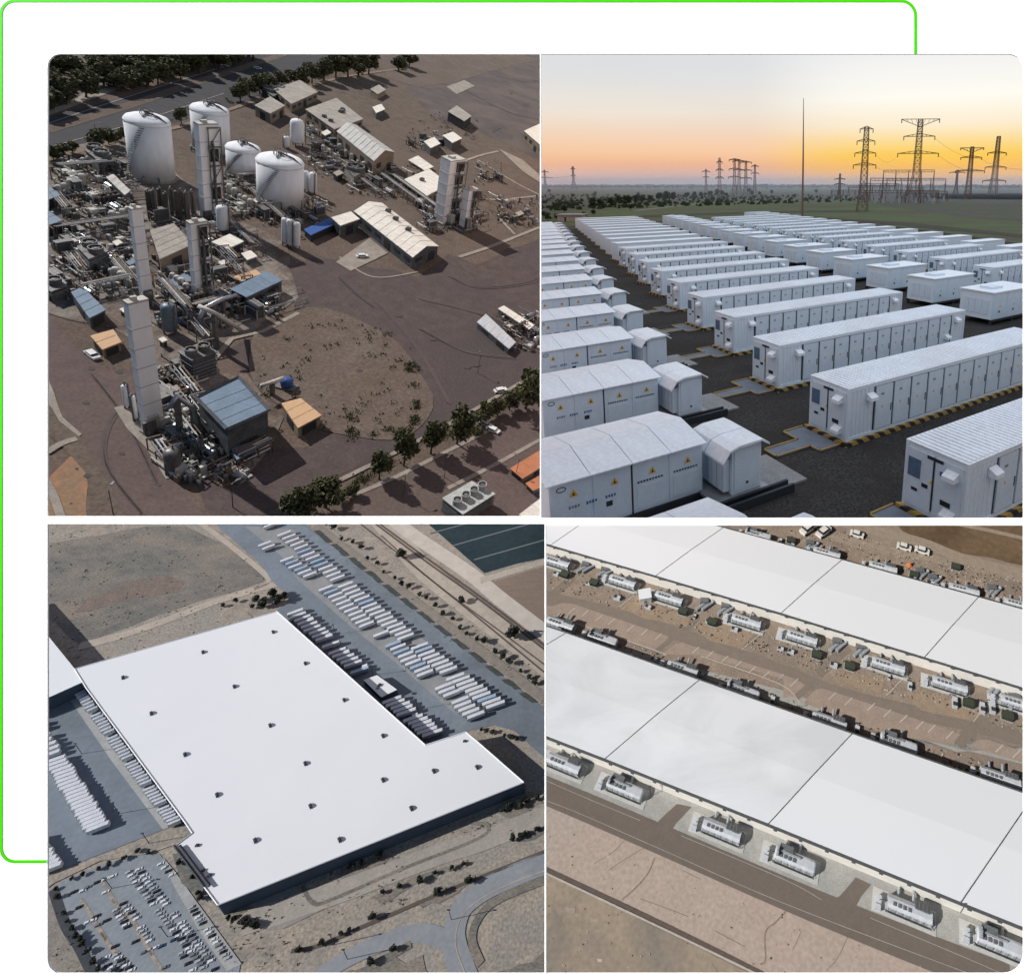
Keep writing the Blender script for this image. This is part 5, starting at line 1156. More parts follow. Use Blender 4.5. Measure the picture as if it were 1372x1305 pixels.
    for o_ in (0, 26): ribbon(P, 'rail_line', [(487+o_*.2, 690), C2(700+o_, 215), C2(1000+o_, 430), C2(1400+o_, 735)], 1.5, rail, z+.25)
    ribbon(P, 'fence_track', [C2(360, 20), C2(600, 210), C2(900, 450), C2(1400, 860)], 1.2, rail, z+.15); ribbon(P, 'fence_track', [C2(480, 90), C2(750, 330), C2(1100, 590), C2(1400, 815)], 1.0, rail, z+.15)
    sheet(P, 'dark_green_field', [(560, 690), (745, 690), C2(1400, 200), C2(1200, 240), C2(1030, 290)], grn, z+.1)
    for a, b in (((740, 80), (960, 20)), ((860, 145), (1300, 20)), ((975, 220), (1400, 100))): ribbon(P, 'field_line', [C2(*a), C2(*b)], 1.6, mat('field_line', (.16, .18, .19), rough=1), z+.2, smooth=False)
    ribbon(P, 'pale_bank', [C2(1010, 330), C2(1200, 275), C2(1400, 215)], 7, palr, z+.15)
    sheet(P, 'tan_field', [C2(1030, 350), C2(1400, 240), C2(1400, 640), C2(1180, 450)], tan, z+.1)
    for k in range(13):
        a, b = (120+k*91, 66+k*72), (190+k*91, 120+k*71); mb = [C2(a[0], a[1]), C2(a[0]+34, a[1]-4), C2(b[0]+34, b[1]+6), C2(b[0], b[1]+10)]
        sheet(P, 'planted_strip', mb, mat('planted_strip', (.085, .095, .085), (.05, .06, .055), rough=1, scale=.3, grime=.4), z+.25, jit=.8, seg=3)
    ribbon(P, 'verge', [C2(130, 40), C2(700, 470), C2(1380, 980)], 6.5, mat('verge', (.30, .26, .215), (.24, .21, .18), rough=1, scale=.2, grime=.2), z+.16)
    # roads at the lower right
    ribbon(P, 'service_road', [C4(-250, 960), C4(0, 880), C4(350, 760), C4(800, 590), C4(1050, 510), C4(1420, 360)], 11, mat('service_road', (.42, .37, .32), (.34, .31, .275), rough=1, scale=.1, grime=.12), z+.15)
    sheet(P, 'pale_ground', [C4(-260, 750), C4(20, 760), C4(120, 860), C4(300, 790), C4(250, 850), C4(-40, 990), C4(-120, 1000), C4(-230, 850)], mat('pale_ground', (.33, .30, .27), (.26, .24, .22), rough=1, scale=.1, grime=.15), z+.13)
    ribbon(P, 'curved_road', [C4(1480, 600), C4(1250, 680), C4(1050, 770), C4(920, 870), C4(870, 1000), C4(880, 1120), C4(960, 1340)], 11, road, z+.2)
    ribbon(P, 'curved_road', [C4(80, 1290), C4(300, 1150), C4(500, 1060), C4(650, 1015), C4(780, 1030), C4(870, 1090)], 7.5, road, z+.18)
    for o_ in (-9, 9): pass
    ribbon(P, 'dark_verge', [C4(1480, 690), C4(1250, 770), C4(1080, 850), C4(990, 950), C4(965, 1060), C4(1010, 1180)], 4, fld, z+.24)
    ribbon(P, 'grey_ditch', [C4(420, 1190), C4(520, 1140), C4(640, 1070)], 3.5, fld, z+.2)  # narrow strip in the dry grey field colour
    ribbon(P, 'ditch', [C4(0, 1110), C4(150, 1080), C4(450, 950), C4(900, 760), C4(1400, 560)], 1.8, rail, z+.2); ribbon(P, 'ditch', [C4(60, 760), C4(120, 855), C4(230, 830), C4(600, 670), C4(1000, 510), C4(1050, 440), C4(960, 430)], 1.8, fld, z+.2)
    for pts in ([C4(430, 820), C4(700, 700), C4(940, 620), C4(940, 660), C4(600, 790), C4(480, 860)], [C4(1100, 370), C4(1280, 260), C4(1340, 320), C4(1200, 410)], [C4(1180, 510), C4(1400, 410), C4(1400, 470), C4(1230, 530)], [C4(660, 840), C4(980, 700), C4(980, 740), C4(700, 880)], [C4(1100, 1220), C4(1400, 1120), C4(1400, 1250), C4(1150, 1300)], [C4(180, 1240), C4(420, 1180), C4(700, 1130), C4(760, 1250), C4(300, 1290)], [C4(230, 700), C4(500, 600), C4(520, 620), C4(300, 740)], [C3(1160, 850), C3(1260, 860), C3(1320, 960), C3(1240, 980)], [C3(900, 860), C3(1100, 860), C3(1180, 900), C3(1000, 930)]):
        sheet(P, 'dry_grass', pts, fld, z+.12, jit=4, seg=5)
    # lane lines and worn edges of the curved road
    ribbon(P, 'lane_line', [C4(1480, 640), C4(1250, 718), C4(1050, 808), C4(925, 905), C4(878, 1020), C4(890, 1130), C4(975, 1340)], .5, palr, z+.3)
    ribbon(P, 'road_verge', [C4(1480, 560), C4(1250, 638), C4(1030, 735), C4(890, 845), C4(832, 985), C4(840, 1110), C4(915, 1340)], 1.6, palr, z+.19)
    # ---- the warehouse itself
    H = 11.0
    roofm = mat('warehouse_roof', (.80, .80, .80), (.785, .785, .79), rough=.85, scale=.02, big=.01, bigc=(.775, .775, .78)); wall = mat('warehouse_wall', (.075, .10, .14), (.06, .08, .115), rough=.8, scale=.1)  # shade on the walls is deepened by their dark navy colour
    poly = [(100, 896), (371, 819), (570, 998), (624, 980.5), (641.5, 995), (702, 1048), (292, 1212), (234, 1134), (258, 1116), (250, 1104), (116, 922)]
    L = [g(x, y, H) for x, y in poly]; c = sum(L, Vector())/len(L); c.z = 0; L = [p-c for p in L]
    t = thing(P, 'warehouse', 'huge white flat roofed warehouse with rows of small dark roof vents', 'building', c)
    pts = [(p.x, p.y) for p in L]
    if sum(a[0]*b[1]-b[0]*a[1] for a, b in zip(pts, pts[1:]+pts[:1])) < 0: pts = pts[::-1]
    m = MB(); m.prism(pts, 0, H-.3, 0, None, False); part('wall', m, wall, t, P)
    m = MB(); m.prism(pts, H-.3, H); part('roof', m, roofm, t, P)
    m = MB()
    for a, b in zip(pts, pts[1:]+pts[:1]): m.bar((a[0], a[1], H+.15), (b[0], b[1], H+.15), .38)
    part('parapet', m, roofm, t, P)
    e = [g(234, 1134, H)-c, g(274, 1188, H)-c]; m = MB(); m.bar((e[0].x+3, e[0].y, H+1.2), (e[1].x+3, e[1].y, H+1.2), .7); m.bar((e[0].x, e[0].y, H+.8), (e[1].x, e[1].y, H+.8), .5); part('entrance_fascia', m, dk, t, P)
    for k in range(30):
        a, b = L[2], L[1]; q = a.lerp(b, (k+.5)/30); d = (b-a).normalized(); n = Vector((d.y, -d.x, 0)); n = n if n.x > 0 else -n; q = q+n*.04
        m = MB(); m.q([(q.x-d.x*1.4, q.y-d.y*1.4, 1.2), (q.x+d.x*1.4, q.y+d.y*1.4, 1.2), (q.x+d.x*1.4, q.y+d.y*1.4, 4.4), (q.x-d.x*1.4, q.y-d.y*1.4, 4.4)]); part('dock_door', m, dk, t, P)
    vm = MB(); vm.box(-1.6, 1.6, -1.2, 1.2, 0, 1.0, 0); vm.box(-1.2, 1.2, -.9, .9, 1.0, 1.7, 1); vm.lathe(0, 0, [(.6, 1.7), (.6, 2.1)], 8, 1)
    vm = vm.mesh('roof_vent', [mat('vent_grey', (.12, .13, .14), rough=.6), mat('vent_top', (.07, .075, .085), rough=.6)])
    for x, y in [(165, 908), (272, 874), (366, 847), (203, 956), (314, 920), (409, 889), (248, 1011), (362, 972), (461, 938), (291, 1065), (409, 1023), (513, 986), (342, 1126), (416, 1080), (513, 1045), (581, 1033), (639, 1028), (455, 1125), (551, 1083)]:
        o = part('roof_vent', vm, None, t, P); o.location = g(x, y, H)-c+Vector((0, 0, .02)); o.rotation_euler[2] = -.75; o.scale = (.85, .6, .7)
    for x, y in [C3(825, 555), C3(855, 690), C3(892, 715), C2(460, 905), C2(925, 1185)]:
        o = part('small_vent', vm, None, t, P); o.location = g(x, y, H)-c+Vector((0, 0, .02)); o.scale = (.6, .6, .5)
    q = [g(x, y, H) for x, y in ((20, 800), (63, 850), (101, 897), (112, 913), (63, 935), (10, 955))]; cc = g(60, 900)
    pp = [(p.x-cc.x, p.y-cc.y) for p in q]; t2 = thing(P, 'side_hall', 'white roofed hall joined to the warehouse at the left edge', 'building', cc)
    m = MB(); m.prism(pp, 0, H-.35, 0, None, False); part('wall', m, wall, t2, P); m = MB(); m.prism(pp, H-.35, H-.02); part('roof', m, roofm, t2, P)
    q = [g(x, y, 5) for x, y in (C2(385, 858), C2(458, 832), C2(565, 910), C2(480, 950))]; cc = sum(q, Vector())/4; cc.z = 0; pp = [(p.x-cc.x, p.y-cc.y) for p in q]
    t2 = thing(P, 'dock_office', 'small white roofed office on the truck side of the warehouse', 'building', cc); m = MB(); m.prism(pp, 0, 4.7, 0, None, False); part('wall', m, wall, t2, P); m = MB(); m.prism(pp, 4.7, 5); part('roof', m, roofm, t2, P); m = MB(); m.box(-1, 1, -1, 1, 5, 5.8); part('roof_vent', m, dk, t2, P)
    # ---- trailers
    tw = mat('trailer_white', (.74, .75, .77), (.64, .65, .68), rough=.5, scale=.4, grime=.08); tb = mat('trailer_blue', (.42, .52, .62), (.36, .45, .55), rough=.5, scale=.4)
    bd = MB(); bd.box(0, 14.5, -1.3, 1.3, 1.1, 4.0); 
    for k in range(9): bd.box(.3+k*1.7, .45+k*1.7, -1.34, 1.34, 1.1, 4.04)
    bdm = bd.mesh('body', tw); bdm2 = bd.mesh('body', tb)
    wh = MB()
    for x in (1.6, 2.9): 
        for y in (-1.2, .85): wh.lathe(0, 0, [(.5, 0), (.5, .35)], 8, 0, Matrix.Translation((x, y, .5)) @ Matrix.Rotation(-math.pi/2, 4, 'X'))
    whm = wh.mesh('wheels', dk); lg = MB(); lg.box(11.4, 11.6, -1, -.8, 0, 1.1); lg.box(11.4, 11.6, .8, 1, 0, 1.1); lg.box(.3, 14, -.5, .5, .85, 1.1); lgm = lg.mesh('landing_legs', dk)
    protos = {}
    def trailer(a, b, label, grp, blue=False, thin=1.0):
        A, Bv = g(*a), g(*b); d = Bv-A; sc = (d.length/14.5, max(.85, min(1.25, d.length/14.5))*thin, 1.0); rz = math.atan2(d.y, d.x)
        if blue not in protos:
            t = thing(P, 'semi_trailer', label, 'trailer', A, rz, grp, sc); part('body', bdm2 if blue else bdm, None, t, P); part('wheels', whm, None, t, P); part('landing_legs', lgm, None, t, P); protos[blue] = t
        else: dup(P, protos[blue], label, A, rz, sc, grp)
    def row(rights, n, v0, v1, skip, what, grp, blue=.12, thin=1.0):
        """trailers side by side; rights: polyline of their ends"""
        seg = [math.dist(a, b) for a, b in zip(rights, rights[1:])]; tot = sum(seg); k = 0
        for i in range(n):
            u = (i+.5)/n
            if any(a <= u <= b for a, b in skip): continue
            s_ = u*tot; j = 0
            while s_ > seg[j] and j < len(seg)-1: s_ -= seg[j]; j += 1
            q = s_/seg[j]; x = rights[j][0]+(rights[j+1][0]-rights[j][0])*q; y = rights[j][1]+(rights[j+1][1]-rights[j][1])*q
            vx, vy = v0[0]+(v1[0]-v0[0])*u, v0[1]+(v1[1]-v0[1])*u; e = rd.uniform(-.06, .06)
            trailer((x+vx*e, y+vy*e), (x+vx*(1+e), y+vy*(1+e)), f"{nth(k)} parked trailer from the top {what}", grp, rd.random() < blue, thin); k += 1
    row([(352, 690), (392, 716), (455, 768), (541, 840), (614, 899), (679, 946)], 58, (-17, 6.5), (-25, 9), [(.0, .03), (.075, .10), (.34, .36), (.64, .665), (.805, .82)], 'in the outer row of the truck park', 'trailers of the truck park, outer row')
    row([(318, 700), (370, 733), (440, 781), (496, 831), (546, 869), (576, 897), (619, 931), (652, 960)], 58, (-16, 6), (-23, 9), [(.0, .12), (.16, .20), (.31, .37), (.56, .58), (.60, .635), (.80, .85), (.9, .91)], 'in the inner row of the truck park', 'trailers of the truck park, inner row', .2)
    row([(383, 826), (474, 908)], 19, (21, -8), (24, -8), [(.3, .34), (.5, .54), (.6, .64), (.9, .94)], 'at the truck side docks above the office', 'trailers at the truck side docks', .1)
    row([(512, 944), (568, 993)], 12, (25, -9), (27, -9), [(.4, .5)], 'at the truck side docks below the office', 'trailers at the truck side docks', .1)
    row([(112, 923), (246, 1104)], 48, (-13, 6), (-17, 7), [(.17, .19), (.34, .36), (.52, .545), (.70, .72), (.86, .88)], 'at the docks on the left wall of the warehouse', 'trailers at the left docks', .0, .55)
    row([(89, 1015), (150, 1108)], 22, (-26, 9), (-30, 12), [], 'in the block parked in the left yard', 'trailers in the left yard block', .0)
    row([(58, 968), (86, 1012)], 8, (-26, 9), (-27, 10), [(.3, .4)], 'above the block in the left yard', 'trailers at the top of the left yard', .2)
    row([(60, 1122), (86, 1163)], 9, (-26, 9), (-27, 10), [], 'at the bottom left of the left yard', 'trailers at the bottom of the left yard', .0)
    trailer(C3(1345, 762), C3(1240, 800), 'lone white trailer in the shade below the warehouse', 'lone trailers')
    cab = MB(); cab.box(-1.2, 2.2, -1.2, 1.2, .6, 3.2, 0); cab.box(1.6, 2.3, -1.1, 1.1, 1.8, 3.0, 1); cab.box(-3.8, -1.2, -.5, .5, .5, .9, 1)
    for x in (-3, -1.8, 1.4): cab.box(x-.5, x+.5, -1.2, 1.2, 0, 1, 1)
    cab = cab.mesh('truck_cab', [tw, dk])
    for i in range(14):
        u = i/14; x, y = 398+165*u+rd.uniform(-3, 3), 826+150*u+rd.uniform(-2, 2)
        if 486 < x < 525: continue
        solo(P, 'truck_tractor', f"{nth(i)} white truck cab from the top, waiting at the truck side docks", 'truck', cab, None, g(x+6, y-4), math.atan2(*(g(x+20, y-8)-g(x, y)).yx), 'truck cabs at the docks')
    # ---- cars
    cars = []
    def cmesh(nm, col):
        m = MB(); m.box(-2.3, 2.3, -.92, .92, .3, .95, 0)
        q = [(-1.6, -.8), (.9, -.8), (.9, .8), (-1.6, .8)]; i = len(m.v)
        m.v += [(x, y, .95) for x, y in q]+[(x*.8-.05, y*.8, 1.5) for x, y in q]
        for k in range(4): m.f.append((i+k, i+(k+1) % 4, i+4+(k+1) % 4, i+4+k)); m.m.append(1)
        m.f.append((i+4, i+5, i+6, i+7)); m.m.append(0)
        for x in (-1.4, 1.4): m.box(x-.32, x+.32, -.95, .95, 0, .6, 1)
        return m.mesh('car', [mat('car_'+nm, col, col, rough=.3, spec=.5), dk])
    CM = {n: cmesh(n, c_) for n, c_ in (('white', (.75, .75, .76)), ('silver', (.42, .44, .46)), ('black', (.02, .022, .026)), ('blue', (.03, .06, .14)), ('red', (.30, .05, .03)), ('grey', (.16, .17, .18)))}
    cdir = (11, -4.6)
    def carat(x, y, what, k, flip=False, col=None):
        col = col or rd.choice(['white', 'white', 'white', 'white', 'silver', 'silver', 'silver', 'black', 'black', 'grey'] + (['red'] if rd.random() < .12 else []))
        p = C3(x, y); a, b = g(*p), g(p[0]+cdir[0], p[1]+cdir[1]); d = b-a
        solo(P, 'parked_car', f"{col} car, {nth(k)} {what}", 'car', CM[col], None, a, math.atan2(d.y, d.x)+(math.pi if flip else 0)+rd.uniform(-.02, .02), 'cars in the warehouse car park', sc=(.64, .68, .60))
    def crow(a, b, n, miss, what):
        k = 0
        for i in range(n):
            if rd.random() < miss: continue
            u = i/max(1, n-1); carat(a[0]+(b[0]-a[0])*u, a[1]+(b[1]-a[1])*u, what, k, rd.random() < .5); k += 1
    crow((455, 700), (860, 1215), 31, .10, 'from the top in the left side of the packed double row')
    crow((497, 668), (900, 1180), 31, .10, 'from the top in the right side of the packed double row')
    crow((628, 655), (690, 715), 4, 0, 'from the top near the entrance canopy'); crow((795, 890), (990, 1165), 17, .08, 'from the top in the row along the pavement')
    crow((285, 755), (370, 722), 3, 0, 'in the short group at the top of the car park'); crow((385, 905), (440, 985), 6, .1, 'in the left side of the middle group'); crow((425, 870), (500, 950), 6, .1, 'in the right side of the middle group')
    crow((520, 1000), (570, 1070), 5, 0, 'in the dark group of the middle rows'); crow((340, 1205), (400, 1235), 4, 0, 'in the left side of the bottom group'); crow((385, 1150), (470, 1230), 7, .05, 'in the right side of the bottom group'); crow((720, 1100), (800, 1230), 8, .2, 'left of the packed double row')
    for k, (x, y, c_) in enumerate([(158, 808, 'black'), (207, 800, 'white'), (232, 783, 'grey'), (330, 808, 'white'), (187, 890, 'black'), (235, 970, 'white'), (262, 960, 'white'), (282, 938, 'black'), (335, 962, 'black'), (292, 985, 'grey'), (448, 996, 'black'), (492, 1075, 'black'), (380, 1102, 'black'), (540, 1132, 'grey'), (570, 1118, 'silver'), (600, 1108, 'white'), (632, 1100, 'blue'), (335, 1160, 'white'), (652, 1214, 'grey'), (700, 1065, 'blue'), (920, 1225, 'black')]): carat(x, y, 'of the scattered cars in the half empty left rows', k, False, c_)
    # ---- trees and shrubs
    g1 = mat('ware_leaf', (.045, .056, .040), (.03, .04, .03), rough=.9, scale=.3); g2 = mat('ware_leaf_light', (.080, .085, .058), (.06, .065, .045), rough=.9, scale=.3); bk = mat('ware_bark', (.08, .06, .05), rough=1)
    cr = [leaf_crown(420, 2.6, 2.2, .55, 90+i, 7).mesh('crown', [g1, g2]) for i in range(3)]; tk = trunk_mb(1.8, .2, 2, 5, 3).mesh('trunk', bk)
    def shrub(x, y, s, label, grp):
        t = thing(P, 'small_tree', label, 'tree', g(x, y), rd.uniform(0, 6), grp, (s, s, s)); part('crown', cr[rd.randrange(3)], None, t, P).location = (0, 0, .6); part('trunk', tk, None, t, P)
    for i, (x, y) in enumerate([(60, 795), (75, 835), (105, 925), (128, 968), (158, 1002), (172, 1045), (195, 1062), (212, 1092), (237, 1135), (262, 1190), (290, 1225), (150, 740), (208, 716), (300, 682), (352, 660), (432, 632), (510, 592), (560, 600), (730, 655), (800, 735), (830, 820), (850, 840)]):
        shrub(*C3(x, y), rd.uniform(.42, .7), f"{nth(i)} small round tree round the edge of the car park", 'small trees round the car park')
    for i, (x, y, s) in enumerate([(346, 806, 1.3), (352, 812, 1.6), (366, 800, 1.7), (374, 806, 1.6), (381, 801, 1.2), (340, 815, .9), (316, 807, .9), (300, 812, .7)]): shrub(x, y, s, f"{nth(i)} dark tree of the clump at the top corner of the warehouse", 'trees at the top corner of the warehouse')
    for i in range(26):
        u = i/26; p = C2(190+1160*u+rd.uniform(-10, 10), 40+870*u+rd.uniform(-16, 16)); shrub(*p, rd.uniform(.6, 1.2), f"{nth(i)} dark bush from the top in the belt beside the railway", 'bushes beside the railway')
    for i, p in enumerate([C2(595, 208), C2(1190, 638), C2(910, 445)]): shrub(*p, (1.8, 2.2, 1.2)[i], ('dark tree beside the railway near the top', 'dark tree beside the railway at the right edge', 'small bush on the railway bed')[i], 'trees on the railway bed')
    k = 0
    for a, b, n in ((C4(440, 830), C4(1000, 620), 6), (C4(700, 840), C4(1060, 700), 2), (C4(1100, 380), C4(1330, 290), 7), (C4(1180, 520), C4(1350, 450), 6), (C4(40, 1120), C4(480, 930), 5), (C4(280, 690), C4(520, 590), 3), (C4(400, 1190), C4(640, 1070), 2), (C2(1000, 1120), C2(1230, 1190), 6), (C3(1000, 950), C3(1180, 1020), 6)):
        for i in range(n):
            u = (i+rd.random()*.7)/n; shrub(a[0]+(b[0]-a[0])*u+rd.uniform(-2, 2), a[1]+(b[1]-a[1])*u+rd.uniform(-2, 2), rd.uniform(.45, .95), f"{nth(k)} low bush on the dry strips along the lower right roads", 'bushes along the lower right roads'); k += 1
    m = MB()
    for i in range(6500):
        x, y = rd.uniform(60, 732), rd.uniform(700, 1306)
        inb = x+y*0 > 0 and ((y < 819-(x-371)*.284 and x < 372 and not (x > 285 and y < 760 and x > 285+(y-700)*1.1)) or (y > 1225-(x-292)*.40 and x > 300) or (y > 1140 and x < 68+(y-1200)*.62 and y > 1200) or (x > 395+(y-702)*1.31 and x < 450+(y-702)*1.42))
        if (x > 545 and y > 1125) or (x > 400 and y > 1225): continue
        if not inb or mnoise.noise(Vector((x*.045, y*.06, 4))) < .0: continue
        p = g(x, y); s_ = rd.uniform(.25, .8); a = rd.uniform(0, 3.14)
        m.q([p+Vector((-s_*math.cos(a), -s_*math.sin(a), .1)), p+Vector((s_*math.cos(a), s_*math.sin(a), .1)), p+Vector((s_*.5, s_*.4, s_*1.1)), p+Vector((-s_*.6, .2, s_))], rd.randrange(2))
    solo(P, 'dry_tufts', 'dry tufts and low weeds on the bare ground round the warehouse', None, m, [g1, g2], kind='stuff')
    lm = MB(); lm.tube([(0, 0, 0), (0, 0, 11)], .16, 5); lm.box(-.9, .9, -.3, .3, 10.9, 11.1); lm = lm.mesh('lamp_post', dk)
    for i, (x, y) in enumerate([(500, 905), (560, 950), (450, 850), (160, 1090), (110, 1010), (200, 1130), (150, 1190), (225, 1255), (448, 1265), (605, 1232), (466, 1285)]): solo(P, 'lamp_post', f"{nth(i)} thin lamp post on the warehouse grounds", 'lamp post', lm, None, g(x, y), 0, 'lamp posts round the warehouse')
    clip_place(P, [('x', 730.5, -1), ('y', 698.5, 1)])
build_warehouse()
# ================================================================== 4: the long white sheds with cooling units
def build_sheds():
    P = SHED; rd = random.Random(31); g = P.g
    def C1(x, y): return (725+x/4.209, 695+y/4.209)
    def C2(x, y): return (1040+x/4.133, 695+y/4.133)
    def C3(x, y): return (725+x/4.209, 995+y/4.209)
    def C4(x, y): return (1040+x/4.133, 995+y/4.133)
    dirt = mat('shed_dirt', (.32, .25, .195), (.245, .195, .155), rough=1, scale=.25, big=.05, bigc=(.225, .185, .155), bump=.05, grime=.25)
    pink = mat('pink_dirt', (.43, .345, .29), (.385, .31, .26), rough=1, scale=.15, big=.035, bigc=(.40, .335, .29), bump=.04, grime=.15)
    tan = mat('tan_dirt', (.35, .28, .205), (.29, .24, .185), rough=1, scale=.12, big=.04, bigc=(.22, .19, .16), grime=.15)
    road = mat('brown_road', (.165, .135, .112), (.145, .118, .10), rough=.95, scale=.3, big=.05, bigc=(.155, .13, .11), grime=.08)
    road2 = mat('worn_yard_road', (.225, .185, .152), (.19, .155, .13), rough=.95, scale=.3, big=.05, bigc=(.21, .172, .14), grime=.12)
    grav = mat('grey_gravel', (.40, .395, .365), (.33, .33, .31), rough=1, scale=.6, big=.08, bigc=(.31, .305, .29), grime=.2, bump=.02)
    kerbm = mat('kerb_concrete', (.48, .44, .39), (.40, .365, .32), rough=.9, scale=1); isl = mat('island_paving', (.34, .27, .22), (.29, .23, .19), rough=1, scale=.3, grime=.15)
    fieldb = mat('brown_field', (.125, .082, .045), (.10, .066, .038), rough=1, scale=.06, big=.03, bigc=(.17, .115, .07), grime=.2)
    dk = mat('shed_dark', (.045, .047, .05), (.03, .032, .035), rough=.7, scale=1)
    sheet(P, 'ground', [g(560, 640), g(560, 1420), g(1560, 1420), g(1560, 640)], dirt, 0, local=True)
    z = .05
    sheet(P, 'bare_ground', [(600, 1010), C3(25, 330), C3(1368, 910), C4(1100, 1281), (1600, 1450), (1100, 1450), C3(1262, 1310), C3(25, 712), (600, 1100)], pink, z)
    sheet(P, 'tan_ground', [(600, 1110), C3(25, 730), C3(1200, 1310), (1060, 1450), (600, 1450)], tan, z, jit=.3, seg=6)
    sheet(P, 'gravel_pad', [(600, 950), C3(25, 0), C4(0, 520), C4(1372, 1030), (1560, 1310), (1560, 1400), C4(1372, 1350), C3(1368, 780), C3(25, 215), (600, 985)], grav, z+.03)
    ribbon(P, 'service_road', [(600, 1008), C3(25, 268), C3(620, 520), C3(1368, 845), C4(700, 1100), C4(1300, 1330)], 6.6, road, z+.08)
    sheet(P, 'road_spur', [C3(765, 345), C3(850, 362), C3(760, 455), C3(740, 490), C3(750, 530), C3(600, 490), C3(615, 462), C3(660, 445), C3(700, 405)], road, z+.085)
    sheet(P, 'road_spur', [C4(440, 745), C4(525, 785), C4(470, 850), C4(445, 900), C4(460, 945), C4(510, 985), C4(250, 890), C4(300, 872), C4(350, 850), C4(390, 805)], road, z+.085)
    ribbon(P, 'kerb', [(600, 1036), C3(25, 325), C3(650, 590), C3(1368, 905), C4(1100, 1290)], .14, grav, z+.14); 
    ribbon(P, 'kerb', [(600, 981), C3(25, 212), C3(560, 440)], .14, grav, z+.14); ribbon(P, 'kerb', [C3(790, 525), C3(1368, 770), C4(250, 870)], .14, grav, z+.14); ribbon(P, 'kerb', [C4(520, 970), C4(1000, 1170), C4(1300, 1300)], .14, grav, z+.14)
    ribbon(P, 'channel', [(600, 1104), C3(25, 712), C3(700, 1030), C3(1320, 1340), (1130, 1360)], .9, mat('channel_dark', (.13, .10, .085), rough=1), z+.10); ribbon(P, 'channel_kerb', [(600, 1108), C3(25, 735), C3(690, 1050), C3(1300, 1345)], .4, kerbm, z+.14)
    crk = mat('soil_crack', (.21, .155, .11), (.29, .225, .175), rough=1, scale=2)
    for i, pts in enumerate([[C3(640, 650), C3(600, 740), C3(520, 830), C3(460, 880)], [C3(590, 585), C3(500, 640), C3(420, 690), C3(380, 720)], [C3(480, 540), C3(400, 620), C3(300, 680)], [C4(60, 925), C4(0, 990), C4(-60, 1050), C4(-60, 1200), C4(-90, 1225)], [C4(395, 1075), C4(340, 1190), C4(280, 1260)], [C4(140, 1040), C4(90, 1150)], [C3(960, 1240), C3(1020, 1330)], [C3(560, 880), C3(700, 930), C3(830, 980)], [C3(800, 720), C3(900, 770)], [C3(980, 1060), C3(1150, 1150)]]):
        ribbon(P, 'soil_crack', pts, .32 if i in (0, 3) else .15, crk, z+.04)
    for i, (x, y, w) in enumerate([(165, 940, 7), (210, 970, 5), (320, 1060, 4), (330, 1225, 4), (380, 640, 3), (1120, 470, 3), (500, 640, 2), (300, 1000, 6)]):
        p = C3(x, y); sheet(P, 'pale_patch', [(p[0]-w, p[1]-w*.6), (p[0]+w, p[1]-w*.3), (p[0]+w*.8, p[1]+w*.7), (p[0]-w*.7, p[1]+w*.5)], kerbm if i in (3, 4) else mat('pale_soil', (.38, .31, .25), (.30, .24, .19), rough=1, scale=.5), z+.05, jit=.6, seg=.8)
    # between the sheds
    ribbon(P, 'yard_road', [(600, 765), C1(25, 440), C1(350, 520), C1(700, 625), C2(0, 830), C2(400, 985), C2(1080, 1140), (1372, 990), (1500, 1030)], 4.6, road2, z+.03)
    for a, b in ((C1(620, 745), C1(730, 665)), (C1(780, 640), C1(880, 545)), (C2(100, 985), C2(190, 900)), (C2(230, 860), C2(400, 710)), (C2(1000, 1250), C2(1100, 1150)), (C2(1100, 1130), C2(1260, 990)), (C1(60, 430), C1(180, 330))): ribbon(P, 'yard_spur', [a, b], 3.2, road2, z+.035, smooth=False)
    I = [[(640, 800), C1(60, 495), C1(120, 475), C1(180, 480), C1(680, 650), C1(720, 665), C1(700, 690), C1(640, 740), C1(25, 540), (640, 822)],
         [C1(680, 765), C1(760, 705), C1(800, 700), C2(0, 850), C2(100, 885), C2(160, 920), C2(90, 985), C2(40, 990), C1(1368, 905), C1(900, 770)],
         [C2(150, 1020), C2(215, 945), C2(260, 940), C2(960, 1170), C2(1020, 1195), C2(970, 1255), C2(600, 1190)], [C2(1060, 1260), C2(1120, 1220), C2(1180, 1225), C2(1372, 1290), (1450, 1050), (1440, 1060), C2(1372, 1350)]]
    for q in I: sheet(P, 'parking_island', q, isl, z+.06)
    marks = [(170, 520), (245, 535), (325, 560), (395, 580), (500, 620), (580, 640), (660, 665)]
    for x, y in marks: p = C1(x, y); ribbon(P, 'parking_line', [(p[0]-4, p[1]+4), (p[0]+5, p[1]-4)], .35, kerbm, z+.1, smooth=False)
    for x, y in [(870, 740), (950, 765), (1035, 790), (1110, 820), (1190, 850), (1265, 880), (1345, 900)]: p = C1(x, y); ribbon(P, 'parking_line', [(p[0]-4.5, p[1]+4.5), (p[0]+5, p[1]-4)], .35, kerbm, z+.1, smooth=False)
    for x, y in [(20, 880), (100, 905), (310, 980), (400, 1010), (525, 1040), (615, 1075), (705, 1105), (795, 1140), (860, 1160), (960, 1195), (1235, 1270), (1330, 1300)]: p = C2(x, y); ribbon(P, 'parking_line', [(p[0]-5, p[1]+5.5), (p[0]+5, p[1]-4.5)], .35, kerbm, z+.1, smooth=False)
    ribbon(P, 'kerb', [(640, 822), C1(25, 545), C1(640, 742), C1(690, 770)], .3, kerbm, z+.1); ribbon(P, 'kerb', [C1(900, 775), C1(1340, 930), C2(130, 1020)], .3, kerbm, z+.1)
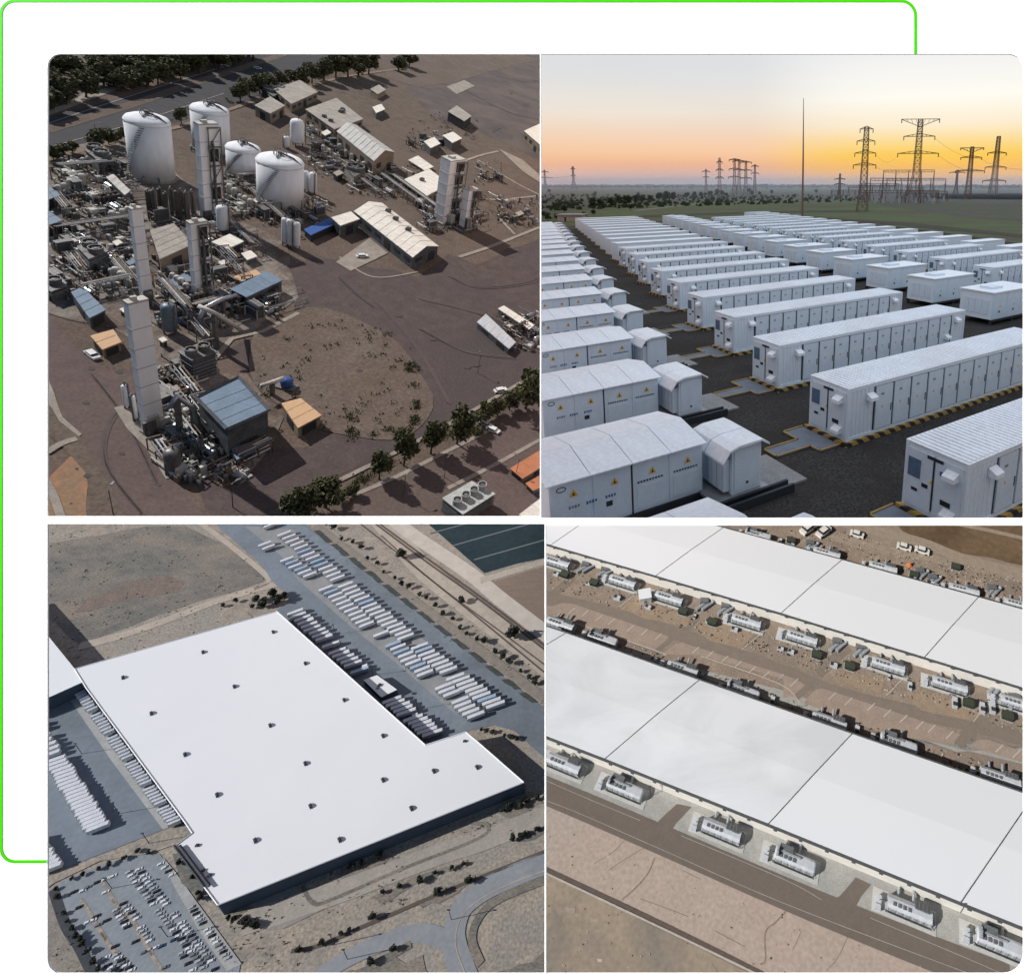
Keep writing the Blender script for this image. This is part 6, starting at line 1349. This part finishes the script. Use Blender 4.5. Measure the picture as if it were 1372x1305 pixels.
    for a, b in ((C1(440, 500), C1(540, 420)), (C1(1130, 740), C1(1270, 625)), (C2(610, 980), C2(730, 855)), (C2(1090, 1125), C2(1190, 1000))): ribbon(P, 'kerb', [a, b], .3, kerbm, z+.12, smooth=False)
    sheet(P, 'gravel_pad', [(600, 780), C1(25, 600), C1(1368, 1050), C2(1372, 1360), C2(1372, 1270), C2(900, 1180) if False else C2(1000, 1290), C1(1340, 960), C1(700, 800), C1(200, 640), C1(25, 570), (600, 770)], grav, z+.02)
    sheet(P, 'gravel_pad', [(600, 700), C1(25, 170), C1(1368, 590), C2(1372, 1020), C2(1372, 1060), C2(900, 960), C2(300, 820), C1(1250, 630), C1(700, 500), C1(300, 400), C1(25, 290), (600, 740)], mat('mixed_gravel', (.30, .26, .22), (.22, .185, .155), rough=1, scale=.5, big=.12, bigc=(.26, .2, .15), grime=.3), z+.02)
    tanp = mat('orange_dirt', (.33, .25, .175), (.27, .21, .155), rough=1, scale=.3, grime=.2)
    for q in ([C1(440, 510), C1(540, 430), C1(840, 560), C1(820, 610), C1(600, 570)], [C1(880, 620), C1(930, 570), C1(1220, 640), C1(1130, 735), C1(950, 690)], [C2(300, 850), C2(620, 870), C2(580, 970), C2(330, 910)], [C2(680, 950), C2(880, 980), C2(1150, 1060), C2(1080, 1120), C2(800, 1060)]): sheet(P, 'orange_dirt', q, tanp, z+.045, jit=1, seg=3)
    # beyond the upper shed
    sheet(P, 'brown_field', [C2(640, 0), C2(700, 70), C2(850, 120), C2(960, 170), C2(1372, 260), (1500, 800), (1500, 640), (1180, 640)], fieldb, z+.03, jit=2, seg=5)
    ribbon(P, 'far_track', [(1000, 660), C2(400, 30), C2(800, 130), C2(1100, 240), (1500, 800)], 5, mat('far_track', (.33, .27, .21), rough=1, scale=.4, grime=.2), z+.06)
    ribbon(P, 'far_track', [C2(150, 60), C2(500, 150), C2(900, 230), C2(1372, 330), (1500, 800)], 4, MATS['far_track'], z+.07); ribbon(P, 'field_path', [C2(950, 20), C2(1372, 110), (1500, 760)], 2, MATS['far_track'], z+.07)
    # ---- the two sheds
    hgt = P.H((731, 999), 985.5)
    print('shed height', hgt)
    roofa = mat('shed_roof', (.70, .72, .755), (.685, .705, .74), rough=.85, scale=.05, big=.02, bigc=(.69, .71, .745)); walls = mat('shed_wall', (.80, .77, .71), (.72, .69, .64), rough=.85, scale=.3, grime=.06); gut = mat('gutter_grey', (.10, .105, .11), (.07, .075, .08), rough=.7, scale=1)
    roofs = mat('stained_shed_roof', (.70, .72, .755), (.685, .705, .74), rough=.85, scale=.05, big=.045, bigc=(.60, .62, .65), stretch=(.7, 1.6, 1))
    stainm = mat('roof_stain', (.50, .52, .55), (.57, .59, .62), rough=.9, scale=.4)
    def shed(label, bays, hg, ridge, stains=()):
        F = [g(*a, hg) for a, b in bays]; N = [g(*b, hg) for a, b in bays]; c = (F[0]+N[-1])/2; c.z = 0
        t = thing(P, 'long_shed', label, 'building', c); F = [p-c for p in F]; N = [p-c for p in N]
        m = MB(); n = len(bays); R_ = [(a+b)/2+Vector((0, 0, ridge)) for a, b in zip(F, N)]
        poly = [(p.x, p.y) for p in N]+[(p.x, p.y) for p in F[::-1]]
        m.prism(poly, 0, hg-.25, 0, None, True); part('wall', m, walls, t, P)
        for i in range(n-1):
            e = Vector((N[i+1]-N[i])).normalized()*.16
            for a0, b0, a1, b1 in ((F[i], R_[i], F[i+1], R_[i+1]), (R_[i], N[i], R_[i+1], N[i+1])):
                pts = [a0+e, a1-e, b1-e, b0+e]; m = MB(); m.q([tuple(p) for p in pts][::-1]); lo = [(p.x, p.y, p.z-.2) for p in pts]; m.q(lo)
                for k in range(4): j = (k+1) % 4; m.q([pts[k], pts[j], lo[j], lo[k]])
                part('roof_panel', m, roofs if i in stains else roofa, t, P)
            m = MB(); 
            for q in (.2, .4, .6, .8):
                a0 = N[i].lerp(N[i+1], q); f0 = F[i].lerp(F[i+1], q); r0 = R_[i].lerp(R_[i+1], q)
            # gutter boards along the near eaves
            a, b = N[i], N[i+1]; d = (b-a).normalized(); nn = Vector((d.y, -d.x, 0)); nn = nn if nn.y < 0 else -nn
            P4 = [a+nn*.02, b+nn*.02, b+nn*.6, a+nn*.6]; m = MB(); z0, z1 = -.55, -.05
            T4 = [(p.x, p.y, p.z+z1) for p in P4]; B4 = [(p.x, p.y, p.z+z0) for p in P4]; m.q(T4[::-1]); m.q(B4)
            for k in range(4): j = (k+1) % 4; m.q([B4[k], B4[j], T4[j], T4[k]][::1])
            part('gutter', m, gut, t, P)
            a, b = F[i], F[i+1]; P4 = [a-nn*.02, b-nn*.02, b-nn*.5, a-nn*.5]; m = MB(); T4 = [(p.x, p.y, p.z+z1) for p in P4]; B4 = [(p.x, p.y, p.z+z0) for p in P4]; m.q(T4); m.q(B4[::-1])
            for k in range(4): j = (k+1) % 4; m.q([B4[k], B4[j], T4[j], T4[k]])
            part('gutter', m, gut, t, P)
        m = MB()
        for a, b, r in zip(F, N, R_):
            m.tube([(a.x, a.y, a.z-.1), (r.x, r.y, r.z-.1), (b.x, b.y, b.z-.1)], .12, 4)
        part('roof_joint', m, gut, t, P)
        # wall posts under the near eaves and small cleats along the gutter
        m = MB(); m2 = MB(); tot = N[-1]-N[0]; k = int(tot.length/2.4)
        for i in range(k):
            u = i/k; j = min(int(u*(n-1)), n-2); p = N[0].lerp(N[-1], u)
            # follow the eaves polyline
        for i in range(n-1):
            a, b = N[i], N[i+1]; L_ = (b-a).length; d = (b-a).normalized(); nn = Vector((d.y, -d.x, 0)); nn = nn if nn.y < 0 else -nn
            for q in range(int(L_/7)): p = a+d*(q*7+2)+nn*.72; m2.box(-.5, .5, -.16, .16, hg-.75, hg-.2, 0, Matrix.Translation((p.x, p.y, 0))@Matrix.Rotation(math.atan2(d.y, d.x), 4, 'Z'))
        part('gutter_cleats', m2, gut, t, P)['kind'] = 'stuff'
        return t
    shed('long white shed across the top with a double row of units before it', [((420, 566), (420, 632)), ((560, 601), (560, 677)), ((700, 636), (600, 688.5)), ((830, 669), (738, 730)), ((969, 707), (879, 771)), ((1128, 750), (1047, 821)), ((1311, 800), (1239, 880)), ((1480, 847), (1420, 936)), ((1600, 880), (1560, 980))], hgt, .5)
    shed('nearer long white shed crossing the middle of the picture', [((500, 760), (420, 868)), ((610, 799), (520, 905)), ((758, 848), (611, 939)), ((936.5, 911), (811, 1016)), ((1141.6, 983), (1030, 1103)), ((1384, 1067), (1288, 1208)), ((1500, 1108), (1420, 1261)), ((1600, 1143), (1560, 1320))], hgt, .5, (0, 1, 2, 3))
    # ---- cooling units
    cas = mat('unit_casing', (.38, .40, .42), (.28, .30, .32), rough=.5, scale=.6, metal=.1, grime=.15); cas2 = mat('unit_casing_light', (.54, .565, .60), (.44, .465, .50), rough=.5, scale=.6, grime=.1); lou = mat('unit_louvre', (.16, .17, .18), (.09, .095, .10), rough=.7, scale=2)
    def unit(kind):
        T = []; m = MB(); m.box(-6, 6, -1.6, 1.6, .35, .6); m.box(-5.6, 5.4, -1.75, -1.6, .1, .4)
        for x in (-5.5, -2, 2, 5.5): m.box(x-.15, x+.15, -1.5, -1.2, 0, .35); m.box(x-.15, x+.15, 1.2, 1.5, 0, .35)
        T.append(('skid', m, dk))
        if kind == 0:
            m = MB(); pr = [(-1.6, .6), (1.6, .6), (1.6, 2.7), (.6, 3.4), (-.8, 3.4), (-1.6, 2.9)]
            i = len(m.v); m.v += [(-6, y, z) for y, z in pr]+[(6, y, z) for y, z in pr]; n = len(pr)
            for k in range(n): m.f.append((i+k, i+(k+1) % n, i+n+(k+1) % n, i+n+k)); m.m.append(0)
            m.f.append(tuple(i+n-1-k for k in range(n))); m.m.append(0); m.f.append(tuple(i+n+k for k in range(n))); m.m.append(1)
            T.append(('casing', m, [cas2, cas])); m = MB(); m.box(1.2, 5.2, .3, 1.9, 3.0, 3.9); T.append(('louvre_box', m, lou))
            for k in range(4): m = MB(); m.box(1.4+k, 1.95+k, .45, 1.7, 3.9, 4.0); T.append(('fan_grille', m, gut))
            m = MB(); m.box(6, 6.5, -1.2, 1.2, .6, 2.2); T.append(('end_box', m, cas))
            m = MB(); m.bar((5.6, -1.6, 3.0), (6.9, -1.7, .2), .1); m.bar((5.6, 1.6, 3.0), (6.9, 1.7, .2), .1); T.append(('stay', m, gut))
        else:
            m = MB(); n = 10; i = len(m.v); W_ = []
            for x, s_ in ((-6, .8), (-5.6, 1), (4.4, 1), (5.8, .95), (6.2, .78)):
                W_.append([(x, 1.6*s_*max(-1, min(1, 1.25*math.cos(a))), 2.0+1.3*s_*min(1, 1.2*math.sin(a))) for a in [math.pi*k/(n-1) for k in range(n)]]+[(x, -1.6*s_, .6), (x, 1.6*s_, .6)])
            for a, b in zip(W_, W_[1:]):
                q = len(a)
                for k in range(q): m.q([a[k], b[k], b[(k+1) % q], a[(k+1) % q]])
            m.q(W_[0]); m.q(W_[-1][::-1]); T.append(('casing', m, cas2))
            m = MB(); m.box(-4.8, -.8, .6, 2.2, 2.6, 4.1); T.append(('louvre_box', m, lou)); m = MB(); m.box(-5, 1.6, .3, .6, 2.8, 3.9); T.append(('duct', m, cas))
            m = MB(); m.box(-5.4, -4.8, -1.0, 1.2, 3.0, 4.6); m.tube([(-5.1, 0, 4.5), (-5.1, 0, 5.3)], .3, 8); T.append(('stack', m, cas))
        for k in range(5): m = MB(); m.box(-5.2+k*2.1, -3.5+k*2.1, -1.66, -1.6, .8, 2.4); T.append(('access_panel', m, cas))
        m = MB(); m.tube([(-3, 1.6, 1.2), (-3, 3.4, 1.2), (-3, 4.2, 1.2)], .4, 8); m.tube([(1, 1.6, 1.5), (1, 4.6, 1.8)], .4, 8); T.append(('duct_pipe', m, cas))
        m = MB(); m.box(-9.0, -7.7, -1.1, .5, .2, 2.0); m.box(-9.1, -7.6, -1.2, .6, 2.0, 2.15); T.append(('transformer_box', m, cas2))
        m = MB()
        for k in range(6): m.box(-5.6+k*1.9, -5.5+k*1.9, -1.68, -1.6, .65, 2.9)
        m.bar((-6.2, -1.9, 1.1), (6.2, -1.9, 1.1), .06); m.bar((-6.2, -1.9, .35), (6.2, -1.9, .35), .06)
        for k in range(7): m.bar((-6.2+k*2.06, -1.9, 0), (-6.2+k*2.06, -1.9, 1.1), .05)
        T.append(('walkway_rail', m, dk)); m = MB()
        for k in range(4): m.box(-4.6+k*1.35, -3.75+k*1.35, -.9, -.1, 3.3, 3.62)
        T.append(('roof_fans', m, lou)); m = MB(); m.box(-9.2, -7.6, -2.4, -1.3, 0, 1.5); T.append(('control_box', m, cas2)); m = MB(); m.tube([(-8.4, -.6, 1.9), (-7.4, -.2, 2.4), (-6, 0, 2.2)], .14, 6); m.tube([(-8.2, -1.9, .4), (-7, -1.9, .3), (-6, -1.4, .5)], .1, 6); T.append(('pipe', m, gut))
        return T
    Pr = {}
    def place(x, y, kind, label, grp, flip=False, s=.9):
        d = g(x-10, y-10*(y+55)/(x+1850)) - g(x, y); d = -d; rz = math.atan2(d.y, d.x)+(math.pi if flip else 0)
        if kind not in Pr:
            t = thing(P, 'cooling_unit', label, 'cooling unit', g(x, y), rz, grp, (s, s, s))
            for nm, m, ms in unit(kind): part(nm, m, ms, t, P)
            Pr[kind] = t
        else: dup(P, Pr[kind], label, g(x, y), rz, (s, s, s), grp)
    rows = [([(757, 1027), (838, 1060), (967, 1116), (1064, 1156), (1217, 1222), (1337, 1267)], 'in the front row on the grey gravel', 'units of the front row', (0, 1, 0, 1, 0, 1)),
            ([(752, 840), (808, 860), (915, 900), (995, 930), (1110, 970), (1202, 1000), (1338, 1046)], 'behind the nearer shed', 'units behind the nearer shed', (0, 1, 0, 1, 0, 1, 0)),
            ([(748, 757), (835, 783), (897, 805), (1000, 836), (1074, 858), (1189, 895), (1271, 921), (1362, 946)], 'along the front of the upper shed', 'units along the upper shed', (0,)*8),
            ([(962, 697), (1015, 721), (1107, 745), (1182, 764), (1290, 794), (1364, 814)], 'behind the upper shed', 'units behind the upper shed', (1, 1, 0, 0, 0, 0))]
    for pts, what, grp, kinds in rows:
        for i, ((x, y), k) in enumerate(zip(pts, kinds)): place(x, y, k, f"{nth(i)} {'boxy' if k == 0 else 'rounded'} cooling unit from the left {what}", grp)
    for i, (x, y) in enumerate(rows[0][0]+rows[2][0]):
        pd = MB(); pd.box(-10, 7.5, -2.8, 2.6, 0, .12); d = g(x+10, y+10*(y+55)/(x+1850))-g(x, y); solo(P, 'concrete_pad', f"{nth(i)} pale concrete pad under the cooling units before the sheds", 'pad', pd, mat('pad_concrete', (.50, .50, .475), (.44, .44, .42), rough=.95, scale=.5, grime=.1), g(x, y, .085), math.atan2(d.y, d.x), 'pads under the cooling units', sc=(.9, .9, 1))
    # transformers, green boxes, loose ducts
    tg = mat('cabinet_green', (.055, .065, .045), (.04, .05, .035), rough=.7, scale=1); tm = MB(); tm.box(-1.6, 1.6, -1, 1, .2, 1.9, 0); tm.box(-1.9, 1.9, -1.3, 1.3, 0, .2, 1)
    for k in range(5): tm.box(-1.4+k*.6, -1.15+k*.6, -1.2, -1, .4, 1.6, 0)
    tm.box(-1.7, 1.7, -1.1, 1.1, 1.9, 2.05, 0); tmm = tm.mesh('transformer', [tg, grav])
    for i, p in enumerate([C1(135, 325), C1(300, 370), C1(800, 532), C1(965, 592), C2(222, 762), C2(405, 825), C2(1060, 1030), C2(1275, 1100), C2(760, 320), C2(80, 130), C2(990, 275)]): solo(P, 'transformer', f"{nth(i)} small dark green transformer box near the upper shed", 'transformer', tmm, None, g(*p), -.35, 'green transformer boxes')
    dm = MB()
    for x0 in (0, 2.4): dm.tube([(x0-2.5, -1.6, .9), (x0+1.5, 1.6, .9), (x0+2.2, 2.2, 1.6)], .75, 8, 0)
    dm.box(-1, 2.5, .8, 3, .1, 2.4, 1); dm.bar((-2, -2, .3), (3, 2.2, .3), .2, 1); dmm = dm.mesh('duct_assembly', [cas, lou])
    for i, p in enumerate([C1(240, 290), C1(350, 315), C1(910, 500), C1(1030, 525), C2(330, 715), C2(460, 745), C2(1200, 950), C2(1320, 1030), C2(860, 355), C2(790, 320), C2(180, 165), C2(1190, 415)]): solo(P, 'duct_assembly', f"{nth(i)} tangle of ducts and dark grilles beside the units of the upper shed", 'duct', dmm, None, g(*p), 0, 'loose duct assemblies', sc=(.9, .9, .9))
    gm = MB(); gm.box(-1.6, 1.6, -.8, .8, .1, 1.7, 0); gm.box(-1.4, -.2, -.7, .7, 1.7, 1.95, 1); gm.tube([(1.6, 0, .8), (2.6, 0, .8), (2.6, 1.4, .8), (2.6, 1.4, .1)], .14, 6, 1); gm.box(-1.9, 1.9, -1.1, 1.1, 0, .1, 2); gmm = gm.mesh('pump_box', [cas2, dk, grav])
    k = 0
    for (x0, y0), (x1, y1), n in (((745, 775), (1365, 965), 16), ((770, 850), (1360, 1055), 12), ((1030, 722), (1365, 822), 12)):
        for i in range(n):
            u = (i+rd.random()*.8)/n; x, y = x0+(x1-x0)*u, y0+(y1-y0)*u+rd.uniform(-6, 5)
            s_ = rd.uniform(.5, .95); solo(P, 'pump_box', f"{nth(k)} small grey pump box among the gear beside the sheds, counted from the upper left", 'machine', gmm, None, g(x, y), rd.choice([0, 1.57])-.3, 'small pump boxes by the sheds', sc=(s_, s_, s_)); k += 1
    m = MB(); m.box(-2.2, 2.2, -2, 2, 0, 3.4); t = thing(P, 'white_enclosure', 'white square enclosure standing before the upper shed', 'enclosure', g(*C1(588, 455)), .2); part('wall', m, walls, t, P); m = MB(); m.box(-2.35, 2.35, -2.15, 2.15, 3.4, 3.55); part('roof', m, roofa, t, P); m = MB(); m.box(-.6, .4, -2.05, -2, 0, 2.3); part('door', m, cas, t, P)
    for i, p in enumerate([C1(430, 275), C1(1110, 490), C2(560, 725), C2(920, 850), C2(120, 600), C3(395, 115), C3(620, 300), C4(1020, 940), C3(1290, 480)]):
        m = MB(); m.tube([(0, 0, 0), (0, 0, 6)], .09, 5); m.box(-.4, .4, -.2, .2, 5.8, 6.1); solo(P, 'lamp_post', f"{nth(i)} slim lamp post close to a shed wall", 'lamp post', m, gut, g(*p), 0, 'lamp posts by the sheds')
    m = MB(); m.box(-2.4, 2.4, -1, 1, .35, 1.3, 0); m.box(-1.5, 1.1, -.9, .9, 1.3, 2.0, 1); m.box(-1.3, .9, -.8, .8, 2.0, 2.05, 0)
    for x in (-1.5, 1.5): m.box(x-.4, x+.4, -1.05, 1.05, 0, .75, 1)
    vm = m.mesh('vehicle', [mat('van_white', (.72, .70, .66), rough=.4), dk])
    for i, (p, s_, lb) in enumerate([(C2(445, 95), 1.2, 'white van left of the pair on the track at the top'), (C2(705, 165), 1.2, 'first white pick-up of the pair on the track at the top'), (C2(805, 185), 1.2, 'second white pick-up of the pair on the track at the top'), (C2(175, 65), 1.6, 'white truck near the top left of the far yard'), (C2(262, 82), 1.5, 'second white truck in the far yard')]): solo(P, 'parked_van', lb, 'van', vm, None, g(*p), -.4 if i < 3 else .7, 'vehicles beyond the upper shed', sc=(s_, s_, s_))
    m = MB(); m.lathe(0, 0, [(1.2, 0), (.9, .6), (.2, 1.6)], 7); solo(P, 'orange_pile', 'small orange pile on the dirt behind the upper shed', 'pile', m, mat('safety_orange', (.62, .18, .05), rough=.8), g(*C2(738, 258)))
    m = MB()
    for i in range(3200):
        u = rd.random()
        if u < .3: x = rd.uniform(1000, 1372); y = 700+(x-1000)*.27+rd.uniform(-24, 8)
        elif u < .55: x = rd.uniform(735, 1372); y = 765+(x-735)*.31+rd.uniform(-12, 22)
        elif u < .7: x = rd.uniform(735, 1372); y = 840+(x-735)*.335+rd.uniform(-14, 6)
        else: x = rd.uniform(731, 1250); y = rd.uniform(1070, 1305); 
        if u >= .7 and (y < 1075+(x-731)*.43 or mnoise.noise(Vector((x*.03, y*.03, 1))) < .1): continue
        p = g(x, y); s_ = rd.uniform(.05, .16) if u > .7 else rd.uniform(.07, .28); m.box(-s_, s_, -s_*.7, s_*.7, 0, s_*rd.uniform(.5, 1.6), rd.randrange(3), Matrix.Translation(p)@Matrix.Rotation(rd.uniform(0, 3), 4, 'Z'))
    solo(P, 'rubble', 'small stones, fittings and rubble scattered on the dirt', None, m, [kerbm, dk, tanp], kind='stuff')
    clip_place(P, [('x', 730.9, 1), ('y', 700.5, 1)])
build_sheds()
link_suns()
